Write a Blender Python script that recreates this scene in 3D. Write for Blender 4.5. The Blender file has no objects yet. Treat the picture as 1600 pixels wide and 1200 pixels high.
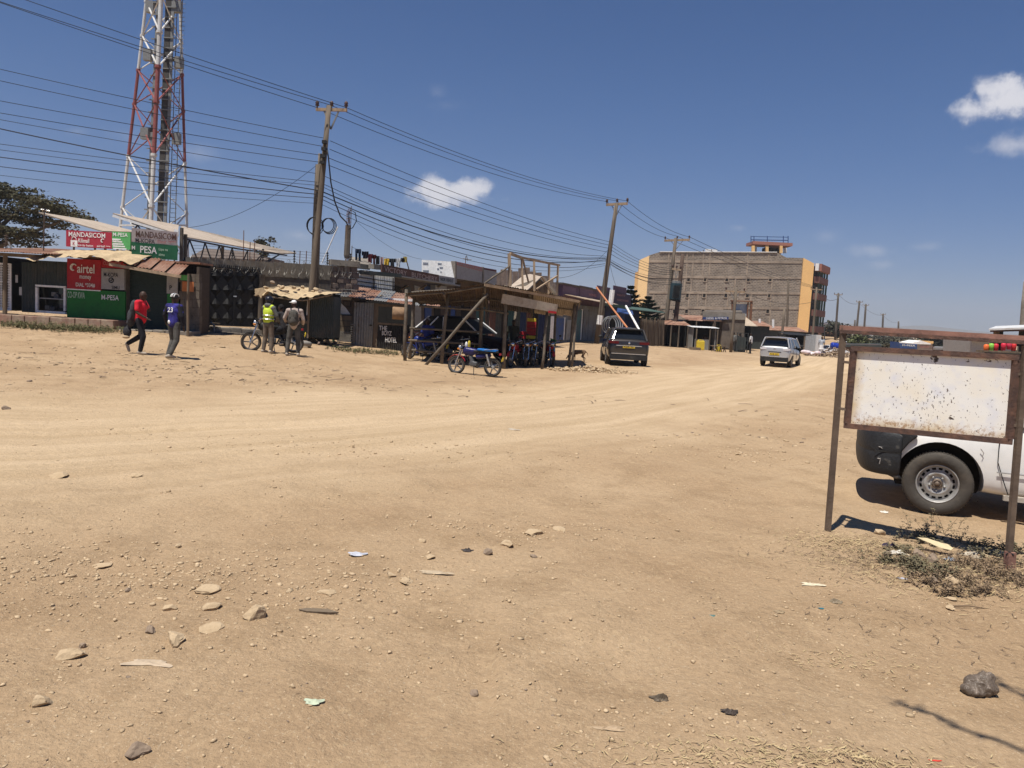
import bpy, bmesh, math, random
import numpy as np
from mathutils import Vector, Matrix
random.seed(7); rng = np.random.default_rng(7)
R = math.radians
scene = bpy.context.scene
C = scene.collection
# ---------------------------------------------------------------- camera
CAMZ, PITCH, ROLL, FPX = 1.75, R(5.13), R(3.2), 1200.0
_f = Vector((0, math.cos(PITCH), -math.sin(PITCH))); _r0 = Vector((1, 0, 0)); _u0 = Vector((0, math.sin(PITCH), math.cos(PITCH)))
_r = _r0*math.cos(ROLL) + _u0*math.sin(ROLL); _u = -_r0*math.sin(ROLL) + _u0*math.cos(ROLL)
cam = bpy.data.objects.new('camera', bpy.data.cameras.new('camera')); C.objects.link(cam)
cam.matrix_world = Matrix(((_r.x, _u.x, -_f.x, 0), (_r.y, _u.y, -_f.y, 0), (_r.z, _u.z, -_f.z, CAMZ), (0, 0, 0, 1)))
cam.data.sensor_width = 36; cam.data.lens = 36*FPX/1600; cam.data.clip_start = 0.05; cam.data.clip_end = 9000
scene.camera = cam
# ---------------------------------------------------------------- light
SH = Vector((.23, .31, -1.0)).normalized()
sun = bpy.data.objects.new('sun', bpy.data.lights.new('sun', 'SUN')); C.objects.link(sun)
sun.data.energy = 5.0; sun.data.angle = R(.55); sun.data.color = (1, .95, .87)
sun.rotation_euler = SH.to_track_quat('-Z', 'Y').to_euler(); sun.location = (0, 0, 60)
scene.view_settings.view_transform = 'Standard'; scene.view_settings.look = 'None'
scene.view_settings.exposure = 0.28; scene.view_settings.gamma = 1; scene.view_settings.use_curve_mapping = False

def ray(px, py):
    return (_r*(px-800) + _u*(600-py) + _f*FPX).normalized()
def P(px, py, Y):
    d = ray(px, py); return Vector((0, 0, CAMZ)) + d*(Y/d.y)

W = bpy.data.worlds.new('World'); scene.world = W; W.use_nodes = True
def build_world():
    nt = W.node_tree; N = nt.nodes; L = nt.links; N.clear()
    out = N.new('ShaderNodeOutputWorld'); bg = N.new('ShaderNodeBackground'); bg.inputs[1].default_value = SKY
    sky = N.new('ShaderNodeTexSky'); sky.sky_type = 'NISHITA'; sky.sun_disc = False
    sky.sun_elevation = math.asin(-SH.z); sky.sun_rotation = math.atan2(-SH.x, -SH.y)
    sky.air_density = 1.0; sky.dust_density = 0.5; sky.ozone_density = 2.6; sky.altitude = 1600
    tc = N.new('ShaderNodeTexCoord'); cur = sky.outputs[0]
    hs = N.new('ShaderNodeHueSaturation'); hs.inputs['Saturation'].default_value = 1.3; hs.inputs['Value'].default_value = 1
    L.new(cur, hs.inputs['Color']); 
    tint = N.new('ShaderNodeMix'); tint.data_type = 'RGBA'; tint.blend_type = 'MULTIPLY'; tint.inputs[0].default_value = 1
    L.new(hs.outputs[0], tint.inputs[6]); tint.inputs[7].default_value = (.86, .95, 1.13, 1); cur = tint.outputs[2]
    sz = N.new('ShaderNodeSeparateXYZ'); L.new(tc.outputs['Generated'], sz.inputs[0]); er = N.new('ShaderNodeMapRange'); er.inputs[1].default_value = -.02; er.inputs[2].default_value = .33; er.interpolation_type = 'SMOOTHERSTEP'; L.new(sz.outputs[2], er.inputs[0])
    hz = N.new('ShaderNodeMix'); hz.data_type = 'RGBA'; L.new(er.outputs[0], hz.inputs[0]); hz.inputs[6].default_value = (.80, .80, .90, 1); hz.inputs[7].default_value = (1, 1, 1, 1)   # dusty air dulls the low sky all round
    hm_ = N.new('ShaderNodeMix'); hm_.data_type = 'RGBA'; hm_.blend_type = 'MULTIPLY'; hm_.inputs[0].default_value = 1; L.new(cur, hm_.inputs[6]); L.new(hz.outputs[2], hm_.inputs[7]); cur = hm_.outputs[2]
    # small clouds, each a soft lump in its own direction
    def vm(op, a, b=None):
        n = N.new('ShaderNodeVectorMath'); n.operation = op
        if hasattr(a, 'node'): L.new(a, n.inputs[0])
        else: n.inputs[0].default_value = a
        if b is not None:
            if hasattr(b, 'node'): L.new(b, n.inputs[1])
            else: n.inputs[1].default_value = b
        return n
    def mt(op, a, b=None, c=None):
        n = N.new('ShaderNodeMath'); n.operation = op
        for i, v in enumerate((a, b, c)):
            if v is None: continue
            if hasattr(v, 'node'): L.new(v, n.inputs[i])
            else: n.inputs[i].default_value = v
        return n.outputs[0]
    noi = N.new('ShaderNodeTexNoise'); noi.inputs['Scale'].default_value = 26; noi.inputs['Detail'].default_value = 7; noi.inputs['Roughness'].default_value = .62
    L.new(tc.outputs['Generated'], noi.inputs['Vector'])
    noi2 = N.new('ShaderNodeTexNoise'); noi2.inputs['Scale'].default_value = 60; noi2.inputs['Detail'].default_value = 5
    L.new(tc.outputs['Generated'], noi2.inputs['Vector'])
    nv = mt('SUBTRACT', noi.outputs[0], .5)
    lumps = [ # px,py,half width px,half height px,strength, softness
        (688, 302, 44, 20, 1.0, .55), (726, 297, 34, 19, 1.0, .55), (676, 292, 20, 18, .9, .6), (752, 292, 18, 14, .8, .7), (706, 312, 60, 10, .6, .8),
        (1560, 160, 48, 24, 1.0, .55), (1530, 172, 34, 18, .8, .7), (1546, 140, 26, 16, .9, .6), (1596, 152, 26, 22, .9, .6),
        (1588, 226, 34, 18, .6, .9), (1362, 390, 26, 9, .34, 1.2), (1450, 385, 22, 7, .2, 1.2), (1290, 368, 20, 10, .17, 1.4), (1155, 356, 14, 6, .2, 1.2),
        (465, 368, 22, 8, .3, 1.2), (310, 240, 26, 12, .2, 1.4), (205, 213, 26, 14, .2, 1.4), (120, 205, 16, 6, .2, 1.4), (684, 145, 14, 10, .15, 1.4), (1405, 505, 20, 9, .3, 1.2), (1475, 515, 20, 6, .22, 1.2), (1380, 414, 18, 6, .2, 1.2), (700, 165, 30, 8, .08, 1.4)]
    for (px, py, hw, hh, st, soft) in lumps:
        c = ray(px, py); rx = _r; 
        rx = (rx - c*rx.dot(c)).normalized(); ux = rx.cross(c)*-1; ux = c.cross(rx)*-1 if c.cross(rx).z > 0 else c.cross(rx)
        ux = rx.cross(c); 
        a = vm('DOT_PRODUCT', tc.outputs['Generated'], tuple(rx/(hw/FPX))).outputs['Value']
        b = vm('DOT_PRODUCT', tc.outputs['Generated'], tuple(ux/(hh/FPX))).outputs['Value']
        fr = vm('DOT_PRODUCT', tc.outputs['Generated'], tuple(c)).outputs['Value']
        d = mt('SQRT', mt('ADD', mt('MULTIPLY', a, a), mt('MULTIPLY', b, b)))
        v = mt('ADD', mt('SUBTRACT', 1.0, d), mt('MULTIPLY', nv, 2.6))
        v = mt('ADD', v, mt('MULTIPLY', mt('SUBTRACT', noi2.outputs[0], .5), .8))
        mr = N.new('ShaderNodeMapRange'); mr.interpolation_type = 'SMOOTHSTEP'; L.new(v, mr.inputs[0])
        mr.inputs[1].default_value = -.25*soft; mr.inputs[2].default_value = 1.0*soft+.25; mr.inputs[4].default_value = st
        fac = mt('MULTIPLY', mr.outputs[0], mt('GREATER_THAN', fr, .8))
        mx = N.new('ShaderNodeMix'); mx.data_type = 'RGBA'; L.new(fac, mx.inputs[0]); L.new(cur, mx.inputs[6])
        k = .66/SKY; mx.inputs[7].default_value = (k*.93, k*.93, k, 1); cur = mx.outputs[2]
    L.new(cur, bg.inputs[0]); L.new(bg.outputs[0], out.inputs[0])
SKY = .056; HAZE = .00028
build_world()

# ---------------------------------------------------------------- materials
_m = {}
def M(name, col, rough=.85, metal=0, col2=None, s2=2.5, lo=.45, hi=.6, var=.14, vs=9, bump=.25, bs=45, spec=.3, coat=0, stretch=None, bd=.02):
    if name in _m: return _m[name]
    m = bpy.data.materials.new(name); m.use_nodes = True; nt = m.node_tree; N = nt.nodes; L = nt.links
    b = N['Principled BSDF']; b.inputs['Roughness'].default_value = rough; b.inputs['Metallic'].default_value = metal
    b.inputs['Specular IOR Level'].default_value = spec; b.inputs['Coat Weight'].default_value = coat; b.inputs['Coat Roughness'].default_value = .08
    tc = N.new('ShaderNodeTexCoord'); vec = tc.outputs['Object']
    if stretch:
        mp = N.new('ShaderNodeMapping'); mp.inputs['Scale'].default_value = stretch; L.new(vec, mp.inputs[0]); vec = mp.outputs[0]
    def noise(s, d=6, r=.6):
        n = N.new('ShaderNodeTexNoise'); n.inputs['Scale'].default_value = s; n.inputs['Detail'].default_value = d; n.inputs['Roughness'].default_value = r
        L.new(vec, n.inputs['Vector']); return n.outputs[0]
    rgb = N.new('ShaderNodeRGB'); rgb.outputs[0].default_value = (*col, 1); cur = rgb.outputs[0]
    if col2:
        mr = N.new('ShaderNodeMapRange'); mr.inputs[1].default_value = lo; mr.inputs[2].default_value = hi; L.new(noise(s2, 8, .65), mr.inputs[0])
        mx = N.new('ShaderNodeMix'); mx.data_type = 'RGBA'; L.new(mr.outputs[0], mx.inputs[0]); L.new(cur, mx.inputs[6]); mx.inputs[7].default_value = (*col2, 1); cur = mx.outputs[2]
    if var:
        mr = N.new('ShaderNodeMapRange'); mr.inputs[1].default_value = .3; mr.inputs[2].default_value = .7; mr.inputs[3].default_value = 1-var; mr.inputs[4].default_value = 1+var
        L.new(noise(vs), mr.inputs[0])
        mx = N.new('ShaderNodeMix'); mx.data_type = 'RGBA'; mx.blend_type = 'MULTIPLY'; mx.inputs[0].default_value = 1; L.new(cur, mx.inputs[6]); L.new(mr.outputs[0], mx.inputs[7]); cur = mx.outputs[2]
    L.new(cur, b.inputs['Base Color'])
    if bump:
        bp = N.new('ShaderNodeBump'); bp.inputs['Strength'].default_value = bump; bp.inputs['Distance'].default_value = bd
        L.new(noise(bs, 5), bp.inputs['Height']); L.new(bp.outputs[0], b.inputs['Normal'])
    _m[name] = m; return m
DUST = (.42, .30, .18)
mDarkGood = None
mRust = M('rusty_iron', (.16, .075, .045), .8, .2, (.27, .14, .08), 3, .4, .65)
mRustRoof = M('rusty_roof_sheet', (.34, .21, .15), .8, .1, (.22, .10, .06), 1.2, .42, .62)
mTin = M('grey_tin', (.28, .28, .27), .6, .35, (.20, .14, .10), 1.5, .55, .75)
mTinDark = M('dark_painted_tin', (.045, .055, .052), .65, .1, (.09, .08, .065), 1.6, .5, .75)
mTinGreen = M('dark_green_tin', (.025, .05, .035), .65, .1, (.07, .06, .05), 1.6, .55, .8)
mTinWhite = M('white_tin', (.62, .62, .61), .6, .1, (.45, .38, .3), 1.5, .55, .8)
mBlack = M('black_paint', (.018, .018, .018), .6, 0, (.06, .055, .045), 2, .5, .8)
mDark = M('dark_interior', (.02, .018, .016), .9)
mWood = M('weathered_wood', (.20, .15, .10), .9, 0, (.11, .085, .06), 4, .4, .65, bump=.5, stretch=(1, 1, .25))
mWoodPale = M('pale_raw_wood', (.36, .26, .17), .85, 0, (.22, .16, .11), 4, .45, .7, bump=.4, stretch=(1, 1, .25))
mWoodOld = M('grey_pole_wood', (.17, .135, .10), .9, 0, (.10, .08, .06), 3, .42, .62, bump=.6, stretch=(1, 1, .12))
mCloth = M('beige_sackcloth', (.50, .38, .23), .95, 0, (.38, .28, .17), 2.5, .4, .65, bump=.5, bs=20)
mCanopy = M('beige_canopy_sheet', (.46, .38, .30), .8, .05, (.36, .29, .22), 1.5, .4, .7)
mConc = M('grey_concrete', (.27, .24, .20), .92, 0, (.19, .165, .135), 1.5, .4, .65, bump=.5)
mConcDark = M('dark_stained_concrete', (.15, .125, .10), .92, 0, (.09, .075, .06), 1.5, .4, .65, bump=.5)
mStone = M('quarry_stone', (.20, .15, .12), .95, 0, (.12, .09, .075), 3, .4, .65, bump=.8, bs=12)
mPlinth = M('red_oxide_plinth', (.26, .15, .11), .9, 0, (.33, .25, .18), 2, .42, .62, bump=.4)
mRed = M('red_paint', (.38, .018, .025), .6, 0, (.28, .03, .03), 2, .5, .8)
mRedSign = M('crimson_sign_face', (.36, .03, .05), .6, 0, var=.08)
mGreen = M('green_paint', (.015, .16, .025), .6, 0, (.02, .11, .025), 2, .45, .8)
mGreenPale = M('light_green_sign_face', (.10, .38, .12), .6, var=.08)
mGreenDark = M('dark_green_sign_face', (.02, .13, .06), .6, var=.1)
mWhiteP = M('white_paint', (.80, .79, .76), .6, 0, (.55, .5, .44), 2, .55, .8)
mGreyP = M('grey_sign_face', (.33, .32, .31), .6, 0, (.26, .24, .22), 2, .5, .8)
mTextW = M('white_lettering', (.75, .74, .72), .7, bump=0)
mTextPink = M('pink_lettering', (.42, .18, .17), .7, bump=0)
mTextK = M('black_lettering', (.02, .02, .025), .7, bump=0)
mTextG = M('pale_green_lettering', (.45, .6, .45), .7, bump=0)
mBrownFas = M('brown_fascia', (.12, .06, .045), .8, 0, (.08, .05, .04), 2)
mTyre = M('tyre_rubber', (.028, .027, .025), .85, 0, (.11, .085, .06), 4, .45, .85, bump=.3)
mTyreDust = M('dusty_tyre_rubber', (.065, .057, .048), .85, 0, (.12, .095, .07), 3, .45, .8, bump=.3, bs=25)
mChrome = M('chrome', (.6, .6, .6), .25, .9, bump=0)
mSteel = M('steel_wheel', (.42, .41, .39), .5, .5, (.2, .15, .11), 8, .5, .75, bump=.1)
mGlassDk = M('dark_car_glass', (.012, .014, .016), .06, 0, spec=.6, var=0, bump=0)
mGlass = M('window_glass', (.035, .04, .04), .08, 0, spec=.6, var=0, bump=0)
mWire = M('cable_black', (.02, .02, .022), .6, bump=0)
mBluePaint = M('blue_door_paint', (.03, .07, .22), .6, 0, (.05, .08, .16), 2)
mTeal = M('teal_door_paint', (.05, .14, .14), .6, 0, (.06, .1, .1), 2)
mPurple = M('purple_parapet', (.13, .075, .12), .8, 0, (.09, .06, .08), 2)
mBlueGrey = M('grey_blue_wall', (.17, .18, .19), .85, 0, (.13, .12, .11), 1.5)
mOrangeWall = M('orange_render', (.84, .53, .22), .85, 0, (.78, .48, .20), .3, .4, .7, bump=.05)
mPinkBand = M('faded_red_band', (.34, .15, .11), .85, bump=.05)
mBag = M('dark_fabric', (.03, .03, .032), .9)
mSkin = M('dark_skin', (.05, .026, .016), .55, var=.05, bump=0)
mStick = M('brown_steel_post', (.13, .095, .07), .7, .2, (.19, .14, .10), 6, .4, .7)

# ---------------------------------------------------------------- mesh helper
class MB:
    def __init__(s): s.v = []; s.f = []; s.smooth = False
    def add(s, vs, fs):
        o = len(s.v); s.v += [tuple(v) for v in vs]; s.f += [tuple(i+o for i in f) for f in fs]; return s
    def obox(s, c, ax, ay, az):  # centre + half-axis vectors
        c = Vector(c); ax, ay, az = Vector(ax), Vector(ay), Vector(az)
        if ax.cross(ay).dot(az) < 0: ax = -ax
        vs = [c+ax*i+ay*j+az*k for k in (-1, 1) for j in (-1, 1) for i in (-1, 1)]
        return s.add(vs, [(0, 2, 3, 1), (4, 5, 7, 6), (0, 1, 5, 4), (2, 6, 7, 3), (0, 4, 6, 2), (1, 3, 7, 5)])
    def box(s, x0, y0, z0, x1, y1, z1):
        return s.obox(((x0+x1)/2, (y0+y1)/2, (z0+z1)/2), (abs(x1-x0)/2, 0, 0), (0, abs(y1-y0)/2, 0), (0, 0, abs(z1-z0)/2))
    def beam(s, p, q, w, h=None, up=(0, 0, 1)):
        p, q = Vector(p), Vector(q); h = h or w; d = (q-p); l = d.length
        if l < 1e-6: return s
        d /= l; u = Vector(up)
        if abs(d.dot(u)) > .98: u = Vector((0, 1, 0))
        a = d.cross(u).normalized(); b = a.cross(d)
        return s.obox((p+q)/2, a*(w/2), d*(l/2), b*(h/2))
    def tube(s, pts, r, n=8, cap=True, wob=0):
        pts = [Vector(p) for p in pts]; k = len(pts); rs = r if isinstance(r, (list, tuple)) else [r]*k
        o = len(s.v); prev = None
        for i, p in enumerate(pts):
            d = (pts[min(i+1, k-1)] - pts[max(i-1, 0)])
            if d.length < 1e-9: d = Vector((0, 0, 1))
            d.normalize()
            if prev is None:
                u = Vector((0, 0, 1)) if abs(d.z) < .9 else Vector((1, 0, 0)); a = d.cross(u).normalized()
            else: a = (prev - d*prev.dot(d)).normalized()
            prev = a; b = d.cross(a)
            for j in range(n):
                t = 2*math.pi*j/n; rr = rs[i]*(1+wob*random.uniform(-1, 1)); q = p + a*math.cos(t)*rr + b*math.sin(t)*rr; s.v.append(tuple(q))
        for i in range(k-1):
            for j in range(n):
                j2 = (j+1) % n; s.f.append((o+i*n+j, o+i*n+j2, o+(i+1)*n+j2, o+(i+1)*n+j))
        if cap:
            s.f.append(tuple(o+j for j in reversed(range(n)))); s.f.append(tuple(o+(k-1)*n+j for j in range(n)))
        return s
    def caps(s, p, q, r1, r2, n=10):
        p, q = Vector(p), Vector(q); d = (q-p).normalized() if (q-p).length > 1e-6 else Vector((0, 0, 1))
        pts = [p-d*r1*.98, p-d*r1*.8, p-d*r1*.45, p, q, q+d*r2*.45, q+d*r2*.8, q+d*r2*.98]
        return s.tube(pts, [r1*.2, r1*.6, r1*.89, r1, r2, r2*.89, r2*.6, r2*.2], n)
    def ell(s, c, rad, n=12, m=8, rot=None):
        c = Vector(c); o = len(s.v)
        for i in range(m+1):
            ph = math.pi*i/m
            for j in range(n):
                t = 2*math.pi*j/n; v = Vector((rad[0]*math.sin(ph)*math.cos(t), rad[1]*math.sin(ph)*math.sin(t), rad[2]*math.cos(ph)))
                if rot: v = rot @ v
                s.v.append(tuple(c+v))
        for i in range(m):
            for j in range(n):
                j2 = (j+1) % n; s.f.append((o+i*n+j, o+(i+1)*n+j, o+(i+1)*n+j2, o+i*n+j2))
        return s
    def lathe(s, c, axis, prof, n=32):  # prof: (radius, offset along axis)
        c = Vector(c); ax = Vector(axis).normalized(); u = Vector((0, 0, 1)) if abs(ax.z) < .9 else Vector((1, 0, 0))
        a = ax.cross(u).normalized(); b = ax.cross(a); o = len(s.v); k = len(prof)
        for (r, h) in prof:
            for j in range(n):
                t = 2*math.pi*j/n; s.v.append(tuple(c + ax*h + (a*math.cos(t)+b*math.sin(t))*r))
        for i in range(k-1):
            for j in range(n):
                j2 = (j+1) % n; s.f.append((o+i*n+j, o+i*n+j2, o+(i+1)*n+j2, o+(i+1)*n+j))
        return s
    def slab(s, pts, th, nrm=None):  # closed polygon (world points) with thickness
        pts = [Vector(p) for p in pts]; k = len(pts)
        nn = Vector(nrm) if nrm is not None else (pts[1]-pts[0]).cross(pts[-1]-pts[0]).normalized()
        q = [p - nn*th for p in pts]
        return s.add(pts+q, [tuple(range(k)), tuple(reversed(range(k, 2*k)))] + [(i, i+k, (i+1) % k + k, (i+1) % k) for i in range(k)])
    def corr(s, o, u, v, amp=.012, pitch=.076, th=.004, sag=0, jit=0):  # corrugated sheet: ridges run along v
        o, u, v = Vector(o), Vector(u), Vector(v); L_ = u.length; n = max(4, int(L_/pitch*4)); ud = u/L_; nn = ud.cross(v.normalized()).normalized()
        vs = []; m = 3
        for i in range(n+1):
            h = amp*math.sin(2*math.pi*i/4*1.0) if n > 4 else 0
            for k in range(m+1):
                t = k/m
                vs.append(o + u*(i/n) + v*t + nn*(h - sag*math.sin(math.pi*t)*1.0 + jit*math.sin(i*.37+t*5)))
        fs = [(i*(m+1)+k, (i+1)*(m+1)+k, (i+1)*(m+1)+k+1, i*(m+1)+k+1) for i in range(n) for k in range(m)]
        return s.add(vs, fs)
    def mesh(s, name, mat, off=Vector((0, 0, 0))):
        me = bpy.data.meshes.new(name); me.from_pydata([(v[0]-off[0], v[1]-off[1], v[2]-off[2]) for v in s.v], [], s.f)
        if mat: me.materials.append(mat)
        if s.smooth:
            me.polygons.foreach_set('use_smooth', [True]*len(me.polygons))
        me.update(); return me
    def build(s, name, mat, parent=None, world=True):
        off = Vector((0, 0, 0))
        if world:
            if parent is not None: off = wloc(parent)
        o = bpy.data.objects.new(name, s.mesh(name, mat, off)); C.objects.link(o)
        if parent is not None: o.parent = parent
        return o
    def sm(s): s.smooth = True; return s
def wloc(o):
    v = Vector(o.location)
    while o.parent: o = o.parent; v += Vector(o.location)
    return v
def tag(o, label, cat, group=None):
    o['label'] = label; o['category'] = cat
    if group: o['group'] = group
    return o
def T(name, label, cat, loc, rz=0, group=None, s=1):
    o = bpy.data.objects.new(name, None); C.objects.link(o); o.location = Vector(loc); o.rotation_euler = (0, 0, rz); o.scale = (s, s, s); o.empty_display_size = .3
    return tag(o, label, cat, group)
def single(mb, name, mat, base, label, cat, group=None):   # one-mesh thing whose origin is its base; vertices given in world space
    base = Vector(base); o = bpy.data.objects.new(name, mb.mesh(name, mat, base)); C.objects.link(o); o.location = base
    return tag(o, label, cat, group)
def kind(o, k): o['kind'] = k; return o
def dup(root, loc, rz=None, label=None, group=None, s=None):
    r = root.copy(); C.objects.link(r); r.location = Vector(loc)
    if rz is not None: r.rotation_euler = (0, 0, rz)
    if s: r.scale = (s, s, s)
    if label: r['label'] = label
    if group: r['group'] = group
    for ch in root.children:
        c = ch.copy(); C.objects.link(c); c.parent = r
        for g in ch.children:
            d = g.copy(); C.objects.link(d); d.parent = c
    return r
def bevel(o, w=.01, seg=2):
    m = o.modifiers.new('bevel', 'BEVEL'); m.width = w; m.segments = seg; m.limit_method = 'ANGLE'; return o
def evalmesh(o):
    bpy.context.view_layer.update(); dg = bpy.context.evaluated_depsgraph_get(); return bpy.data.meshes.new_from_object(o.evaluated_get(dg))
def baked(mb, mods, name, mat, parent=None, smooth=True):   # local coords; mods(o) adds modifiers, result is baked
    t = bpy.data.objects.new('tmp', mb.mesh('tmp', mat)); C.objects.link(t); mods(t); me = evalmesh(t); bpy.data.objects.remove(t)
    me.name = name
    if not me.materials: me.materials.append(mat)
    me.polygons.foreach_set('use_smooth', [smooth]*len(me.polygons))
    o = bpy.data.objects.new(name, me); C.objects.link(o)
    if parent is not None: o.parent = parent
    return o
def remeshed(mb, name, mat, parent, vox=.012, sm=3):
    def mods(t):
        r = t.modifiers.new('r', 'REMESH'); r.mode = 'VOXEL'; r.voxel_size = vox; r.use_smooth_shade = True
        q = t.modifiers.new('s', 'SMOOTH'); q.iterations = sm; q.factor = .5
    return baked(mb, mods, name, mat, parent)
def text(s, o, u, up, h, w, mat, parent, name='lettering', th=.004, world=True):  # o = lower-left corner, h cap height, w fitted width
    cu = bpy.data.curves.new('t', 'FONT'); cu.body = s; cu.size = 1; cu.extrude = 0; cu.resolution_u = 3; cu.offset = .012
    t = bpy.data.objects.new('t', cu); C.objects.link(t); me = evalmesh(t); bpy.data.objects.remove(t)
    n = len(me.vertices); co = np.empty(n*3); me.vertices.foreach_get('co', co); co = co.reshape(-1, 3)
    x0, x1 = co[:, 0].min(), co[:, 0].max(); y0, y1 = co[:, 1].min(), co[:, 1].max()
    u = Vector(u).normalized(); up = Vector(up).normalized(); nn = u.cross(up); off = wloc(parent) if (parent is not None and world) else Vector((0, 0, 0))
    faces = [tuple(p.vertices) for p in me.polygons]
    pts = [Vector(o)-off + u*((c[0]-x0)/(x1-x0)*w) + up*((c[1]-y0)/(y1-y0)*h) + nn*th for c in co]
    m2 = bpy.data.meshes.new(name); m2.from_pydata([tuple(p) for p in pts], [], faces); m2.materials.append(mat)
    ob = bpy.data.objects.new(name, m2); C.objects.link(ob)
    if parent is not None: ob.parent = parent
    return ob
# vertical facade plane through two pixel columns at given depths
class Pl:
    def __init__(s, xa, Ya, xb, Yb, yref=470):
        a, b = P(xa, yref, Ya), P(xb, yref, Yb); s.a = Vector((a.x, a.y, 0)); d = Vector((b.x-a.x, b.y-a.y, 0)); s.L = d.length; s.u = d/s.L
        s.n = Vector((s.u.y, -s.u.x, 0))     # toward the camera
    def uz(s, px, py):
        d = ray(px, py); o = Vector((0, 0, CAMZ)); t = (s.a-o).dot(s.n)/d.dot(s.n); q = o+d*t
        return (q-s.a).dot(s.u), q.z
    def pt(s, u, z, off=0): return s.a + s.u*u + Vector((0, 0, z)) + s.n*off
    def rect(s, x0, y0, x1, y1):
        ym, xm = (y0+y1)/2, (x0+x1)/2
        return s.uz(x0, ym)[0], s.uz(x1, ym)[0], s.uz(xm, y1)[1], s.uz(xm, y0)[1]   # u0,u1,z0,z1
    def slabp(s, mb, x0, y0, x1, y1, front, back):
        u0, u1, z0, z1 = s.rect(x0, y0, x1, y1); return s.boxu(mb, u0, u1, z0, z1, front, back)
    def boxu(s, mb, u0, u1, z0, z1, front, back):
        return mb.obox(s.pt((u0+u1)/2, (z0+z1)/2, (front+back)/2), s.u*(abs(u1-u0)/2), s.n*(abs(front-back)/2), (0, 0, abs(z1-z0)/2))
    def text(s, t, x0, y0, x1, y1, mat, parent, off=.01, name='lettering'):
        u0, u1, z0, z1 = s.rect(x0, y0, x1, y1); return text(t, s.pt(u0, z0, off), s.u, (0, 0, 1), z1-z0, u1-u0, mat, parent, name)
    def corr(s, mb, x0, y0, x1, y1, off=0, amp=.012, pitch=.076):
        u0, u1, z0, z1 = s.rect(x0, y0, x1, y1); return mb.corr(s.pt(u0, z0, off), s.u*(u1-u0), (0, 0, z1-z0), amp, pitch)

# ---------------------------------------------------------------- terrain
_cp = [(225, 555, 21), (275, 560, 20.5), (430, 560, 24), (470, 560, 24), (20, 520, 25), (0, 504, 27), (200, 516, 27), (150, 512, 28.5), (310, 520, 28), (365, 512, 33), (365, 512, 36),
       (480, 531, 31), (420, 533, 30), (570, 547, 33), (520, 533, 33), (633, 564, 28.3), (690, 569, 28.2), (788, 576, 28.3), (890, 572, 31), (775, 590, 25), (720, 583, 25.5),
       (970, 571, 34.4), (905, 565, 34.5), (1220, 574, 42.8), (930, 537, 50), (880, 534, 50), (1035, 540, 68), (1150, 550, 64), (1281, 555, 70), (1250, 530, 140), (1400, 533, 260), (1320, 545, 125),
       (1462, 808, 7.7), (1290, 828, 6.85), (1576, 890, 5.97), (1500, 560, 50), (1590, 580, 30), (700, 540, 46), (600, 535, 45), (100, 480, 60), (400, 490, 60)]
_fx = [(0, -4, 0), (-6, 2, 0), (6, 2, 0), (0, 3, 0), (0, 6, 0), (-5, 8, -.02), (0, 9, -.02), (0, 13, -.04), (-8, 12, .0), (5, 16, -.12), (-6, 17, .0), (9, 26, -.25), (15, 20, -.2), (-25, 15, .05), (30, 10, 0), (9, 6, 0),
       (-60, 50, .6), (60, 60, -.3), (0, 400, .0), (-200, 300, .5), (200, 300, -.2), (0, 1500, 0), (-900, 1500, 0), (900, 1500, 0), (-30, 100, .3)]
_cw = np.array([tuple(P(*c)) for c in _cp] + [tuple(map(float, c)) for c in _fx])
def _uv(x, y): return np.arctan2(x, y+8)*1.0, np.log(np.maximum(y, -7)+8)
_cu, _cv = _uv(_cw[:, 0], _cw[:, 1])
def _kern(u, v): return np.exp(-((u[..., None]-_cu)/.13)**2 - ((v[..., None]-_cv)/.17)**2) + 1e-4*np.exp(-((u[..., None]-_cu)/.5)**2 - ((v[..., None]-_cv)/.7)**2) + 1e-12
_K = _kern(_cu, _cv); _K /= _K.sum(1, keepdims=True)
_res = _cw[:, 2].copy(); _layers = []
for _i in range(6):
    _layers.append(_res.copy()); _res = _res - _K @ _res
_lay = np.sum(_layers, axis=0)
def Hn(x, y):
    x = np.asarray(x, float); y = np.asarray(y, float); sh = x.shape; x = x.ravel(); y = y.ravel(); out = np.empty_like(x)
    for i in range(0, len(x), 60000):
        u, v = _uv(x[i:i+60000], y[i:i+60000]); K = _kern(u, v); out[i:i+60000] = (K @ _lay)/K.sum(1)
    return np.clip(out, -1.3, 1.3).reshape(sh)
def H(x, y): return float(Hn(np.array([x]), np.array([y]))[0])
def G(px, py, y0=2.0, y1=400):   # ground point seen at a pixel
    d = ray(px, py); ys = np.exp(np.linspace(math.log(y0), math.log(y1), 700)); t = ys/d.y
    z = CAMZ + d.z*t; h = Hn(d.x*t, ys); k = np.argmax(z <= h)
    return Vector((d.x*t[k], ys[k], h[k]))
def GY(px, py, Y):              # point on the ground at depth Y under this pixel column
    p = P(px, py, Y); return Vector((p.x, p.y, H(p.x, p.y)))
_perm = rng.random((257, 257))
def vnoise(x, y):
    xi = np.floor(x).astype(int); yi = np.floor(y).astype(int); fx = x-xi; fy = y-yi; fx = fx*fx*(3-2*fx); fy = fy*fy*(3-2*fy); xi %= 256; yi %= 256
    a = _perm[xi, yi]; b = _perm[xi+1, yi]; c = _perm[xi, yi+1]; d = _perm[xi+1, yi+1]
    return (a*(1-fx)+b*fx)*(1-fy) + (c*(1-fx)+d*fx)*fy
def fbm(x, y, o=4, g=.5):
    s = 0; a = 1; t = 0
    for i in range(o): s = s + a*vnoise(x*2**i+17*i, y*2**i+31*i); t += a; a *= g
    return s/t - .5
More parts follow.
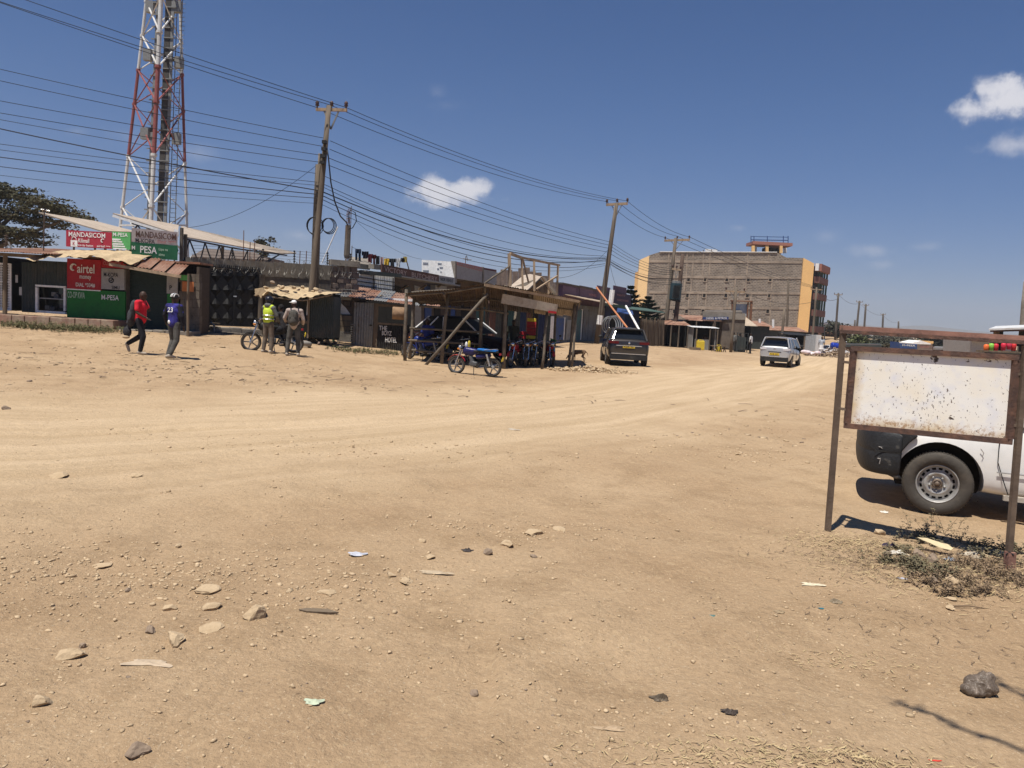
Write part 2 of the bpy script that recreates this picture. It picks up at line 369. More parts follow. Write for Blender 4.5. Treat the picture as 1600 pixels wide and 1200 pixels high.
ROAD = [(-60, 2.5), (-24, 6.6), (-12, 8.2), (-5.7, 9.3), (-3, 11.4), (0, 15), (5.2, 24), (14.5, 39.5), (30, 68), (64, 130), (130, 256), (500, 980)]
def road_dist(x, y):
    best = np.full(x.shape, 1e9); sd = np.zeros(x.shape); al = np.zeros(x.shape); acc = 0
    for (a, b) in zip(ROAD[:-1], ROAD[1:]):
        ax, ay = a; dx, dy = b[0]-ax, b[1]-ay; l = math.hypot(dx, dy)
        t = np.clip(((x-ax)*dx+(y-ay)*dy)/l/l, 0, 1); ex = x-ax-t*dx; ey = y-ay-t*dy; d = np.hypot(ex, ey); s = np.sign(dx*ey-dy*ex)
        m = d < best; best = np.where(m, d, best); sd = np.where(m, s*d, sd); al = np.where(m, acc+t*l, al); acc += l
    return sd, al
def micro(x, y):
    near = np.exp(-np.maximum(y-10, 0)/60)
    sd, al = road_dist(x, y); rd = np.clip(1.25-np.abs(sd)/3.4, 0, 1); w = sd*(.8+.5*fbm(al*.03+3, sd*.05)) + 3.2*fbm(al*.06, sd*.35)
    rut = np.cos(w*3.3)*.5+.5
    z = fbm(x*.45, y*.45, 4)*.10*(1-.6*rd) + fbm(x*2.1, y*2.1, 4)*.06*(1-.7*rd) + fbm(x*9, y*9, 3)*.018*(1-.6*rd) + np.clip(fbm(x*4+50, y*4, 4)-.12, 0, 1)*.09*(1-.8*rd)
    z = z - rd*(rut**2)*.036*(.6+.8*(fbm(al*.15, sd*.2)+.5)) + np.clip(1-np.abs(np.abs(sd)-3.9)/.9, 0, 1)*.05*(fbm(x*.8, y*.8)+.5)
    bank = np.exp(-((y-24.6-.10*x-.6*fbm(x*.3, y*.1))/.8)**2)*np.clip((-x-1)/3, 0, 1)
    z = z + bank*.16*(fbm(x*.6, y*.6+7)+.7)
    return z*near, sd, al
def ground():
    nu, nv = 620, 760
    us = np.linspace(-1.3, 1.3, nu); vs = np.linspace(math.log(2.5), math.log(4200), nv)
    U, V = np.meshgrid(us, vs); Yb = np.exp(V); X = Yb*np.tan(np.clip(U, -1.3, 1.3)*.9); Y = Yb-8
    mz, sd, al = micro(X, Y); Z = Hn(X, Y) + mz
    me = bpy.data.meshes.new('ground'); co = np.stack([X, Y, Z], -1).reshape(-1, 3); n = co.shape[0]
    me.vertices.add(n); me.vertices.foreach_set('co', co.ravel())
    i = np.arange(nu-1)[None, :] + np.arange(nv-1)[:, None]*nu; q = np.stack([i, i+1, i+nu+1, i+nu], -1).reshape(-1, 4); k = len(q)
    me.loops.add(k*4); me.loops.foreach_set('vertex_index', q.ravel().astype(np.int32)); me.polygons.add(k)
    me.polygons.foreach_set('loop_start', np.arange(0, k*4, 4, dtype=np.int32)); me.polygons.foreach_set('loop_total', np.full(k, 4, dtype=np.int32)); me.polygons.foreach_set('use_smooth', np.ones(k, dtype=bool))
    me.update(); me.validate()
    for nm, arr in (('rd', sd), ('al', al)):
        at = me.attributes.new(nm, 'FLOAT', 'POINT'); at.data.foreach_set('value', arr.ravel().astype(np.float32))
    m = bpy.data.materials.new('dusty_earth'); m.use_nodes = True; nt = m.node_tree; N = nt.nodes; L = nt.links; b = N['Principled BSDF']; b.inputs['Roughness'].default_value = .95; b.inputs['Specular IOR Level'].default_value = .15
    geo = N.new('ShaderNodeNewGeometry'); a1 = N.new('ShaderNodeAttribute'); a1.attribute_name = 'rd'; a2 = N.new('ShaderNodeAttribute'); a2.attribute_name = 'al'
    def noise(vec, s, d=6, r=.6, lo=.35, hi=.65, a=0, z=1):
        n = N.new('ShaderNodeTexNoise'); n.inputs['Scale'].default_value = s; n.inputs['Detail'].default_value = d; n.inputs['Roughness'].default_value = r; L.new(vec, n.inputs['Vector'])
        mr = N.new('ShaderNodeMapRange'); mr.inputs[1].default_value = lo; mr.inputs[2].default_value = hi; mr.inputs[3].default_value = a; mr.inputs[4].default_value = z; L.new(n.outputs[0], mr.inputs[0]); return mr.outputs[0]
    def mix(f, a, b_, mode='MIX'):
        n = N.new('ShaderNodeMix'); n.data_type = 'RGBA'; n.blend_type = mode
        for i, v in ((0, f), (6, a), (7, b_)):
            if hasattr(v, 'node'): L.new(v, n.inputs[i])
            else: n.inputs[i].default_value = v if i == 0 else (*v, 1)
        return n.outputs[2]
    def mt(op, a, b_=None):
        n = N.new('ShaderNodeMath'); n.operation = op
        for i, v in enumerate((a, b_)):
            if v is None: continue
            if hasattr(v, 'node'): L.new(v, n.inputs[i])
            else: n.inputs[i].default_value = v
        return n.outputs[0]
    pos = geo.outputs['Position']
    base = mix(noise(pos, .35, 7, .6, .38, .64), (.385, .262, .152), (.47, .335, .203))
    base = mix(noise(pos, 1.6, 6, .65, .48, .74), base, (.315, .212, .12))
    # compacted pale track along the road, streaked by tyres
    cx = N.new('ShaderNodeCombineXYZ'); L.new(mt('MULTIPLY', a1.outputs['Fac'], 1.5), cx.inputs[0]); L.new(mt('MULTIPLY', a2.outputs['Fac'], .10), cx.inputs[1])
    streak = noise(cx.outputs[0], 1.6, 7, .62, .36, .66)
    mr = N.new('ShaderNodeMapRange'); mr.interpolation_type = 'SMOOTHSTEP'; mr.inputs[1].default_value = 5.2; mr.inputs[2].default_value = 1.6; L.new(mt('ADD', mt('ABSOLUTE', a1.outputs['Fac']), noise(pos, .3, 4, .6, .3, .7, -1.2, 1.2)), mr.inputs[0])
    rdm = mr.outputs[0]
    track = mix(streak, (.47, .342, .205), (.61, .46, .295))
    base = mix(mt('MULTIPLY', rdm, .85), base, track)
    base = mix(1.0, base, mix(noise(pos, 26, 5, .7, .3, .7), (.86, .86, .86), (1.12, 1.12, 1.12)), 'MULTIPLY')
    base = mix(mt('MULTIPLY', noise(pos, 75, 3, .6, .60, .68), .6), base, (.62, .50, .34))
    base = mix(mt('MULTIPLY', noise(pos, 13, 5, .7, .56, .66), .35), base, (.50, .37, .22))
    base = mix(mt('MULTIPLY', noise(pos, 48, 4, .6, .66, .76), .5), base, (.20, .13, .08))
    L.new(base, b.inputs['Base Color'])
    h = mt('ADD', mt('MULTIPLY', noise(pos, 6, 8, .68, 0, 1), 1.0), mt('MULTIPLY', noise(pos, 45, 5, .7, 0, 1), .35))
    h = mt('ADD', h, mt('MULTIPLY', noise(cx.outputs[0], 7, 5, .6, 0, 1), mt('MULTIPLY', rdm, .5)))
    bp = N.new('ShaderNodeBump'); bp.inputs['Strength'].default_value = .85; bp.inputs['Distance'].default_value = .06; L.new(h, bp.inputs['Height']); L.new(bp.outputs[0], b.inputs['Normal'])
    me.materials.append(m); o = bpy.data.objects.new('ground', me); C.objects.link(o); kind(o, 'structure')
ground()
def HM(x, y): # real ground height with relief
    return H(x, y) + float(micro(np.array([float(x)]), np.array([float(y)]))[0][0])
def GM(px, py, **k):
    g = G(px, py, **k); return Vector((g.x, g.y, HM(g.x, g.y)))
def gz(x, y): return Vector((x, y, HM(x, y)))
# ================================================================ M-PESA row (left)
PA = Pl(-40, 28.4, 312, 28.0)
def fz(pl, u): q = pl.pt(u, 0); return H(q.x, q.y)
def plinth_run(pl, x0, x1, ytop0, ytop1, depth, mat, name, label, cat, n=9, hgt=.5):
    u0 = pl.uz(x0, ytop0)[0]; z0 = pl.uz(x0, ytop0)[1]; u1, z1 = pl.uz(x1, ytop1)
    t = T(name, label, cat, pl.pt((u0+u1)/2, z0-hgt, .3))
    for i in range(n):
        a, b = u0+(u1-u0)*i/n, u0+(u1-u0)*(i+1)/n; za = z0+(z1-z0)*(i+.5)/n
        m = MB(); pl.boxu(m, a+.008, b-.008, za-hgt, za+random.uniform(-.015, .015), depth+random.uniform(-.03, .03), -.1); o = m.build('plinth_block', mat, t); bevel(o, .02, 2)
    return t
plinth_run(PA, -30, 200, 487, 501, .95, mPlinth, 'shop_step', 'reddish cement step running below the leftmost shops', 'step', 12, .55)
plinth_run(PA, 200, 312, 513, 517, .8, mConc, 'shop_step', 'pale cement step below the dark shop opening behind the two walkers', 'step', 6, .35)
# leftmost kiosk
uL, uR, _, zt = PA.rect(-30, 400, 106, 485)
k1 = T('shop', 'leftmost dark tin shop with rusty roof, white lattice door and glass display window', 'shop', PA.pt((uL+uR)/2, PA.uz(40, 488)[1]))
def part(name, mat, th, fn): m = MB(); fn(m); return m.build(name, mat, th)
Z0 = PA.uz(60, 490)[1]; ZT = PA.uz(60, 402)[1]
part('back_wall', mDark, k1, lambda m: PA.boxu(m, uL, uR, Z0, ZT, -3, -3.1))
part('side_wall', mTinDark, k1, lambda m: PA.boxu(m, uL, uL+.06, Z0, ZT, 0, -3))
part('side_wall', mTinDark, k1, lambda m: PA.boxu(m, uR-.06, uR, Z0, ZT, -.05, -3))
for (x0, x1, y0, y1) in ((34, 58, 410, 488), (59, 105, 408, 446)):
    part('corrugated_sheet', mTinDark, k1, lambda m: PA.corr(m, x0, y0, x1, y1, amp=.02, pitch=.12))
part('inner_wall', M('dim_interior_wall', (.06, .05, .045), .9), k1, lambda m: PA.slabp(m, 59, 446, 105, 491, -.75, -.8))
win = part('display_window', mWhiteP, k1, lambda m: [PA.slabp(m, 57, 446, 104, 449, .07, -.02), PA.slabp(m, 57, 486, 104, 489.5, .07, -.02), PA.slabp(m, 57, 449, 60.5, 486, .07, -.02), PA.slabp(m, 101, 449, 104, 486, .07, -.02)])
part('pane', mGlass, win, lambda m: PA.slabp(m, 60.5, 449, 101, 486, -.55, -.57))
part('shelf', mGreyP, win, lambda m: PA.slabp(m, 60.5, 466, 101, 467.5, .0, -.5))
for (x, y, c) in ((80, 459, (.5, .48, .45)), (84, 462, (.3, .3, .32)), (96, 462, (.4, .35, .3)), (70, 480, (.35, .33, .3)), (78, 482, (.2, .2, .2)), (93, 478, (.25, .22, .2))):
    g = MB(); u, z = PA.uz(x, y); PA.boxu(g, u-.09, u+.09, z-.09, z+.07, -.12, -.3); bevel(g.build('display_good', M('good%d' % int(c[0]*100), tuple(v*.35 for v in c)), win), .02)  # goods and shelf darkened: interior shade put into their colours
gt = part('lattice_door', mWhiteP, k1, lambda m: [PA.slabp(m, -2, 412, 0, 485, .02, -.02), PA.slabp(m, 15.5, 412, 18, 485, .02, -.02), PA.slabp(m, 0, 411, 16, 414, .02, -.02), PA.slabp(m, 0, 439, 16, 441.5, .02, -.02), PA.slabp(m, 0, 482, 16, 485, .02, -.02)])
def lattice(m):
    for i in range(5): PA.slabp(m, 1.2+i*3, 414, 2.3+i*3, 482, .0, -.015)
    for i in range(17): PA.slabp(m, 0, 416+i*4, 16, 417+i*4, .012, -.002)
part('lattice_bars', mWhiteP, gt, lattice)
part('notice', mWhiteP, k1, lambda m: PA.slabp(m, 21, 448, 27, 461, -.3, -.31)); part('notice', mWhiteP, k1, lambda m: PA.slabp(m, 15, 429, 19, 441, -.3, -.31))
part('post', mWood, k1, lambda m: m.tube([PA.pt(PA.uz(30, 480)[0], Z0-.35, .75), PA.pt(PA.uz(31, 412)[0], ZT+.02, .75)], .075, 8))
part('beam', mWood, k1, lambda m: m.beam(PA.pt(uL, ZT+.0, .75), PA.pt(uR-.4, ZT+.0, .75), .09, .12))
nsh = 6
for i in range(nsh):
    a = uL + (uR-uL+.3)*i/nsh; w = (uR-uL+.3)/nsh+.06
    part('roof_sheet', mRustRoof, k1, lambda m: m.corr(PA.pt(a, ZT+.08+.01*(i % 2), 1.25), PA.u*w, PA.pt(0, .42, -3.3)-PA.pt(0, 0, 1.25), .02, .1))
# M-PESA kiosk
uL, uR, _, _ = PA.rect(106, 400, 310, 485)
zb = PA.uz(150, 500)[1]; ZT = PA.uz(150, 404)[1]
k2 = T('kiosk', 'red, white and green painted phone money kiosk with a beige cloth awning', 'kiosk', PA.pt((uL+uR)/2, zb))
mGround = mDark
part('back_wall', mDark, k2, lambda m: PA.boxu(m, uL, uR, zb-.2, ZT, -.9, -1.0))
part('side_wall', M('dark_block_side', (.075, .058, .045), .95, bump=.5), k2, lambda m: PA.boxu(m, uR-.1, uR, zb-.5, ZT-.1, -.06, -.9))
part('dividing_wall', mConcDark, k2, lambda m: PA.slabp(m, 193, 404, 196, 506, -.08, -.89))
part('red_wall_panel', mRed, k2, lambda m: PA.slabp(m, 105.5, 405, 158.5, 452.5, .03, -.05))
part('green_wall_panel', mGreen, k2, lambda m: PA.slabp(m, 105.5, 453.5, 196, 501, .03, -.05))
part('upper_red_panel', mRed, k2, lambda m: PA.slabp(m, 159, 405, 196, 419, .02, -.05))
wp = part('white_wall_panel', mGreyP, k2, lambda m: PA.slabp(m, 159.5, 420, 195.5, 452.5, .05, -.05))
part('white_stripe', mWhiteP, k2, lambda m: PA.slabp(m, 105.5, 452.2, 158, 453.8, .045, -.04))
for (s_, x0, y0, x1, y1, mt_) in (('airtel', 122, 413, 149, 427, mTextW), ('money', 126, 431, 144, 438, mTextW), ('DIAL *334#', 120, 442, 150, 449, mTextW), ('M-KOPA', 163.5, 426, 186, 433, mTextK), ('SIMU', 176, 447, 188, 452, mTextK),
    ('CO-OP KWA', 107, 456, 134, 466, mTextG), ('M-PESA', 160, 461, 187, 469, mTextW), ('CUSTOMERS', 163, 409, 190, 415, mTextPink)):
    PA.text(s_, x0, y0, x1, y1, mt_, k2, .055)
def swirl(pl, px, py, r, mat, par, off=.055, name='emblem'):
    u, z = pl.uz(px, py); pts = []
    for i in range(15):
        a = i/14*4.6+.6; rr = r*(1-.045*i); pts.append(pl.pt(u+math.cos(a)*rr*.75, z+math.sin(a)*rr, off))
    m = MB(); m.tube(pts, [r*.1+r*.14*math.sin(i/14*3.1) for i in range(15)], 5); return m.build(name, mat, par)
swirl(PA, 116, 419, .17, mTextW, k2)
def ring(pl, px, py, r, mat, par, off=.055):
    u, z = pl.uz(px, py); m = MB(); m.tube([pl.pt(u+math.cos(a*.5236)*r, z+math.sin(a*.5236)*r, off) for a in range(13)], .02, 4); m.tube([pl.pt(u-r*.4, z, off), pl.pt(u-.1*r, z-r*.4, off), pl.pt(u+r*.5, z+r*.5, off)], .016, 4); return m.build('emblem', mat, par)
ring(PA, 175, 438, .085, mTextK, wp)
part('roller_shutter', M('dark_green_shutter', (.022, .035, .028), .6, .1, bump=.1), k2, lambda m: [PA.boxu(m, PA.uz(196.5, 460)[0], PA.uz(258, 460)[0], zb-.35+i*.118, zb-.35+i*.118+.112, -.28, -.31) for i in range(20)])
part('notice_panel', mGreyP, k2, lambda m: PA.slabp(m, 261, 424, 278, 459, .02, -.02)); part('green_lower_panel', mGreen, k2, lambda m: PA.slabp(m, 261, 459.6, 278, 512, .0, -.05))
part('orange_poster', M('orange_poster', (.45, .16, .06), .7), k2, lambda m: PA.slabp(m, 285, 440, 303, 455.5, .03, .0)); part('green_poster', mGreenPale, k2, lambda m: PA.slabp(m, 282, 430, 297, 438, .03, .0))
PA.text('P', 265.5, 446, 269.5, 453, mTextK, k2, .03)
for i in range(7):   # dark rough block wall, block by block
    for j in range(5):
        ym = 428+i*13.2; xa = 278.5+j*6.4+(i % 2)*2.5
        o = part('wall_block', mConcDark, k2, lambda m: PA.slabp(m, xa, ym, min(xa+6.1, 311), ym+12.7, -.04-random.random()*.02, -.25))
part('corner_post', mWood, k2, lambda m: m.tube([PA.pt(PA.uz(312, 518)[0], fz(PA, PA.uz(312, 518)[0])-.1, .9), PA.pt(PA.uz(312, 470)[0], zb+1, .92), PA.pt(PA.uz(313, 428)[0], PA.uz(313, 430)[1], .9)], .045, 7, wob=.15))
# awning: tin sheets with a cloth over the left half
zA = ZT+.12
aw = []
for i in range(5):
    x0 = 196+i*21.5; u = PA.uz(x0, 415)[0]; zf = PA.uz(x0+8, 411+i*5.0)[1]
    part('awning_sheet', mRustRoof, k2, lambda m: m.corr(PA.pt(u, zf, 1.15), PA.pt(PA.uz(x0+22.5, 415)[0], PA.uz(x0+30, 413+i*5)[1], 1.15)-PA.pt(u, zf, 1.15), PA.pt(-.25, .42, -1.25)-PA.pt(0, 0, 0), .022, .12))
part('awning_edge', mWoodPale, k2, lambda m: m.beam(PA.pt(PA.uz(200, 415)[0], PA.uz(200, 415)[1]-.03, 1.17), PA.pt(PA.uz(307, 434)[0], PA.uz(307, 435)[1], 1.17), .06, .10))
def cloth(m, pl, xs, top, bot, offt, offb, nx=48, ny=10, wav=.05):
    vs = []
    for i in range(nx+1):
        t = i/nx; x = xs[0]+(xs[1]-xs[0])*t; yt = np.interp(x, *zip(*top)); yb = np.interp(x, *zip(*bot))
        ut, zt_ = pl.uz(x, yt); ub, zb_ = pl.uz(x, yb)
        for k in range(ny+1):
            s = k/ny; o_ = offt+(offb-offt)*s; q = pl.pt(ut+(ub-ut)*s, zt_+(zb_-zt_)*(s**1.3), o_)
            w = wav*(math.sin(i*.55+k*.3)+.7*math.sin(i*1.3+2+k*.5)+random.uniform(-.3, .3))*(.3+s); q = q + pl.n*w*.6 + Vector((0, 0, w*.5)); vs.append(q)
    m.add(vs, [(i*(ny+1)+k, i*(ny+1)+k+1, (i+1)*(ny+1)+k+1, (i+1)*(ny+1)+k) for i in range(nx) for k in range(ny)])
cl = MB(); cloth(cl, PA, (77, 236), [(77, 396), (95, 391), (150, 390), (200, 391), (236, 400)], [(77, 409), (95, 411), (120, 405), (150, 407), (175, 404), (200, 410), (236, 416)], -.1, 1.28); cl.sm()
cl.build('cloth_awning', mCloth, k2)
# roof box of the row and roof signs
part('flat_roof', mRustRoof, k2, lambda m: PA.boxu(m, uL, uR, ZT+.0, ZT+.07, -.1, -1.2))
PS = Pl(105, 28.2, 205, 28.1)
s1 = T('roof_sign', 'long red and light green sign board reading MANDASICOM on the kiosk roof', 'sign', PS.pt(PS.L/2, ZT+.1))
part('red_face', mRedSign, s1, lambda m: PS.slabp(m, 104.5, 361.5, 176, 387, .05, -.05)); part('green_face', mGreenPale, s1, lambda m: PS.slabp(m, 176.4, 362.5, 205, 389.5, .05, -.05))
for x in (112, 145, 180, 200): part('support_leg', mStick, s1, lambda m: PS.slabp(m, x, 385, x+2, 399, -.07, -.12))
for (s_, x0, y0, x1, y1, mt_) in (('MANDASICOM', 109, 363.5, 166, 371, mTextW), ('Kilimall', 124, 373, 141, 379.5, mTextW), ('Pick-Up Station', 122, 382, 147, 386, mTextW), ('airtel', 153, 383, 165, 386.5, mTextW), ('money', 167, 384.5, 174, 386.5, mTextW),
    ('M-PESA', 178, 364, 201, 370, mTextW), ('services', 177, 374, 187, 377.5, mTextW), ('lipa na', 177, 381, 185, 384, mTextW)): PS.text(s_, x0, y0, x1, y1, mt_, s1, .06)
part('text_panel', mTextW, s1, lambda m: [PS.slabp(m, 176.8+k*.3, 373.2+k*3.6, 190+k*2.2, 375.3+k*3.6, .06, .05) for k in range(5)])
swirl(PS, 161.5, 377, .09, mTextW, s1, .06)
bagi = part('bag_emblem', mTextW, s1, lambda m: [PS.slabp(m, 112, 375.5, 122.5, 385.5, .062, .05)])
part('handle', mTextW, bagi, lambda m: m.tube([PS.pt(PS.uz(117.2, 375)[0]+.085*math.cos(a), PS.uz(117.2, 375)[1]+.11*math.sin(a), .06) for a in (0, .5, 1, 1.57, 2.1, 2.6, 3.14)], .012, 4)); PS.text('K', 115.5, 378, 119, 383.5, mRedSign, bagi, .066)
PS2 = Pl(205, 27.9, 277, 28.6)
s2 = T('roof_sign', 'grey over dark green sign board reading MANDASICOM and PESA at the kiosk roof corner', 'sign', PS2.pt(PS2.L/2, ZT+.05))
part('grey_face', M('pale_pinkish_sign_face', (.36, .31, .31), .6, 0, (.42, .38, .36), 3), s2, lambda m: PS2.slabp(m, 205.5, 359.5, 277.5, 380.5, .05, -.05)); part('green_face', mGreenDark, s2, lambda m: PS2.slabp(m, 205.5, 380.9, 277.5, 404, .05, -.05))
for (s_, x0, y0, x1, y1, mt_) in (('MANDASICOM', 212, 363, 275, 373, mBrownFas), ('M-KOPA', 211.5, 373.5, 242, 380, mTextK), ('M', 205.8, 384, 211, 390, mTextW), ('PESA', 219, 385, 245, 396, mTextW), ('Lipa na', 248, 388, 262, 393, mTextG), ('simu', 248, 396, 257, 400, mTextG), ('Kilimall', 246, 375.5, 259, 380, mTextPink), ('agent', 263, 376, 275, 380, mTextPink)):
    PS2.text(s_, x0, y0, x1, y1, mt_, s2, .06)
for x in (210, 245, 272): part('support_leg', mStick, s2, lambda m: PS2.slabp(m, x, 400, x+2, 408, -.08, -.14))
# ================================================================ canopies behind
def poly3(lst): return [P(*q) for q in lst]
c1 = T('canopy_roof', 'plain beige lean-to roof tilting up to the left above the red roof sign', 'canopy', P(150, 400, 33))
part('roof_sheet', mCanopy, c1, lambda m: m.slab(poly3([(60, 333, 33), (150, 347, 37.5), (216, 364, 38), (160, 362.5, 33.4)]), .05))
for x in (165, 205): part('post', mStick, c1, lambda m: m.beam(P(x, 364, 34.5), P(x-1, 410, 34.5), .08))
c2 = T('canopy_roof', 'long beige shed roof on a dark lattice girder behind the kiosk', 'canopy', P(320, 420, 40))
part('roof_sheet', mCanopy, c2, lambda m: m.slab(poly3([(176, 334.5, 34), (279, 353, 40), (277, 367, 34.4)]), .05))
part('roof_sheet', mCanopy, c2, lambda m: m.slab(poly3([(283, 354.5, 40), (463, 396, 50), (440, 397.5, 48), (286, 371, 35)]), .05))
part('fascia', mWhiteP, c2, lambda m: m.beam(P(176, 337, 33.9), P(276, 368, 34.2), .04, .10)); part('fascia', mWhiteP, c2, lambda m: m.slab(poly3([(273, 358, 34), (280, 360, 34), (279, 370, 34), (273, 367, 34)]), .06))
mTruss = M('blue_black_steel', (.02, .026, .04), .6, .2)
def truss(m, a, b, c, d, n):
    m.beam(a, b, .07); m.beam(c, d, .07)
    for i in range(n):
        p0 = c.lerp(d, i/n); p1 = a.lerp(b, (i+.5)/n); p2 = c.lerp(d, (i+1)/n); m.beam(p0, p1, .05); m.beam(p1, p2, .05)
for i, (a, b, c, d, n) in enumerate([(P(283, 372, 34.8), P(372, 389, 42), P(287, 409, 34.8), P(372, 424, 42), 4), (P(373, 389, 42), P(448, 399, 48.5), P(373, 424, 42), P(412, 414, 46), 3), (P(206, 349, 34.2), P(278, 368, 34.2), P(208, 362, 34.2), P(278, 392, 34.2), 4)]):
    part('lattice_girder', mTruss, c2, lambda m: truss(m, a, b, c, d, n))
for x, y0, y1, Y in ((284, 356, 420, 34.8), (290, 366, 420, 35), (348, 384, 420, 40)): part('post', mConcDark, c2, lambda m: m.beam(P(x, y0, Y), P(x-1, y1, Y), .12))
an = T('tv_antenna', 'thin television antenna mast above the leftmost rusty roof', 'antenna', P(68, 392, 29))
part('mast', mStick, an, lambda m: m.tube([P(68, 392, 29), P(69.5, 327, 29)], .022, 6))
part('antenna_arm', mChrome, an, lambda m: m.tube([P(64, 327, 29), P(78, 330, 29)], .018, 5))
for i in range(4): part('antenna_element', mChrome, an, lambda m: m.tube([P(66+i*3, 325.5+i*.5, 28.8), P(66.6+i*3, 330+i*.5, 29.2)], .01, 4))
an = T('tv_antenna', 'short comb-like aerial standing at the far left roof edge', 'antenna', P(9, 390, 29))
part('mast', mStick, an, lambda m: m.tube([P(9, 390, 29), P(10, 366, 29)], .02, 6))
for i in range(5): part('antenna_element', mStick, an, lambda m: m.tube([P(6, 368+i*4, 29), P(13, 369+i*4, 29)], .01, 4))
single(MB().tube([P(13, 378, 28.5), P(18, 389, 28.5)], .03, 6), 'pipe', mTin, P(18, 389, 28.5), 'short slanting pipe on the far left roof', 'pipe')
# ================================================================ compound wall, gate, razor wire
PB = Pl(290, 30.2, 562, 33.6)
def pb(x, y, off=-.1): return PB.pt(*PB.uz(x, y), off)
wl = T('compound_wall', 'dark concrete compound wall topped with coiled razor wire', 'wall', PB.pt(PB.L/2, H(-10, 33)))
for (a, b) in ((291, 337), (337.3, 383), (383.3, 429), (429.3, 475), (475.3, 516)): part('coping_beam', M('band_concrete', (.20, .175, .14), .95, 0, (.13, .11, .09), 1.2, .4, .7, bump=.5), wl, lambda m: PB.slabp(m, a, 408+.055*((a+b)/2-400), b, 431+.055*((a+b)/2-400), 0, -.25))
part('wall_panel', mConcDark, wl, lambda m: PB.slabp(m, 409, 431, 516, 535, -.03, -.2))
part('pillar', mConc, wl, lambda m: PB.slabp(m, 310, 419, 325, 524, .06, -.22)); part('pillar', mWoodOld, wl, lambda m: m.tube([pb(404, 532, .2), pb(408.5, 429, .2)], .11, 9, wob=.08))
for i in range(9):
    for j in range(4):
        x0 = 517+j*10.6+(i % 2)*3; y0 = 416+i*9+.055*(x0-530)
        o = part('stone_block', mStone, wl, lambda m: PB.slabp(m, x0, y0, x0+10.1, y0+8.5, -.02-random.random()*.07, -.3)); bevel(o, .02)
part('coping_beam', mConc, wl, lambda m: PB.slabp(m, 516.3, 407, 562, 416, .06, -.32))
def coil(m, a, b, r, turns):
    pts = []; d = b-a
    for i in range(turns*14): t = i/(turns*14); an_ = i/14*2*math.pi; pts.append(a+d*t + Vector((0, math.cos(an_)*r, math.sin(an_)*r)) + PB.u*math.sin(an_*.5)*.12 + Vector((0, 0, .05*math.sin(i*.13))))
    m.tube(pts, .006, 3, cap=False)
part('razor_wire_coil', M('galvanised_wire', (.20, .19, .17), .5, .5, bump=0), wl, lambda m: coil(m, pb(296, 411, .32), pb(545, 424, .32), .30, 42))
for x in (363, 411, 460, 512, 548):
    pst = part('insulator_post', mBlack, wl, lambda m: m.tube([pb(x, 412+.055*(x-400)), pb(x+1, 386+.055*(x-400)+2)], .022, 5))
    part('insulators', mBlack, pst, lambda m: [m.ell(pb(x+.8, 389+i*4+.055*(x-400)), (.05, .05, .035), 7, 5) for i in range(5)])
part('security_wires', mWire, wl, lambda m: [m.tube([pb(300, 388+i*4.5-5), pb(363, 388+i*4.5-2), pb(411, 389+i*4.5), pb(460, 390+i*4.5+2), pb(512, 390+i*4.5+6)], .006, 3) for i in range(4)])
part('fence_bars', mStick, wl, lambda m: [m.beam(pb(x, 432+.055*(x-530)), pb(x+.8, 404+.055*(x-530)), .035) for x in (540, 546, 552, 558)])
gate = T('metal_gate', 'black steel double gate pressed with pyramid panels', 'gate', pb(366,514))
mGate = M('black_gate_paint', (.02, .019, .018), .38, .15, (.035, .03, .026), 2, .5, .8, bump=.05)
for x in (326.5, 365.2, 402.5): part('frame_bar', mGate, gate, lambda m: PB.slabp(m, x, 419, x+1.6, 509, .08, 0))
for y in (418.5, 508): part('frame_bar', mGate, gate, lambda m: PB.slabp(m, 326.5, y, 404, y+1.8, .09, 0))
for i in range(4):
    for j in range(4):
        xa = 328.4+i*9.05+(1.3 if i > 1 else 0)*1.0+ (0 if i < 2 else 0); xa = [328.4, 346.9, 367, 384.9][i]; xb = xa+17.6; ya = 420.5+j*22; yb = ya+21.4
        u0, u1, z0, z1 = PB.rect(xa, ya, xb, yb); q = [PB.pt(u0, z0, .02), PB.pt(u1, z0, .02), PB.pt(u1, z1, .02), PB.pt(u0, z1, .02)]; mid = [PB.pt((u0+u1)/2, z0, .02), PB.pt(u1, (z0+z1)/2, .02), PB.pt((u0+u1)/2, z1, .02), PB.pt(u0, (z0+z1)/2, .02)]; c_ = PB.pt((u0+u1)/2, (z0+z1)/2, .17)
        m = MB(); m.add(q+mid+[c_], [(0, 4, 7), (4, 1, 5), (5, 2, 6), (6, 3, 7), (4, 5, 8), (5, 6, 8), (6, 7, 8), (7, 4, 8)]); m.build('pressed_panel', mGate, gate)
part('backing_sheet', mGate, gate, lambda m: PB.slabp(m, 327, 419, 404, 509, -.01, -.03))
kind(part('spikes', mGate, gate, lambda m: [m.beam(PB.pt(u, PB.uz(365, 419)[1], .03), PB.pt(u, PB.uz(365, 419)[1]+.1, .03), .03) for u in np.linspace(PB.uz(328, 419)[0], PB.uz(403, 419)[0], 26)]), 'stuff')
part('latch', mChrome, gate, lambda m: PB.slabp(m, 364, 462, 369, 464, .13, .08))
plinth_run(PB, 325, 406, 509, 514, .6, mConc, 'gate_step', 'cement double step in front of the black gate', 'step', 5, .3)
plinth_run(PB, 312, 402, 516, 521, 1.3, mConcDark, 'gate_step', 'lower dark cement step in front of the black gate', 'step', 5, .4)
PB2 = Pl(300, 30, 360, 30.5)
bn = T('bench', 'low dark bench with curved rail beside the gate step', 'bench', P(335, 525, 30))
part('seat', mWood, bn, lambda m: m.beam(P(290, 502, 30), P(342, 506, 30), .3, .05))
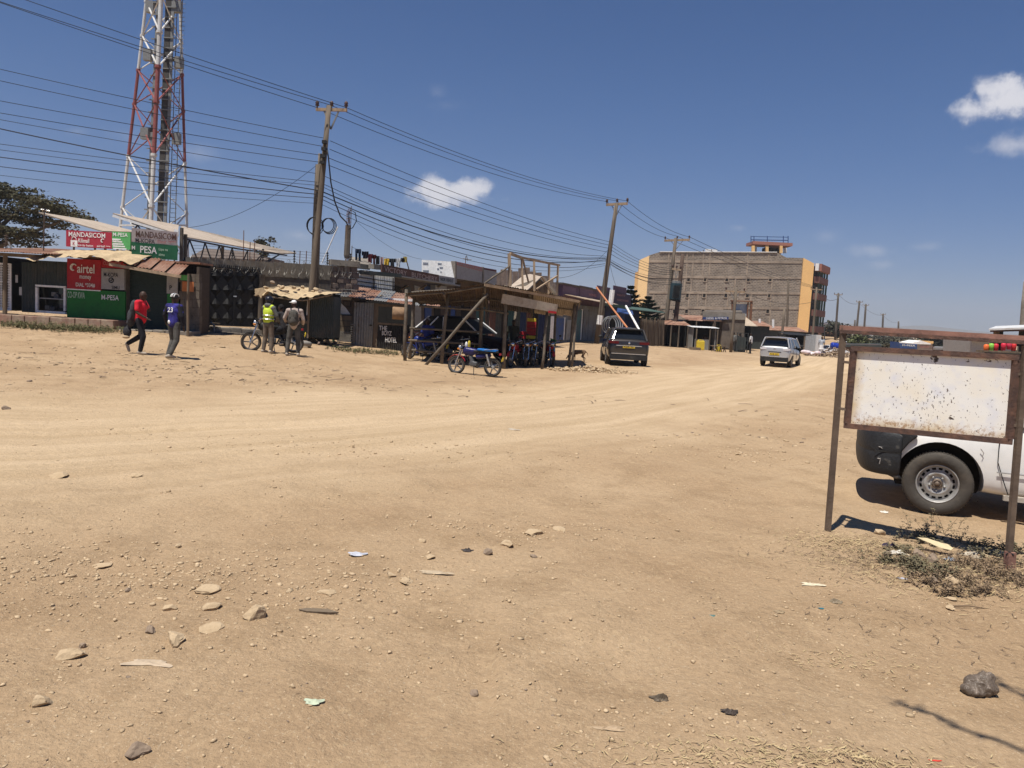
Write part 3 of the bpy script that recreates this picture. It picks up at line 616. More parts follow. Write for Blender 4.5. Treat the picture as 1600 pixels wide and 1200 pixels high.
for x in (291, 312, 335): part('leg', mStick, bn, lambda m: m.beam(P(x, 502+(x-290)*.08, 30), GY(x, 520, 30), .05))
part('rail', mTin, bn, lambda m: m.tube([P(322, 512, 29.8), P(325, 506, 29.8), P(330, 504, 29.8), P(334, 507, 29.8), P(335, 520, 29.8)], .03, 6))
# ================================================================ small kiosk with stones on its cloth roof
def rock_mb(c, sx, sy, sz, seed, sub=2, rot=None, flat=.0):
    rr = random.Random(seed); bm = bmesh.new(); bmesh.ops.create_icosphere(bm, subdivisions=sub, radius=1)
    planes = [(Vector((rr.uniform(-1, 1), rr.uniform(-1, 1), rr.uniform(-1, 1))).normalized(), rr.uniform(.44, .78)) for _ in range(13)]
    rz = Matrix.Rotation(rr.uniform(0, 6.28) if rot is None else rot, 3, 'Z'); ov = []
    for v in bm.verts:
        p = v.co.copy()
        for n, d in planes:
            e = p.dot(n)-d
            if e > 0: p -= n*e
        p += Vector((rr.uniform(-1, 1), rr.uniform(-1, 1), rr.uniform(-1, 1)))*.04
        p = Vector((p.x*sx, p.y*sy, p.z*sz)); v.co = rz @ p
    mb = MB(); mb.add([Vector(c)+v.co for v in bm.verts], [tuple(l.index for l in f.verts) for f in bm.faces]); bm.free(); return mb
mRock = M('pale_field_stone', (.50, .375, .235), .95, 0, (.36, .265, .16), 7, .4, .65, bump=.6, bs=50, bd=.01); mRockDk = M('brown_field_stone', (.30, .225, .16), .95, 0, (.19, .14, .10), 9, .4, .65, bump=.6, bs=50, bd=.01)
PK = Pl(404, 30.5, 525, 30.5); kz = PK.uz(500, 528)[1]
k3 = T('stall', 'small dark tin stall with a ragged beige cloth roof beside the leaning poles', 'stall', PK.pt(PK.L*.5, kz))
part('side_wall', mTinDark, k3, lambda m: PK.corr(m, 482, 462, 520, 528, amp=.018)); part('back_wall', mTinDark, k3, lambda m: PK.slabp(m, 412, 456, 520, 530, -1.2, -1.25))
part('side_wall', mTinDark, k3, lambda m: PK.boxu(m, PK.uz(411, 500)[0], PK.uz(413, 500)[0], kz, PK.uz(413, 462)[1], -.3, -1.2)); part('side_wall', mTinDark, k3, lambda m: PK.boxu(m, PK.uz(519.5, 500)[0], PK.uz(521, 500)[0], kz, PK.uz(520, 464)[1], -.03, -1.2))
part('counter', mWood, k3, lambda m: PK.slabp(m, 413, 500, 480, 504, -.1, -.6)); part('counter_front', mTinDark, k3, lambda m: PK.slabp(m, 413, 504, 480, 530, -.2, -.25))
m = MB(); cloth(m, PK, (405, 522), [(405, 447), (440, 444), (480, 448), (522, 456)], [(405, 458), (412, 462), (416, 466), (424, 456), (450, 464), (470, 468), (485, 465), (522, 459)], -1.4, .55, 50, 10, .035); m.sm(); m.build('cloth_roof', mCloth, k3)
part('ragged_flap', mCloth, k3, lambda m: m.slab([PK.pt(*PK.uz(406, 452), .6), PK.pt(*PK.uz(407, 463), .62), PK.pt(*PK.uz(412, 461), .6), PK.pt(*PK.uz(416, 467), .62), PK.pt(*PK.uz(418, 459), .6), PK.pt(*PK.uz(424, 456), .6), PK.pt(*PK.uz(418, 450), .58)], .02))
part('roof_pole', mWood, k3, lambda m: m.tube([PK.pt(*PK.uz(404, 462), .5), PK.pt(*PK.uz(480, 470), .5), PK.pt(*PK.uz(524, 461), .45)], .035, 6))
part('post', mWood, k3, lambda m: m.tube([PK.pt(*PK.uz(482, 528), .1), PK.pt(*PK.uz(484, 464), .1)], .04, 6))
for i, (x, y, w, dk) in enumerate([(425, 441, 11, 1), (415, 449, 13, 0), (441, 449, 14, 0), (430, 455, 9, 1), (447, 455, 12, 1), (459, 449, 12, 0), (466, 453, 9, 1), (473, 449, 12, 0), (437, 447, 10, 0), (495, 452, 14, 0), (500, 456, 11, 1), (455, 458, 8, 1), (489, 455, 8, 0)]):
    rank = sorted([415, 425, 430, 437, 441, 447, 455, 459, 466, 473, 489, 495, 500]).index(x); s = w/1200*29.6*.5; q = P(x, y, 29.9+(i % 3)*.35); single(rock_mb(q, s, s*.8, s*.55, i+50), 'roof_stone', mRockDk if dk else mRock, q-Vector((0, 0, s*.5)), '%s stone on the cloth roof of the small stall, %s from the left' % ('brown' if dk else 'pale', ('first', 'second', 'third', 'fourth', 'fifth', 'sixth', 'seventh', 'eighth', 'ninth', 'tenth', 'eleventh', 'twelfth', 'last')[rank]), 'stone', 'stones holding down the stall roof')
sp = gz(*P(482, 524, 30)[:2]); 
# ================================================================ shacks: hotel
PH = Pl(520, 33, 642, 33.4)
mStripe = M('green_yellow_stripes', (.10, .22, .05), .8)
k4 = T('shack', 'low dark tin eating shack with a grey corrugated door and white hand-painted name', 'shack', PH.pt(PH.L*.5, PH.uz(580, 548)[1]))
for (pl_, y0, y1) in ((PH, 470, 532),):
    pp = part('striped_post', M('dark_green_post', (.03, .07, .03), .8), k4, lambda m: pl_.slabp(m, 520.5, 463, 524, 534, .05, -.05))
    for i in range(11): part('stripe', mStripe if i % 2 else mTextG, pp, lambda m: pl_.slabp(m, 521.5, 470+i*3.0, 527.5, 471.5+i*3.0, .08, .05))
part('wall_sheet', mTinDark, k4, lambda m: PH.slabp(m, 525, 491, 551, 527, .0, -.04)); part('upper_opening', mConc, k4, lambda m: PH.slabp(m, 530, 472, 551, 491, -.8, -.85))
part('hanging_cloth', mWhiteP, k4, lambda m: m.slab([PH.pt(*PH.uz(533, 474), -.1), PH.pt(*PH.uz(531, 490), -.1), PH.pt(*PH.uz(549, 494), -.1), PH.pt(*PH.uz(540, 481), -.1)], .02)); part('lintel', mGreyP, k4, lambda m: PH.slabp(m, 528, 463, 549, 468.5, .03, -.03))
for i in range(4): part('wall_board', mWood, k4, lambda m: PH.slabp(m, 525, 493+i*8.6, 550, 500.8+i*8.6, .03+.006*(i % 2), .0))
part('stone_base', mConc, k4, lambda m: [PH.slabp(m, 527, 518, 549, 534, .1, -.05)])
dr = part('corrugated_door', mTin, k4, lambda m: PH.corr(m, 552.5, 473, 583, 545, .16, .02, .11))
part('handle', mBlack, dr, lambda m: m.ell(PH.pt(*PH.uz(580, 508), .26), (.07, .03, .04), 8, 6))
part('louvre_stack', mConc, k4, lambda m: [PH.slabp(m, 548.5, 506+i*3.7, 555, 508+i*3.7, .2, .0) for i in range(9)])
part('door_frame', mWood, k4, lambda m: [PH.slabp(m, 550.5, 470, 553, 546, .1, -.06), PH.slabp(m, 583.5, 474, 590, 549, .08, -.06), PH.slabp(m, 588, 476, 634, 480, .06, -.05)])
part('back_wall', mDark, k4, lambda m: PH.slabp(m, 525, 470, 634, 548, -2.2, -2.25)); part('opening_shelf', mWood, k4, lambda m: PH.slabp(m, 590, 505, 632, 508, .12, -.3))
for i in range(5): part('lower_sheet', mBlack, k4, lambda m: PH.corr(m, 590+i*9.7, 507, 600+i*9.7, 547+i*.5, .05+.01*(i % 2), .012, .08))
mTH = mTextW
PH.text('THE', 592.5, 509, 605, 516, mTH, k4, .1); PH.text('BOYZ', 597, 517, 612, 524, mTH, k4, .1); PH.text('HOTEL', 602, 527, 620, 535, mTH, k4, .1)
for i in range(8):
    x0 = 524+i*20; yy = 462+.12*(x0-524)
    q0 = P(x0, yy-1, 33-.0), ; a = PH.pt(PH.uz(x0, 470)[0], PH.uz(x0, yy)[1], .55); b = PH.pt(PH.uz(x0+22, 470)[0], PH.uz(x0+22, yy+2.4)[1], .55)
    part('roof_sheet', mRustRoof if i % 3 else mTin, k4, lambda m: m.corr(a, b-a, Vector((0, 2.2, .46+.04*(i % 2))), .018, .1))
for i, (x, y, w) in enumerate([(560, 461, 12), (574, 463, 9), (590, 465, 14), (596, 461, 10), (608, 467, 12), (640, 470, 12), (655, 473, 10), (668, 474, 12), (683, 477, 10)]):
    s = w/1200*33*.5; q = P(x, y+1, 33.6); single(rock_mb(q, s, s*.8, s*.4, i+90, 1), 'roof_stone', (mRockDk, mRock)[i % 2], q-Vector((0, 0, s*.4)), 'stone on the rusty roof of the eating shack, %s from the left' % ('first', 'second', 'third', 'fourth', 'fifth', 'sixth', 'seventh', 'eighth', 'ninth')[i], 'stone', 'stones on the shack roof')
single(MB().box(-.8, -.5, 0, .8, .5, .1), 'sack', mWhiteP, (0, 0, 0), 'white folded sack lying on the shack roof', 'sack').location = P(620, 470, 33.8)
o = MB(); o.lathe(P(613, 489, 32.4), (1, .15, 0), [(0, 0), (.24, 0), (.27, .03), (.27, .52), (.24, .55), (0, .55)], 18); o.sm(); single(o, 'rolled_mat', M('brown_roll', (.30, .19, .11), .9, 0, (.22, .14, .08), 5), P(620, 498, 32.4), 'rolled brown mat hung under the shack eaves', 'rolled mat')
for i, (x, y, w, h_) in enumerate([(500, 529, 14, 9), (511, 531, 11, 12), (523, 535, 14, 10), (506, 520, 10, 8), (474, 534, 16, 10), (487, 529, 18, 10), (533, 540, 9, 6), (560, 548, 7, 4), (498, 536, 8, 6)]):
    s = w/1200*31*.5; q = G(x, y+h_/2); single(rock_mb(q+Vector((0, 0, s*.4)), s, s*.8, h_/1200*31*.55, i+20), 'boulder', (mStone, mRock)[i % 2], q, 'rough building stone, ' + ('small one by the dark stall corner', 'tall one right of the stall', 'wide one beneath the striped post', 'little one nearest the tallest pole', 'flat one left of the pole foot', 'wide one right against the pole foot', 'flat one right of the striped post', 'low one in front of the tin door', 'small one between pole and stall corner')[i], 'stone', 'stones along the shack fronts')
tyr = MB(); tyr.lathe(G(474, 542)+Vector((0, 0, .1)), (0, .2, 1), [(.17, -.08), (.27, -.09), (.31, 0), (.27, .09), (.17, .08), (.15, 0), (.17, -.08)], 22); tyr.sm(); single(tyr, 'old_tyre', M('grey_old_tyre', (.25, .23, .2), .9), G(474, 542), 'old grey tyre lying at the foot of the utility pole', 'tyre')
# ================================================================ telecom tower
mTwW = M('tower_white', (.62, .61, .58), .6, .1, (.45, .40, .34), 1, .5, .75); mTwR = M('tower_red', (.27, .085, .075), .6, .1, (.20, .07, .06), 1, .5, .7); mGalv = M('galvanised_steel', (.23, .23, .22), .6, .3)
tw_Y = 58.0
tw = T('lattice_tower', 'tall red and white three-legged telecom lattice tower behind the shops', 'tower', P(240, 440, tw_Y+1.5))
def twp(px, py, Y): return P(px, py, Y)
# leg lines through pixel stations (left, right at back depth; middle nearest)
lvl = [(-118, 0), (-58, 0), (2, 0), (54, 1), (109, 2), (161, 3), (244, 4), (325, 5), (352, 6), (420, 7), (452, 8)]
LY, RY, MY = tw_Y+1.4, tw_Y+2.4, tw_Y-1.8
def legL(y): t = (y-2)/350; return P(228.5-40.5*t, y, LY)
def legR(y): t = (y-2)/350; return P(281-(-11)*t, y, RY)
def legM(y): t = (y-2)/350; return P(251.5-16*t+0, y, MY-.6*t)
ysL = [-120, -60, 2, 56, 110, 163, 244, 324, 400, 450]; ysR = [-112, -50, 10, 66, 117, 174, 255, 334, 408, 450]; ysM = [-126, -66, -8, 50, 104, 159, 242, 322, 400, 450]
col_of = lambda y: mTwW if (y < -100 or 2 <= y < 106 or y >= 240) else mTwR
for fn, ys, r in ((legL, ysL, .11), (legR, ysR, .10), (legM, ysM, .15)):
    for a, b in zip(ys[:-1], ys[1:]): part('leg', col_of((a+b)/2), tw, lambda m: m.tube([fn(a), fn(b)], r, 10))
    for a in ys: part('flange', col_of(a+5), tw, lambda m: m.tube([fn(a-2), fn(a+2)], r*1.45, 10))
for i in range(len(ysL)-1):
    c = col_of((ysM[i]+ysM[i+1])/2)
    for (fa, ya, fb, yb, r) in ((legL, ysL[i], legM, ysM[i+1], .065), (legR, ysR[i], legM, ysM[i+1], .06), (legM, ysM[i], legL, ysL[i+1], .045), (legL, ysL[i], legR, ysR[i+1], .04), (legR, ysR[i], legL, ysL[i+1], .045), (legM, ysM[i], legR, ysR[i+1], .04)):
        if fa is legM and i % 3 == 0: continue
        part('brace', c, tw, lambda m: m.tube([fa(ya), fb(yb)], r, 6))
cen = lambda y: (legL(y)+legR(y)+legM(y))/3
for dx, w, cmat in ((-.35, .26, mGalv), (.55, .42, M('dark_feeder_cables', (.06, .055, .05), .7)), (.95, .2, mGalv)):
    part('cable_tray', cmat, tw, lambda m: m.beam(cen(-100)+Vector((dx*.8, 0, 0)), cen(440)+Vector((dx, 0, 0)), w, .12))
lad = part('ladder', mGalv, tw, lambda m: [m.tube([cen(-100)+Vector((d*.8, .4, 0)), cen(440)+Vector((d, .4, 0))], .035, 5) for d in (1.1, 1.55)])
kind(part('ladder_rungs', mGalv, lad, lambda m: [m.tube([cen(y)+Vector((1.1, .4, 0)), cen(y)+Vector((1.55, .4, 0))], .02, 4) for y in range(-90, 430, 7)]), 'stuff')
kind(part('tray_brackets', mGalv, tw, lambda m: [m.beam(cen(y)+Vector((-.65, -.1, 0)), cen(y)+Vector((-.05, -.1, 0)), .08) for y in range(-90, 430, 19)]+[m.beam(cen(y)+Vector((.25, -.1, 0)), cen(y)+Vector((1.1, -.1, 0)), .07) for y in range(-85, 430, 16)]), 'stuff')
for (x, y, Y) in ((234, 81, 57.5), (274, 93, 59), (230, 204, 57.5), (270, 212, 59), (238, 6, 59), (272, 6, 59)):
    a = part('antenna_mount', mTwW if y in (81,) else mBlack, tw, lambda m: m.beam(P(x-9, y, Y), P(x+8, y-1, Y), .22, .25)); part('antenna_unit', mGalv, a, lambda m: m.obox(P(x+(6 if x > 250 else -3), y+5, Y-.2), (.28, 0, 0), (0, .2, 0), (0, 0, .4)))
for y, mt_ in ((352, mTwW), (386, mTwW)): part('base_frame', mt_, tw, lambda m: [m.beam(legL(y), legR(y), .12), m.beam(legL(y), legM(y), .12), m.beam(legM(y), legR(y), .12)])
# ================================================================ utility poles
mIns = M('brown_insulator', (.09, .05, .04), .4)
def upole(label, base, top, r0, r1, arms=(), bands=(), mat=mWoodOld, group=None):
    t = T('utility_pole', label, 'utility pole', base, group=group)
    part('pole', mat, t, lambda m: m.tube([Vector(base)+(Vector(top)-Vector(base))*k for k in (-.02, .25, .5, .75, 1)], [r0, r0*.95+r1*.05, (r0+r1)/2, r1*1.1, r1], 10, wob=.05).sm())
    for (a, b, w) in arms:
        a, b = Vector(a), Vector(b); part('crossarm', mWoodPale, t, lambda m: m.beam(a, b, w, w*1.1))
        mid = (a+b)/2
        for s in (-1, 1): part('arm_brace', mGalv, t, lambda m: m.beam(mid+Vector((0, 0, -.75)), mid+(b-mid)*s*.5, .05))
        for k in (0.03, .5, .97):
            q = a.lerp(b, k)+Vector((0, 0, w*.5)); i_ = part('insulator', mIns, t, lambda m: m.lathe(q, (0, 0, 1), [(.03, 0), (.03, .08), (.09, .1), (.06, .16), (.085, .2), (.05, .27), (.0, .3)], 8).sm())
    for k in bands:
        q = Vector(base).lerp(Vector(top), k); d = (Vector(top)-Vector(base)).normalized(); part('painted_band', mWhiteP, t, lambda m: m.tube([q-d*.3, q+d*.3], r0*1.04, 12))
    return t
B1, T1 = gz(*P(480, 531, 31)[:2]), P(514, 165, 31)
p1 = upole('tallest wooden utility pole, leaning, with a crossarm and hanging black cable', B1, T1, .135, .095, [(P(494, 171, 31.2), P(542, 172, 31), .1)], (.145,), mWoodOld)
B1b, T1b = gz(*P(489, 522, 32.6)[:2]), P(496, 256, 32.2)
B1b = P(487, 470, 32.6); 
p1b = upole('shorter wooden pole without crossarm strapped beside the tallest pole', P(491, 520, 32.8), P(501, 240, 31.6), .115, .095, (), (), mWoodOld)
p1c = upole('short blunt wooden pole stub lashed to the left of the tallest pole', P(487, 500, 31.6), P(497, 257, 31.0), .115, .105, (), (), mWoodOld)
for q, r in ((P(490, 352, 31), .28), (P(512, 352, 31.2), .24)):
    part('cable_coil', mWire, p1, lambda m: [m.tube([q+Vector((math.cos(a)*(r+.02*k), .15*k, math.sin(a)*(r*1.15+.02*k))) for a in np.linspace(0, 6.3, 20)], .016, 4, cap=False) for k in range(3)])
part('wire_clamps', mBlack, p1, lambda m: [m.obox(P(x, y, 30.8), (.08, 0, 0), (0, .1, 0), (0, 0, .06)) for x, y in ((507, 222), (506, 233), (505, 244), (504, 254))])
B2, T2 = gz(*P(932, 536, 50)[:2]), P(963.5, 317, 50)
p2 = upole('leaning wooden utility pole with a crossarm and white band behind the dark hatchback', B2, T2, .18, .12, [(P(947, 320, 50.2), P(981, 318, 50), .14)], (.17,), mWoodOld)
B3, T3 = gz(*P(1036, 541, 68)[:2]), P(1056, 372, 68)
p3 = upole('pale wooden pole of the transformer pair with a wide crossarm', B3, T3, .19, .14, [(P(1038, 376, 68.3), P(1078, 374.5, 68), .16)], (), mWoodOld)
p3b = upole('dark shorter pole of the transformer pair', gz(*P(1051, 543, 67.5)[:2]), P(1067, 397, 67.5), .22, .16, [(P(1050, 420, 67.5), P(1064, 422, 67.4), .15)], (), M('tarred_wood', (.09, .06, .045), .9))
tf = T('transformer', 'dark blue-green transformer drum mounted between two poles', 'transformer', P(1056, 470, 67.6))
part('tank', M('transformer_green', (.03, .06, .07), .5, .2), tf, lambda m: m.tube([P(1054.5, 468, 67.6), P(1057, 443, 67.6)], .5, 14)); part('cap', mGalv, tf, lambda m: m.tube([P(1057, 443, 67.6), P(1057.3, 439, 67.6)], .42, 14)); part('bracket', mBlack, tf, lambda m: m.beam(P(1048, 468, 67.6), P(1063, 471, 67.5), .7, .15))
for i in range(7): part('cooling_fin', mBlack, tf, lambda m: m.beam(P(1050.5+i*1.6, 466, 66.9), P(1053+i*1.6, 446, 66.9), .04, .2))
far_poles = [(1145, 520, 1149, 450, 64, 1, 'thin wooden pole rising from the fuel shop roof'), (1142, 545, 1151, 448, 62, 0, 'bare wooden pole in front of the fuel shop'), (1219, 552, 1226, 482, 80, 0, 'thin leaning pole above the silver car'), (1229, 545, 1232, 437, 100, 0, 'slim pole in front of the block wall'), (1268, 545, 1276, 449, 110, 1, 'greenish pole beside the orange corner of the big building'),
    (1305, 530, 1310, 458, 150, 1, 'dark pole right of the big building'), (1337, 530, 1343, 470, 190, 1, 'second distant pole along the street, right of the big building'), (1349, 532, 1353, 475, 200, 1, 'third distant pole, tangled with wires'), (1378, 532, 1380, 490, 240, 1, 'distant pole above the rusty signboard frame'), (1403, 535, 1404, 502, 300, 0, 'farthest thin pole on the hazy horizon'), (1334, 530, 1336, 500, 260, 0, 'short thin distant pole'), (1419, 532, 1420, 520, 300, 0, 'tiny distant post near the blue kiosk')]
for (x0, y0, x1, y1, Y, arm, lab) in far_poles:
    b = P(x0, y0, Y); b.z = min(b.z, H(b.x, b.y)); t_ = P(x1, y1, Y); w = .8
    upole(lab, b, t_, .0012*Y+.045, .0009*Y+.035, [(t_+Vector((-w, 0, -.3)), t_+Vector((w, 0, -.3)), .12)] if arm else (), (), M('dark_far_pole', (.10, .085, .07), .9) if Y > 120 else mWoodOld)
# light bracket on the shop pole left and lamp
# wires --------------------------------------------------------------------
def wire(a, b, sag, r, label, group, n=26):
    a, b = Vector(a), Vector(b); m = MB(); m.tube([a.lerp(b, i/n)-Vector((0, 0, 4*sag*(i/n)*(1-i/n))) for i in range(n+1)], r, 4, cap=False); m.sm()
    return single(m, 'overhead_cable', mWire, a, label, 'cable', group)
arm1 = [P(495, 168, 31.1), P(516, 164, 31), P(541, 168, 31)]; arm2 = [P(948, 315, 50.1), P(964, 314, 50), P(980, 314, 50)]; arm3 = [P(1039, 371, 68.2), P(1058, 369, 68), P(1077, 370, 68)]
def ext(x0, y0, x1, y1, Y): # a point left of the frame on the line through two pixels
    xe = -330; return P(xe, y0+(y1-y0)*(xe-x0)/(x1-x0), Y)
LMR = ('left', 'middle', 'right')
ORD = ('uppermost', 'second from top', 'third from top', 'fourth from top', 'fifth from top', 'sixth from top', 'lowest')
for i, (x, y) in enumerate([(0, -5), (0, 2), (75, 0)]): wire(P(-430, y-(430+x)*.335, 24), arm1[i], .12, .012, 'top power line from the upper left to the %s insulator of the tallest pole' % LMR[i], 'top power lines, left span')
for i in range(3): wire(arm1[i], arm2[i], .45, .012, 'top power line from the %s insulator of the tallest pole to the leaning pole' % LMR[i], 'top power lines, middle span'); wire(arm2[i], arm3[i], .35, .016, 'top power line from the %s insulator of the leaning pole to the transformer poles' % LMR[i], 'top power lines, far span'); wire(arm3[i], P(1268+i*6, 449, 110), .4, .02, 'top power line from the %s insulator of the transformer poles toward the orange corner' % LMR[i], 'top power lines, last span')
for i, (yl, yp, y2, ang) in enumerate([(105, 216, 378, .235), (123, 229, 383, .225), (152, 243, 388, .185), (171, 254, 394, .17)]):
    wire(P(-420, yl-420*ang, 25), P(507-i, yp, 31), .15, .011, '%s of the four mid-height cables left of the tallest pole' % ORD[i], 'mid-height cables, left span')
    wire(P(516-i, yp+4, 31), P(953-i, y2, 50), .35, .012, '%s of the four mid-height cables between tallest and leaning pole' % ORD[i], 'mid-height cables, middle span')
    wire(P(953-i, y2, 50), P(1052, 420+i*3, 68), .4, .014, '%s mid-height cable from the leaning pole to the transformer poles' % ORD[i], 'mid-height cables, far span')
for i, (yl, yp, y2, ang, r, sg) in enumerate([(183, 272, 400, .18, .010, .1), (203, 298, 404, .24, .02, .22), (213, 285, 402, .12, .010, .15), (230, 290, 408, .14, .009, .2), (239, 304, 406, .13, .016, .15), (249, 310, 412, .12, .012, .25), (255, 318, 415, .10, .008, .3)]):
    wire(P(-420, yl-420*ang, 26), P(500, yp, 31), sg, r, '%s of the lower drooping telephone cables left of the tallest pole' % ORD[i], 'lower telephone cables, left span')
    wire(P(500, yp, 31), P(945, y2, 50), .75+.08*i, r*1.15, '%s of the lower drooping telephone cables between tallest and leaning pole' % ORD[i], 'lower telephone cables, middle span')
    if i < 5: wire(P(945, y2, 50), P(1050, 432+i*3, 68), .5, r*1.2, '%s lower telephone cable from the leaning pole to the transformer poles' % ORD[i], 'lower telephone cables, far span')
wire(P(500, 254, 31), P(292, 356, 36), .5, .010, 'single thin cable sloping from the tallest pole down to the shed roof', None)
wire(P(952, 388, 50), P(842, 430, 45), .8, .010, 'thin cable drooping from the leaning pole to the gable roof', None); wire(P(951, 402, 50), P(985, 455, 60), 1.2, .010, 'thin cable hanging from the leaning pole to the blue shop', None)
wire(P(556, 345, 33), P(659, 405, 44), .3, .007, 'thin clothes cable beyond the rebar column', None); wire(P(1149, 452, 64), P(1276, 470, 100), .8, .02, 'slack far cable in front of the block wall', None)
for i, (a, b) in enumerate([((1310, 460, 150), (1343, 474, 190)), ((1343, 474, 190), (1380, 493, 240)), ((1310, 466, 150), (1276, 455, 110)), ((1380, 493, 240), (1404, 504, 300))]): wire(P(*a), P(*b), .8, .03, ('far cable between the dark pole and the second distant pole', 'far cable between the second distant pole and the one above the frame', 'far cable from the greenish pole to the dark pole', 'farthest cable near the hazy horizon')[i], None)
hc = MB(); hc.tube([P(*q) for q in [(511, 232, 30.8), (513, 245, 30.8), (517, 285, 30.9), (523, 315, 31.2), (532, 338, 31.8), (541, 347, 32.5), (543, 352, 32.8)]], .028, 6); hc.tube([P(*q) for q in [(546, 350, 33), (544, 335, 33), (548, 328, 33), (555, 332, 33), (557, 345, 33), (551, 356, 33), (545, 358, 33)]], .02, 6); hc.sm(); single(hc, 'hanging_cable', mWire, P(511, 232, 30.8), 'thick black cable hanging from the tallest pole to the concrete column', 'cable')
# ================================================================ rebar column, white pipe, roof slab
rc = T('concrete_column', 'unfinished brown concrete column with bare steel bars on top', 'column', P(543, 412, 34.5))
part('column_shaft', mConcDark, rc, lambda m: m.tube([P(542, 404, 34.5), P(542, 399, 34.5), P(544, 352, 34.5)], [.1, .13, .115], 6, wob=.1))
for i in range(4): part('steel_bar', mRust, rc, lambda m: m.tube([P(541+i*1.6, 412, 34.4+.06*i), P(542.5+i*2.2, 328-i*2, 34.4+.06*i)], .014, 4))
for y in (335, 342, 348): part('steel_tie', mRust, rc, lambda m: m.beam(P(541, y, 34.4), P(549, y-1, 34.4), .02))
single(MB().tube([P(503, 411, 34), P(528, 354, 34)], .025, 6), 'white_pipe', mWhiteP, P(503, 411, 34), 'thin white pipe leaning above the razor wire wall', 'pipe')
for i, (x, y0, y1) in enumerate([(380, 402, 360), (390, 404, 378), (397, 404, 376), (478, 408, 392), (468, 408, 392)]): single(MB().tube([P(x, y0+6, 40), P(x+1, y1, 40)], .022, 4), 'steel_rod', mRust, P(x, y0+6, 40), ('tall thin rod mast behind the compound wall', 'short rod behind the wall, left of the pair', 'short rod behind the wall, right of the pair', 'rod behind the coiled wire next to the poles', 'rod behind the coiled wire, left of its neighbour')[i], 'rod')
hb = T('house', 'low brown hip-roofed house behind the compound wall', 'house', P(360, 430, 55))
part('wall', mStone, hb, lambda m: m.slab([P(300, 440, 55), P(420, 445, 55), P(418, 402, 55), P(300, 398, 55)], 4)); part('roof', M('dark_far_roof', (.14, .11, .09), .9), hb, lambda m: m.slab([P(298, 401, 54), P(420, 406, 54), P(398, 394, 58), P(320, 388, 58)], .3))
# ================================================================ victory building (receding row)
PV = Pl(545, 35.5, 700, 45.5)
vb = T('butchery', 'long receding shop building with brown fascia reading VICTORY BUTCHERY', 'shop', PV.pt(PV.L*.5, H(-5, 41)))
part('wall', M('brown_render', (.11, .085, .065), .9, 0, (.07, .055, .045), 1, .4, .65), vb, lambda m: PV.boxu(m, 0, PV.L, H(-5, 41)-.2, PV.uz(620, 433)[1], -.2, -4))
part('roof_slab', mConc, vb, lambda m: m.slab([P(548, 410, 35.2), P(580, 414, 37.0), P(580, 404, 39.5), P(548, 401, 38)], .25))
part('slab_edge', mConc, vb, lambda m: m.slab([PV.pt(*PV.uz(567, 412), .3), PV.pt(*PV.uz(580, 413.5), .3), PV.pt(*PV.uz(580, 421), .3), PV.pt(*PV.uz(567, 419), .3)], .3))
def quadp(pl, m, x0, ya0, yb0, x1, ya1, yb1, off, th):
    m.slab([pl.pt(*pl.uz(x0, yb0), off), pl.pt(*pl.uz(x1, yb1), off), pl.pt(*pl.uz(x1, ya1), off), pl.pt(*pl.uz(x0, ya0), off)], th, pl.n)
part('brown_fascia', mBrownFas, vb, lambda m: quadp(PV, m, 577, 412, 424, 668, 429, 441, .7, .08))
part('grey_fascia', mGreyP, vb, lambda m: quadp(PV, m, 668.3, 429.5, 439, 694, 433.5, 444.5, .7, .08))
def textp(pl, s, x0, yb0, yt0, x1, yb1, mat, par, off):
    a = pl.pt(*pl.uz(x0, yb0), off); b = pl.pt(*pl.uz(x1, yb1), off); c = pl.pt(*pl.uz(x0, yt0), off); return text(s, a, b-a, (c-a), (c-a).length, (b-a).length, mat, par)
mTextPale = M('faded_pink_lettering', (.40, .30, .27), .8, bump=0)
textp(PV, 'VICTORY', 580, 423, 415, 616, 430.5, mTextPale, vb, .715); textp(PV, 'BUTCHERY', 624, 432, 424.5, 665, 439, mTextPale, vb, .715); textp(PV, 'NOR VENUS', 670, 438, 432.5, 690, 441, mTextK, vb, .715)
part('eave_edge', mTin, vb, lambda m: quadp(PV, m, 545, 421, 423, 697, 444.5, 446.5, .9, .9))
for (x0, x1, mt_) in ((622, 632, mDark), (637, 646, mTinDark), (652, 662, mTin), (668, 678, mBluePaint), (683, 692, mDark)): part('door', mt_, vb, lambda m: quadp(PV, m, x0, 446, 520, x1, 449, 520, -.15, .1))
for x in (628, 657, 680): part('eave_bracket', mWood, vb, lambda m: m.beam(PV.pt(*PV.uz(x, 452), -.1), PV.pt(*PV.uz(x-9, 445), .7), .07))
part('satellite_box', mTin, vb, lambda m: PV.slabp(m, 670, 446, 688, 455, .4, .1))
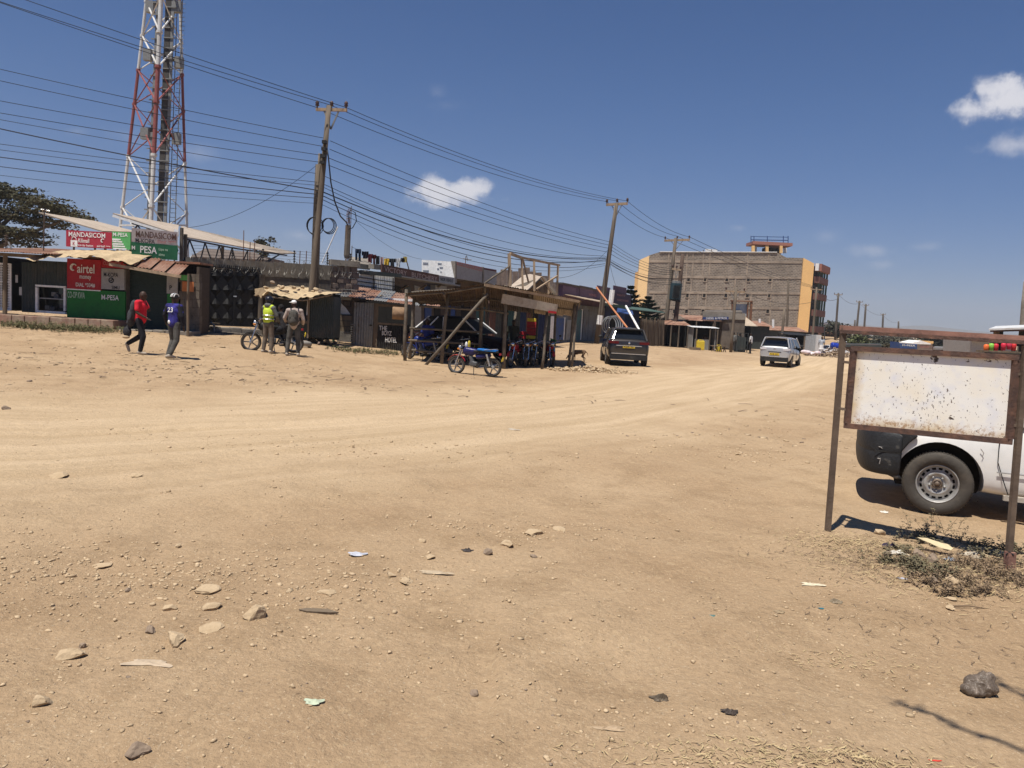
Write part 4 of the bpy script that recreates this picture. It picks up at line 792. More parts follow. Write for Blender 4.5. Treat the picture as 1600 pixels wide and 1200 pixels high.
# white sheet fence in front
PW = Pl(530, 34.6, 615, 36.5)
wf = T('tin_screen', 'white corrugated tin screen with dark rails above the eating shack', 'screen', PW.pt(PW.L*.5, PW.uz(570, 466)[1]))
for i in range(5):
    x0 = 530+i*17; f = (x0-530)/85
    part('tin_sheet', mTinWhite, wf, lambda m: m.corr(PW.pt(*PW.uz(x0, 455+f*9), .0), PW.pt(*PW.uz(x0+17.4, 455+f*9+1.8), 0)-PW.pt(*PW.uz(x0, 455+f*9), 0), Vector((0, 0, PW.uz(x0, 422+f*10)[1]-PW.uz(x0, 455+f*9)[1])), .015, .09))
for i in range(5): part('rail', mBlack, wf, lambda m: m.beam(PW.pt(*PW.uz(530, 429+i*6.5), .06), PW.pt(*PW.uz(615, 441+i*6.2), .06), .035))
for x in (541, 583, 613): part('upright', mBlack, wf, lambda m: m.beam(PW.pt(*PW.uz(x, 424+(x-530)*.12), .07), PW.pt(*PW.uz(x, 458+(x-530)*.12), .07), .05))
part('leaning_rod', mBlack, wf, lambda m: m.tube([PW.pt(*PW.uz(548, 412), .25), PW.pt(*PW.uz(556, 460), .2)], .02, 5))
wt = T('roof_shack', 'dark tin upper shack with white patched side next to the butchery', 'shack', PW.pt(*PW.uz(600, 468)))
part('side', mTinDark, wt, lambda m: PW.slabp(m, 560, 425, 624, 431, .2, .1)); part('back', mDark, wt, lambda m: PW.slabp(m, 532, 424, 622, 470, -.3, -.5))
# clothes line
cl_ = T('clothes_line', 'washing line strung on the roof above the butchery sign', 'clothes line', P(600, 425, 38))
pA, pB = P(550, 386, 36.5), P(634, 406, 41)
part('line', mWire, cl_, lambda m: m.tube([pA.lerp(pB, i/10)-Vector((0, 0, .3*4*(i/10)*(1-i/10)*.5)) for i in range(11)], .008, 4)); part('prop_pole', mWood, cl_, lambda m: m.tube([P(640, 425, 41), P(634, 403, 41)], .03, 5)); part('prop_pole', mStick, cl_, lambda m: m.tube([P(549, 414, 36.5), P(550, 384, 36.5)], .02, 5))
gar = [('jeans', 'dark blue trousers hanging at the left of the washing line', (.02, .035, .07), 555, 389, 563, 411, 1), ('shirt', 'black shirt hanging beside the trousers', (.015, .015, .03), 566, 393, 575, 404, 0), ('shirt', 'maroon top hanging left of the middle of the washing line', (.12, .02, .03), 574, 397, 582, 411, 0), ('shirt', 'dark red top hanging beside the black shorts', (.14, .03, .03), 582, 398, 587, 413, 0), ('shorts', 'black shorts hanging in the middle of the washing line', (.02, .02, .025), 587, 400, 593, 413, 0),
       ('towel', 'pinkish striped towel on the washing line', (.45, .3, .28), 594, 402, 599, 415, 0), ('towel', 'yellow towel on the washing line', (.6, .38, .04), 600, 404, 608, 417, 0), ('shirt', 'charcoal shirt right of the yellow towel', (.04, .04, .045), 609, 404, 617, 417, 0), ('shirt', 'white and black patterned shirt on the washing line', (.6, .6, .6), 618, 404, 626, 417, 0), ('shirt', 'black cloth next to the yellow bundle', (.03, .03, .03), 627, 403, 631, 410, 0), ('cloth', 'yellow bundle at the right end of the washing line', (.5, .38, .12), 630, 401, 636, 410, 0)]
for i, (nm, lab, c, x0, y0, x1, y1, legs) in enumerate(gar):
    Yg = 36.5+(x0-550)/84*4.5; m = MB(); mt_ = M('garment_%s_%d' % (nm, i), c, .9, bump=.1)
    def gq(xa, ya, xb, yb, ph=0):
        o = len(m.v); n = 6; vs = []
        for a in range(n+1):
            for b in range(5):
                q = P(xa+(xb-xa)*a/n, ya+(yb-ya)*b/4+random.uniform(-.3, .3), Yg+.06*math.sin(a*1.9+b+ph)); vs.append(q)
        vs2 = [v+Vector((0, .03, 0)) for v in vs]; fs = [(a*5+b, a*5+b+1, a*5+b+6, a*5+b+5) for a in range(n) for b in range(4)]
        m.add(vs+vs2, fs+[tuple(k+35 for k in reversed(f)) for f in fs])
    if legs: gq(x0, y0, x1+1, y0+7); gq(x0, y0+7, x0+3.4, y1, 1); gq(x0+5, y0+7, x1+.6, y1, 2)
    elif nm == 'shirt': gq(x0+1, y0, x1-1, y1); gq(x0-.8, y0, x0+1.2, y0+6, 1); gq(x1-1.2, y0, x1+.8, y0+6, 2)
    else: gq(x0, y0, x1, y1)
    m.sm(); single(m, nm, mt_, P((x0+x1)/2, y1, Yg), lab, {'jeans': 'trousers', 'towel': 'towel', 'shorts': 'shorts', 'cloth': 'cloth'}.get(nm, 'shirt'))
# white billboard boxes on the roof
PX = Pl(710, 45.3, 776, 50)
wb = T('billboard', 'long white and grey roof hoarding of three panels above the butchery', 'billboard', PX.pt(PX.L*.4, PX.uz(700, 440)[1]))
PXF = Pl(659, 45.4, 710, 45.2)
part('white_panel', mWhiteP, wb, lambda m: quadp(PXF, m, 659, 406, 429, 709.5, 409, 435, 0, .15))
part('grey_panel', mGreyP, wb, lambda m: quadp(PX, m, 713, 408.5, 435, 753.5, 417.5, 441.5, 0, .15))
part('grey_panel', mGreyP, wb, lambda m: quadp(PX, m, 755.5, 418, 442, 776, 421.5, 444, 0, .15))
part('red_title_strip', mTextPink, wb, lambda m: quadp(PX, m, 714, 409, 414, 753, 418, 424, .02, .02)); part('red_title_strip', M('maroon_strip', (.12, .03, .04), .7), wb, lambda m: quadp(PX, m, 756, 418.3, 421, 775, 422, 424.5, .02, .02))
textp(PX, 'SAMARITANS', 715, 413.5, 410, 752, 423.3, mGreyP, wb, .03)
for (x0, y0, x1, y1) in ((661, 410, 669, 413), (661, 422, 670, 424.5), (684, 411, 690, 413), (687, 417, 692, 419), (683, 419, 686, 421), (688, 424, 690, 425.5)): part('faded_mark', M('faded_grey_mark', (.22, .24, .28), .8), wb, lambda m: PXF.slabp(m, x0, y0, x1, y1, .02, .0))
part('pillar', mConc, wb, lambda m: quadp(PX, m, 710.2, 408, 441, 712.7, 408.5, 442, .05, .3)); part('pillar', mConc, wb, lambda m: quadp(PX, m, 753.6, 417, 443, 755.3, 417.5, 443, .05, .2))
part('back_box', mConcDark, wb, lambda m: m.slab([PX.pt(*PX.uz(712, 438), -.2), PX.pt(*PX.uz(776, 444), -.2), PX.pt(*PX.uz(776, 423), -.2), PX.pt(*PX.uz(712, 410), -.2)], 1.2, PX.n))
wv = T('tv_antenna', 'small television aerial behind the white roof hoarding', 'antenna', P(727, 412, 55)); part('mast', mStick, wv, lambda m: m.tube([P(727, 415, 55), P(728, 400, 55)], .03, 5)); part('antenna_arm', mStick, wv, lambda m: [m.tube([P(723, 404, 55), P(737, 406, 55)], .02, 4), m.tube([P(729, 399, 55), P(731, 408, 55)], .02, 4)])
vb2 = T('shop', 'brown plastered shop block below the white roof hoarding', 'shop', P(740, 500, 50))
part('wall', M('brown_plaster', (.17, .125, .09), .9, 0, (.11, .085, .065), 1, .4, .65), vb2, lambda m: m.slab([P(694, 530, 46), P(790, 540, 53), P(790, 447, 53), P(694, 433, 46)], 3))
for x in (716, 740, 762): part('pilaster', mConcDark, vb2, lambda m: m.beam(P(x, 540, 46+(x-700)*.078-.1), P(x, 440+(x-700)*.1, 46+(x-700)*.078-.1), .3, .2))
for (x0, x1, mt_) in ((700, 711, mBluePaint), (720, 735, mDark), (744, 758, mTeal)): Yq = 46+(x0-700)*.078-.35; part('shutter_door', mt_, vb2, lambda m: m.slab([P(x0, 535, Yq), P(x1, 537, Yq+.6), P(x1, 466, Yq+.6), P(x0, 464, Yq)], .08))
# rough stone wall + gable house
sw = T('ruined_wall', 'dark stepped rough stone wall behind the gable house', 'wall', P(800, 450, 60))
for i in range(12):
    x0 = 773+i*9.2; tops = [426, 421, 422, 424, 419, 418, 424, 426, 431, 436, 441, 445]; part('stone_course', mStone, sw, lambda m: m.slab([P(x0, 462, 60), P(x0+9.0, 462, 60), P(x0+9.0, tops[i]+random.uniform(-.5, .5), 60), P(x0, tops[i], 60)], .6))
gh = T('gable_house', 'beige low gable-roofed house behind the motorcycle shelter', 'house', P(835, 460, 52))
part('wall', mConc, gh, lambda m: m.slab([P(800, 465, 52), P(868, 470, 52), P(866, 458, 52), P(842, 434, 52), P(802, 448, 52)], 2)); part('roof_slope', mCanopy, gh, lambda m: m.slab([P(791, 452, 51), P(822, 455, 50), P(846, 432, 51.5), P(828, 428, 56), P(818, 430, 57)], .1)); part('roof_slope', mWood, gh, lambda m: m.slab([P(846, 432, 51.4), P(870, 462, 51), P(873, 461, 56), P(850, 432, 56)], .1))
part('gable_panel', mWoodPale, gh, lambda m: m.slab([P(826, 455, 51.8), P(860, 458, 51.8), P(844, 438, 51.8)], .05))
# ================================================================ boda-boda shelter
PT = Pl(633, 28.2, 893, 31.2)
shl = T('shelter', 'open timber pole shelter with a low iron roof shading parked motorcycles', 'shelter', PT.pt(PT.L*.5, H(1, 29.5)))
def pole3(a, b, r, mat=mWood, name='post'):
    r *= .72; mat = mGreyPole
    return part(name, mat, shl, lambda m: m.tube([a, a.lerp(b, .33)+Vector((random.uniform(-.03, .03), 0, 0)), a.lerp(b, .66)+Vector((random.uniform(-.03, .03), 0, 0)), b], [r*1.05, r, r*.97, r*.92], 8, wob=.08).sm())
mGreyPole = M('grey_weathered_pole', (.17, .14, .105), .9, 0, (.09, .072, .055), 4, .4, .65, bump=.5)
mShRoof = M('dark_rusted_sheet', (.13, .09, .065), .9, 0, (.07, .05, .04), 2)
def gnd(px, py, Y): q = P(px, py, Y); return Vector((q.x, q.y, HM(q.x, q.y)-.05))
pole3(gnd(633, 564, 28.3), P(635, 452, 28.3), .09); pole3(gnd(640, 563, 29.2), P(647, 464, 29.2), .085); pole3(gnd(690, 570, 28.6), P(701, 458, 28.8), .085); pole3(gnd(753, 548, 31), P(751, 470, 31), .08, mWood)
pole3(gnd(787, 577, 28.5), P(790, 446, 28.8), .09); pole3(P(749, 545, 30), P(756, 449, 29.6), .085); pole3(gnd(847, 572, 29.2), P(855, 488, 29.6), .075); pole3(gnd(888, 573, 30.8), P(898, 474, 30.8), .08); pole3(gnd(893, 574, 30.2), P(903, 473, 30.6), .07, mWood)
pole3(gnd(800, 556, 33), P(806, 486, 33.4), .08); pole3(gnd(866, 556, 34), P(868, 490, 34.2), .08); pole3(gnd(700, 548, 33), P(703, 479, 33), .08)
pole3(gnd(664, 568, 27.6), P(762, 459, 27.9), .075, mWoodPale, 'brace')
for (a, b) in (((640, 512.5, 28.9), (752, 519, 29.6)), ((638, 531.5, 28.9), (749, 538, 29.6)), ((643, 547, 28.9), (716, 553, 29.1)), ((655, 478, 28.4), (752, 485, 29.2)), ((752, 483, 29.3), (795, 490, 29.3)), ((643, 457, 28.2), (720, 452, 28.6))): pole3(P(*a), P(*b), .055, mWood, 'rail')
pole3(P(757, 443, 30), P(797, 415, 31), .055, mWoodPale, 'brace')
# roof: iron sheets, underside seen from in front
ra = [P(633, 458, 27.9), P(698, 453, 27.8), P(762, 443, 27.7), P(832, 454, 28.8), P(907, 470, 30.4)]; rb = [P(656, 476, 33.2), P(705, 480, 33), P(765, 483, 32.6), P(835, 489, 33.6), P(897, 492, 35)]
for k in range(4):
    for j in range(3):
        a, b, c, d = ra[k].lerp(ra[k+1], j/3), ra[k].lerp(ra[k+1], (j+1.06)/3), rb[k].lerp(rb[k+1], (j+1.06)/3), rb[k].lerp(rb[k+1], j/3)
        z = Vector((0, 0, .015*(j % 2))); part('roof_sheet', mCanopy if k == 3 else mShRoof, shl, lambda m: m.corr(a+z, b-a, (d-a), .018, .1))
for k in range(4): pole3(ra[k]+Vector((0, .15, -.09)), ra[k+1]+Vector((0, .15, -.09)), .05, mWood, 'purlin'); pole3(ra[k].lerp(rb[k], .5)+Vector((0, 0, -.09)), ra[k+1].lerp(rb[k+1], .5)+Vector((0, 0, -.09)), .05, mWood, 'purlin')
for k in range(1, 5): pole3(ra[k]+Vector((-.1, .1, -.16)), rb[k]+Vector((-.1, 0, -.16)), .05, mWood, 'rafter')
part('plank', mWoodPale, shl, lambda m: m.beam(P(757, 445, 27.6), P(905, 471, 30.3), .03, .1))
part('name_board', M('pale_board', (.36, .31, .25), .85, 0, (.28, .23, .18), 3), shl, lambda m: m.slab([P(783, 474, 28.4), P(869.5, 488.5, 29.4), P(872, 476, 29.4), P(786, 459, 28.4)], .05))
part('red_strip', mRed, shl, lambda m: m.beam(P(857, 487, 29.2), P(869, 488.5, 29.35), .04, .08))
# timber frame for a hoarding above the roof
hf = T('timber_frame', 'tall empty timber hoarding frame standing behind the shelter roof', 'frame', P(835, 460, 32))
def hp(a, b, w=.1, nm='frame_member'): part(nm, mWoodPale, hf, lambda m: m.beam(P(*a), P(*b), w, w*.8))
hp((797, 447, 31), (795.5, 396, 31), .13, 'upright'); hp((817, 452, 31.5), (815, 403, 31.5), .09, 'upright'); hp((835, 462, 32), (834.5, 408, 32), .09, 'upright'); hp((857, 462, 33), (858, 413, 33), .1, 'upright'); hp((870, 463, 33.5), (872, 414, 33.5), .09, 'upright')
hp((797, 396, 31), (815, 403, 31.5), .12, 'top_rail'); hp((815, 402.5, 31.5), (874, 414.5, 33.6), .1, 'top_rail'); hp((838, 452, 32), (871, 431, 33.4), .07, 'brace'); hp((846, 432, 32.5), (862, 458, 33), .06, 'brace'); hp((817, 405, 31.5), (826, 442, 31.8), .06, 'brace')
# ================================================================ shops further along
PD = Pl(855, 46, 1000, 66)
sd = T('shop_row', 'grey-blue row of shops with purple parapet and faded teal and blue doors', 'shop', PD.pt(PD.L*.4, H(5, 52)))
zw = PD.uz(900, 476)[1]
part('wall', mBlueGrey, sd, lambda m: PD.boxu(m, PD.uz(858, 500)[0], PD.uz(946, 500)[0], H(5, 50)-.3, zw, -.1, -1.2))
part('wall', mPurple, sd, lambda m: quadp(PD, m, 886, 443, 478, 985, 463, 492, -.3, .3)); part('parapet', mStone, sd, lambda m: quadp(PD, m, 913, 444, 451, 962, 453, 460, -1.5, .3))
part('coping', mConcDark, sd, lambda m: quadp(PD, m, 884, 441.5, 444, 986, 462, 464, -.2, .5))
for x in (897, 923, 950, 975): part('parapet_panel', M('purple_panel_light', (.16, .10, .14), .8), sd, lambda m: quadp(PD, m, x-11, 446, 466, x+9, 450, 468, -.27, .04))
textp(PD, 'WINES', 924, 462, 458, 936, 464, mTextPink, sd, -.2)
for (x0, x1, y0, mt_) in ((868, 882, 497, mBluePaint), (901, 909, 484, mTeal), (913, 920, 486, mBlueGrey), (886, 896, 500, mTin)):
    dd = part('door', mt_, sd, lambda m: PD.slabp(m, x0, y0, x1, 531, -.05, -.12)); part('door_frame', mWhiteP if x0 in (868, 901) else mBlueGrey, dd, lambda m: [PD.slabp(m, x0-1, y0-1, x0, 531, -.02, -.12), PD.slabp(m, x1, y0-1, x1+1, 531, -.02, -.12)])
part('white_block_pier', mWhiteP, sd, lambda m: PD.slabp(m, 857, 494, 867, 532, .0, -.1))
for i in range(6): 
    x0 = 886+i*11; part('awning_sheet', mCanopy if i % 2 else mWoodPale, sd, lambda m: m.slab([PD.pt(*PD.uz(x0, 466+i*2.0), 1.3), PD.pt(*PD.uz(x0+10.8, 468+i*2), 1.3), PD.pt(*PD.uz(x0+10.8, 461+i*2), -.2), PD.pt(*PD.uz(x0, 459.5+i*2), -.2)], .04))
part('fascia', M('green_fascia', (.05, .09, .06), .8), sd, lambda m: quadp(PD, m, 915, 472, 476, 950, 476, 481, 1.3, .05))
s3 = T('blue_shop', 'deep blue hardware shop with pipes leaning outside behind the hatchback', 'shop', PD.pt(PD.L*.8, H(10, 60)))
part('wall', M('deep_blue_wall', (.02, .035, .12), .8, 0, (.03, .035, .06), 1), s3, lambda m: PD.boxu(m, PD.uz(947, 500)[0], PD.uz(1000, 500)[0], H(9, 58)-.4, PD.uz(975, 480)[1], -.1, -4))
part('sign_panel', M('dark_purple_sign', (.07, .04, .07), .7), s3, lambda m: quadp(PD, m, 956, 455, 479, 982, 461, 482, .2, .1)); textp(PD, 'HARDWARE', 960, 470, 466.5, 978, 472, mTextPink, s3, .215); textp(PD, 'PAINTS', 960, 462, 459, 972, 463.5, mTextPink, s3, .215)
part('awning', M('green_awning', (.06, .10, .08), .7), s3, lambda m: m.slab([PD.pt(*PD.uz(950, 481), 1.6), PD.pt(*PD.uz(1018, 488), 1.6), PD.pt(*PD.uz(1018, 482), -.5), PD.pt(*PD.uz(950, 475), -.5)], .06))
part('blue_canopy', mBluePaint, s3, lambda m: m.slab([P(963, 487, 52), P(990, 492, 53), P(988, 485, 55), P(965, 481, 54)], .06))
for (x0, x1) in ((955, 962), (968, 976)): part('door', mDark if x0 == 955 else mBluePaint, s3, lambda m: PD.slabp(m, x0, 490, x1, 532, -.05, -.12))
single(MB().tube([P(980, 512, 44), P(932, 449, 47)], .055, 8), 'leaning_pipe', M('orange_plastic', (.50, .20, .09), .5), P(980, 512, 44), 'long orange pipe leaning behind the dark hatchback', 'pipe')
single(MB().tube([P(999, 516, 46), P(978, 478, 48)], .065, 8), 'leaning_pipe', mWhiteP, P(999, 516, 46), 'white pipe leaning right of the orange pipe', 'pipe')
single(MB().tube([P(954, 476, 49), P(957, 453, 49)], .16, 8), 'upright_pipe', mWhiteP, P(954, 476, 49), 'short thick white upright pipe beside the leaning pole', 'pipe')
for i in range(4):
    m = MB(); c_ = P(952+i*3.4, 508-i*.5, 46+i*.3); m.tube([c_+Vector((math.cos(a)*.42, .1*math.sin(a*2), math.sin(a)*.5)) for a in np.linspace(0, 6.29, 24)], .04, 5, cap=False); m.sm(); single(m, 'hose_coil', M('grey_hose', (.18, .19, .2), .6), c_-Vector((0, 0, .5)), '%s of the grey hose coils hung outside the blue hardware shop' % ('leftmost', 'second', 'third', 'rightmost')[i], 'hose', 'hose coils at the hardware shop')

PQ = Pl(766, 42.5, 860, 44)
ql = T('lean_to', 'dark patched lean-to of brown, teal and blue sheets behind the shelter', 'lean-to', PQ.pt(PQ.L*.5, H(0, 43)))
for i, mt_ in enumerate((mBrownFas, mTinDark, mDark, M('dull_teal_sheet', (.03, .075, .08), .8), mTinDark, M('dull_blue_sheet', (.02, .035, .08), .8), mBrownFas, mDark, M('deep_blue_sheet', (.015, .025, .07), .7), mTinDark)):
    x0 = 764+i*9.6; part('wall_sheet', mt_, ql, lambda m: PQ.corr(m, x0, 472+i*.6+(i % 3), x0+9.8, 541, -.02*(i % 2), .02, .15))
part('roof_sheet', mRustRoof, ql, lambda m: m.slab([PQ.pt(-.3, PQ.uz(766, 474)[1], .7), PQ.pt(PQ.L+.3, PQ.uz(860, 479)[1], .7), PQ.pt(PQ.L+.3, PQ.uz(860, 474)[1], -1.5), PQ.pt(-.3, PQ.uz(766, 469)[1], -1.5)], .04))
# ================================================================ big unfinished block building
PG = Pl(1013, 141, 1252, 140)
def brickmat():
    m = bpy.data.materials.new('block_wall'); m.use_nodes = True; nt = m.node_tree; N = nt.nodes; L = nt.links; b = N['Principled BSDF']; b.inputs['Roughness'].default_value = .95
    tc = N.new('ShaderNodeTexCoord'); sp = N.new('ShaderNodeSeparateXYZ'); L.new(tc.outputs['Object'], sp.inputs[0]); cb = N.new('ShaderNodeCombineXYZ'); L.new(sp.outputs[0], cb.inputs[0]); L.new(sp.outputs[2], cb.inputs[1])
    br = N.new('ShaderNodeTexBrick'); br.inputs['Scale'].default_value = 1; br.inputs['Brick Width'].default_value = .58; br.inputs['Row Height'].default_value = .29; br.inputs['Mortar Size'].default_value = .045; br.inputs['Mortar Smooth'].default_value = .2
    br.inputs['Color1'].default_value = (.15, .122, .098, 1); br.inputs['Color2'].default_value = (.24, .20, .162, 1); br.inputs['Mortar'].default_value = (.34, .285, .225, 1); L.new(cb.outputs[0], br.inputs[0])
    n = N.new('ShaderNodeTexNoise'); n.inputs['Scale'].default_value = .35; n.inputs['Detail'].default_value = 8; n.inputs['Roughness'].default_value = .7; L.new(tc.outputs['Object'], n.inputs[0])
    mr = N.new('ShaderNodeMapRange'); mr.inputs[1].default_value = .3; mr.inputs[2].default_value = .7; mr.inputs[3].default_value = .68; mr.inputs[4].default_value = 1.3; L.new(n.outputs[0], mr.inputs[0])
    mx = N.new('ShaderNodeMix'); mx.data_type = 'RGBA'; mx.blend_type = 'MULTIPLY'; mx.inputs[0].default_value = 1; L.new(br.outputs[0], mx.inputs[6]); L.new(mr.outputs[0], mx.inputs[7]); L.new(mx.outputs[2], b.inputs['Base Color'])
    bp = N.new('ShaderNodeBump'); bp.inputs['Strength'].default_value = .8; bp.inputs['Distance'].default_value = .05; L.new(br.outputs['Fac'], bp.inputs['Height']); bp.invert = True; L.new(bp.outputs[0], b.inputs['Normal']); return m
mBlock = brickmat(); mBand = M('concrete_band', (.38, .31, .24), .95, 0, (.23, .185, .145), .6, .4, .65, bump=0)
def ob(cx, cy): return (980+cx/4.706, 350+cy/4.706)   # enlarged-view measurements to pixels
gb = T('apartment_block', 'big unfinished four-storey stone block building with orange rendered ends', 'building', PG.pt(PG.L*.5, -.5))
out = [(165, 229), (240, 206), (1100, 209), (1172, 247), (1293, 250), (1268, 800), (150, 760)]
q = [PG.pt(*PG.uz(*ob(*c)), 0) for c in out]; q[5].z = -1; q[6].z = -1; q[5] = Vector((q[4].x, q[4].y, -1)); q[6] = Vector((q[0].x, q[0].y, -1))
part('side_wall', mBlock, gb, lambda m: m.slab(list(reversed(q)), 16, PG.n))
DPT = 16
for (y0, y1) in ((266, 285), (378, 402), (492, 516), (603, 626)):
    part('ring_beam', mBand, gb, lambda m: m.slab([PG.pt(*PG.uz(*ob(162, (y0+y1)/2-2)), .08)+Vector((0, 0, s)) for s in (-.22,)] + [PG.pt(*PG.uz(*ob(1286, (y0+y1)/2+6)), .08)+Vector((0, 0, s)) for s in (-.22, .22)] + [PG.pt(*PG.uz(*ob(162, (y0+y1)/2-2)), .08)+Vector((0, 0, .22))], .07, PG.n))
def colm(x, y0, y1, w=10):
    u0, u1, z0, z1 = PG.rect(*ob(x-w/2, y0), *ob(x+w/2, y1)); part('concrete_column', mBand, gb, lambda m: PG.boxu(m, u0, u1, z0, z1, .065, .01))
for row, (y0, y1) in enumerate(((215, 268), (288, 380), (404, 494), (518, 606), (630, 760))):
    for x in ([305, 355, 440, 484, 560, 608, 770, 885, 1040] if row < 2 else [300, 430, 478, 545, 590, 800, 880, 1070] if row < 3 else [205, 465, 530, 590, 750, 920, 1065]):
        if rng.random() < .85: colm(x-(y0-215)*.04, y0, y1)
def win(pl, th, cx, cy, w=21, h=27, name='window'):
    u0, u1, z0, z1 = pl.rect(*ob(cx-w/2, cy-h/2), *ob(cx+w/2, cy+h/2)); f = MB(); pl.boxu(f, u0, u1, z0, z1, .02, -.02); o = f.build(name, mDark, th)
    m = MB(); e = .08
    for a in ((u0-e, u0, z0, z1), (u1, u1+e, z0, z1), (u0-e, u1+e, z1, z1+.12), (u0-e*1.5, u1+e*1.5, z0-.12, z0)): pl.boxu(m, a[0], a[1], a[2], a[3], .11, -.05)
    m.build('window_frame', mBand, o)
for xs, y in (([450, 574, 732, 890, 1052], 408), ([443, 566, 724, 883, 1045], 526), ([346, 435, 556, 1032], 642)):
    for x in xs: win(PG, gb, x, y)
part('pale_patch', mBand, gb, lambda m: PG.slabp(m, *ob(606, 616), *ob(706, 630), .12, .06)); part('parapet_coping', mWhiteP, gb, lambda m: [m.beam(PG.pt(*PG.uz(*ob(240, 204)), .05), PG.pt(*PG.uz(*ob(1100, 207)), .05), .3, .12)])
part('roof_tank_edge', mWhiteP, gb, lambda m: m.beam(P(*ob(575, 192), 146), P(*ob(660, 200), 146), .4, .5)); 
mPaleEnd = M('pale_yellow_render', (.80, .56, .29), .85, bump=.03)
# orange end panels
o1 = [PG.pt(*PG.uz(*ob(102, 258)), -2), PG.pt(*PG.uz(*ob(170, 229)), -.2), PG.pt(*PG.uz(*ob(168, 700)), -.2), PG.pt(*PG.uz(*ob(102, 700)), -2)]; o1[2].x, o1[2].y = o1[1].x, o1[1].y; o1[3].x, o1[3].y = o1[0].x, o1[0].y; o1[2].z = o1[3].z = -1
part('orange_wall', mPaleEnd, gb, lambda m: m.slab(o1, .8, PG.n)); part('orange_wall', mOrangeWall, gb, lambda m: PG.boxu(m, PG.uz(*ob(93, 400))[0], PG.uz(*ob(106, 400))[0], -1, PG.uz(*ob(95, 340))[1], -2.2, -8))
o2t = [PG.pt(*PG.uz(*ob(1295, 250)), .25), PG.pt(*PG.uz(*ob(1372, 292)), .25)]
ur = (o2t[1]-PG.a).dot(PG.u); ul = (o2t[0]-PG.a).dot(PG.u); zb_ = PG.uz(*ob(1300, 795))[1]
part('orange_wall', mOrangeWall, gb, lambda m: m.slab([PG.pt(ul, zb_, .25), PG.pt(ur, zb_, .25), o2t[1], o2t[0]], 3.5, PG.n)); part('ground_floor_wall', mBrownFas, gb, lambda m: PG.boxu(m, ul, ur, -1, zb_, -.1, -3))
# street front with balconies, receding
ZT_ = PG.uz(*ob(1375, 300))[1]; Zb = PG.uz(*ob(1350, 790))[1]; fl = (ZT_-Zb)/4
ux = PG.u; ud = (-PG.n); frd = (ud*15+ux*8.6).normalized()
base = PG.pt(ur, 0, .2)
def fb(a0, a1, z0, z1, o0, o1, name, mat):   # along the front: a = metres back from the corner, o = metres out toward the street
    m = MB(); c = base + frd*((a0+a1)/2) + ux*((o0+o1)/2) + Vector((0, 0, (z0+z1)/2)); m.obox(c, ux*((o1-o0)/2), frd*((a1-a0)/2), (0, 0, (z1-z0)/2)); return m.build(name, mat, gb)
fb(.3, 9.5, -1, ZT_-.2, -3, -.02, 'front_wall', mDark)
for k in range(4):
    z = Zb + k*fl
    fb(1.0, 9.5, z-.15, z+1.0, .0, 1.0, 'balcony', M('shaded_balcony', (.17, .08, .06), .8))  # shaded side of the balconies put into a darker red-brown
    for a in np.linspace(1.6, 9, 4): fb(a, a+.35, z+1.0, z+fl-.17, 0.6, 0.9, 'balcony_column', M('dark_green_trim', (.05, .08, .05), .8))
fb(1.0, 9.5, ZT_-1.0, ZT_+.3, 0, 1.2, 'roof_parapet', mPinkBand); fb(.3, .9, ZT_-1.0, ZT_+.3, .2, .8, 'white_pier', mWhiteP)
# rooftop tower
rt = lambda cx, cy, o: P(*ob(cx, cy), 140.3-o)
part('tower_slab', mPinkBand, gb, lambda m: m.obox((rt(905, 150, -5)+rt(1180, 155, -5))/2, ux*((rt(1185, 155, -5)-rt(900, 150, -5)).length/2), PG.n*2.4, (0, 0, .28)))
for x, o in ((925, -3), (1027, -3), (1130, -2.8), (1160, -7), (1055, -7), (940, -7)): part('tower_column', mOrangeWall if o >= -3 else mWhiteP, gb, lambda m: m.beam(rt(x, 215, o), rt(x, 160, o), .5))
part('tower_core', mDark, gb, lambda m: m.beam(rt(1000, 200, -6), rt(1120, 203, -6), 1.5, 1.2)); rl = part('tower_railing', mBluePaint, gb, lambda m: [m.beam(rt(a, ya, o), rt(b, yb, o), .1) for a, ya, b, yb, o in ((908, 92, 1183, 97, -3), (908, 115, 1183, 120, -3), (908, 92, 1183, 97, -7), (908, 118, 1183, 122, -7))]+[m.beam(rt(x, 140, -3), rt(x, 88, -3), .12) for x in (910, 932, 1030, 1148, 1183)])
for x, h in ((560, 190), (620, 186)): part('roof_rod', mStick, gb, lambda m: m.beam(rt(x, 206, -3), rt(x, h, -3), .12))
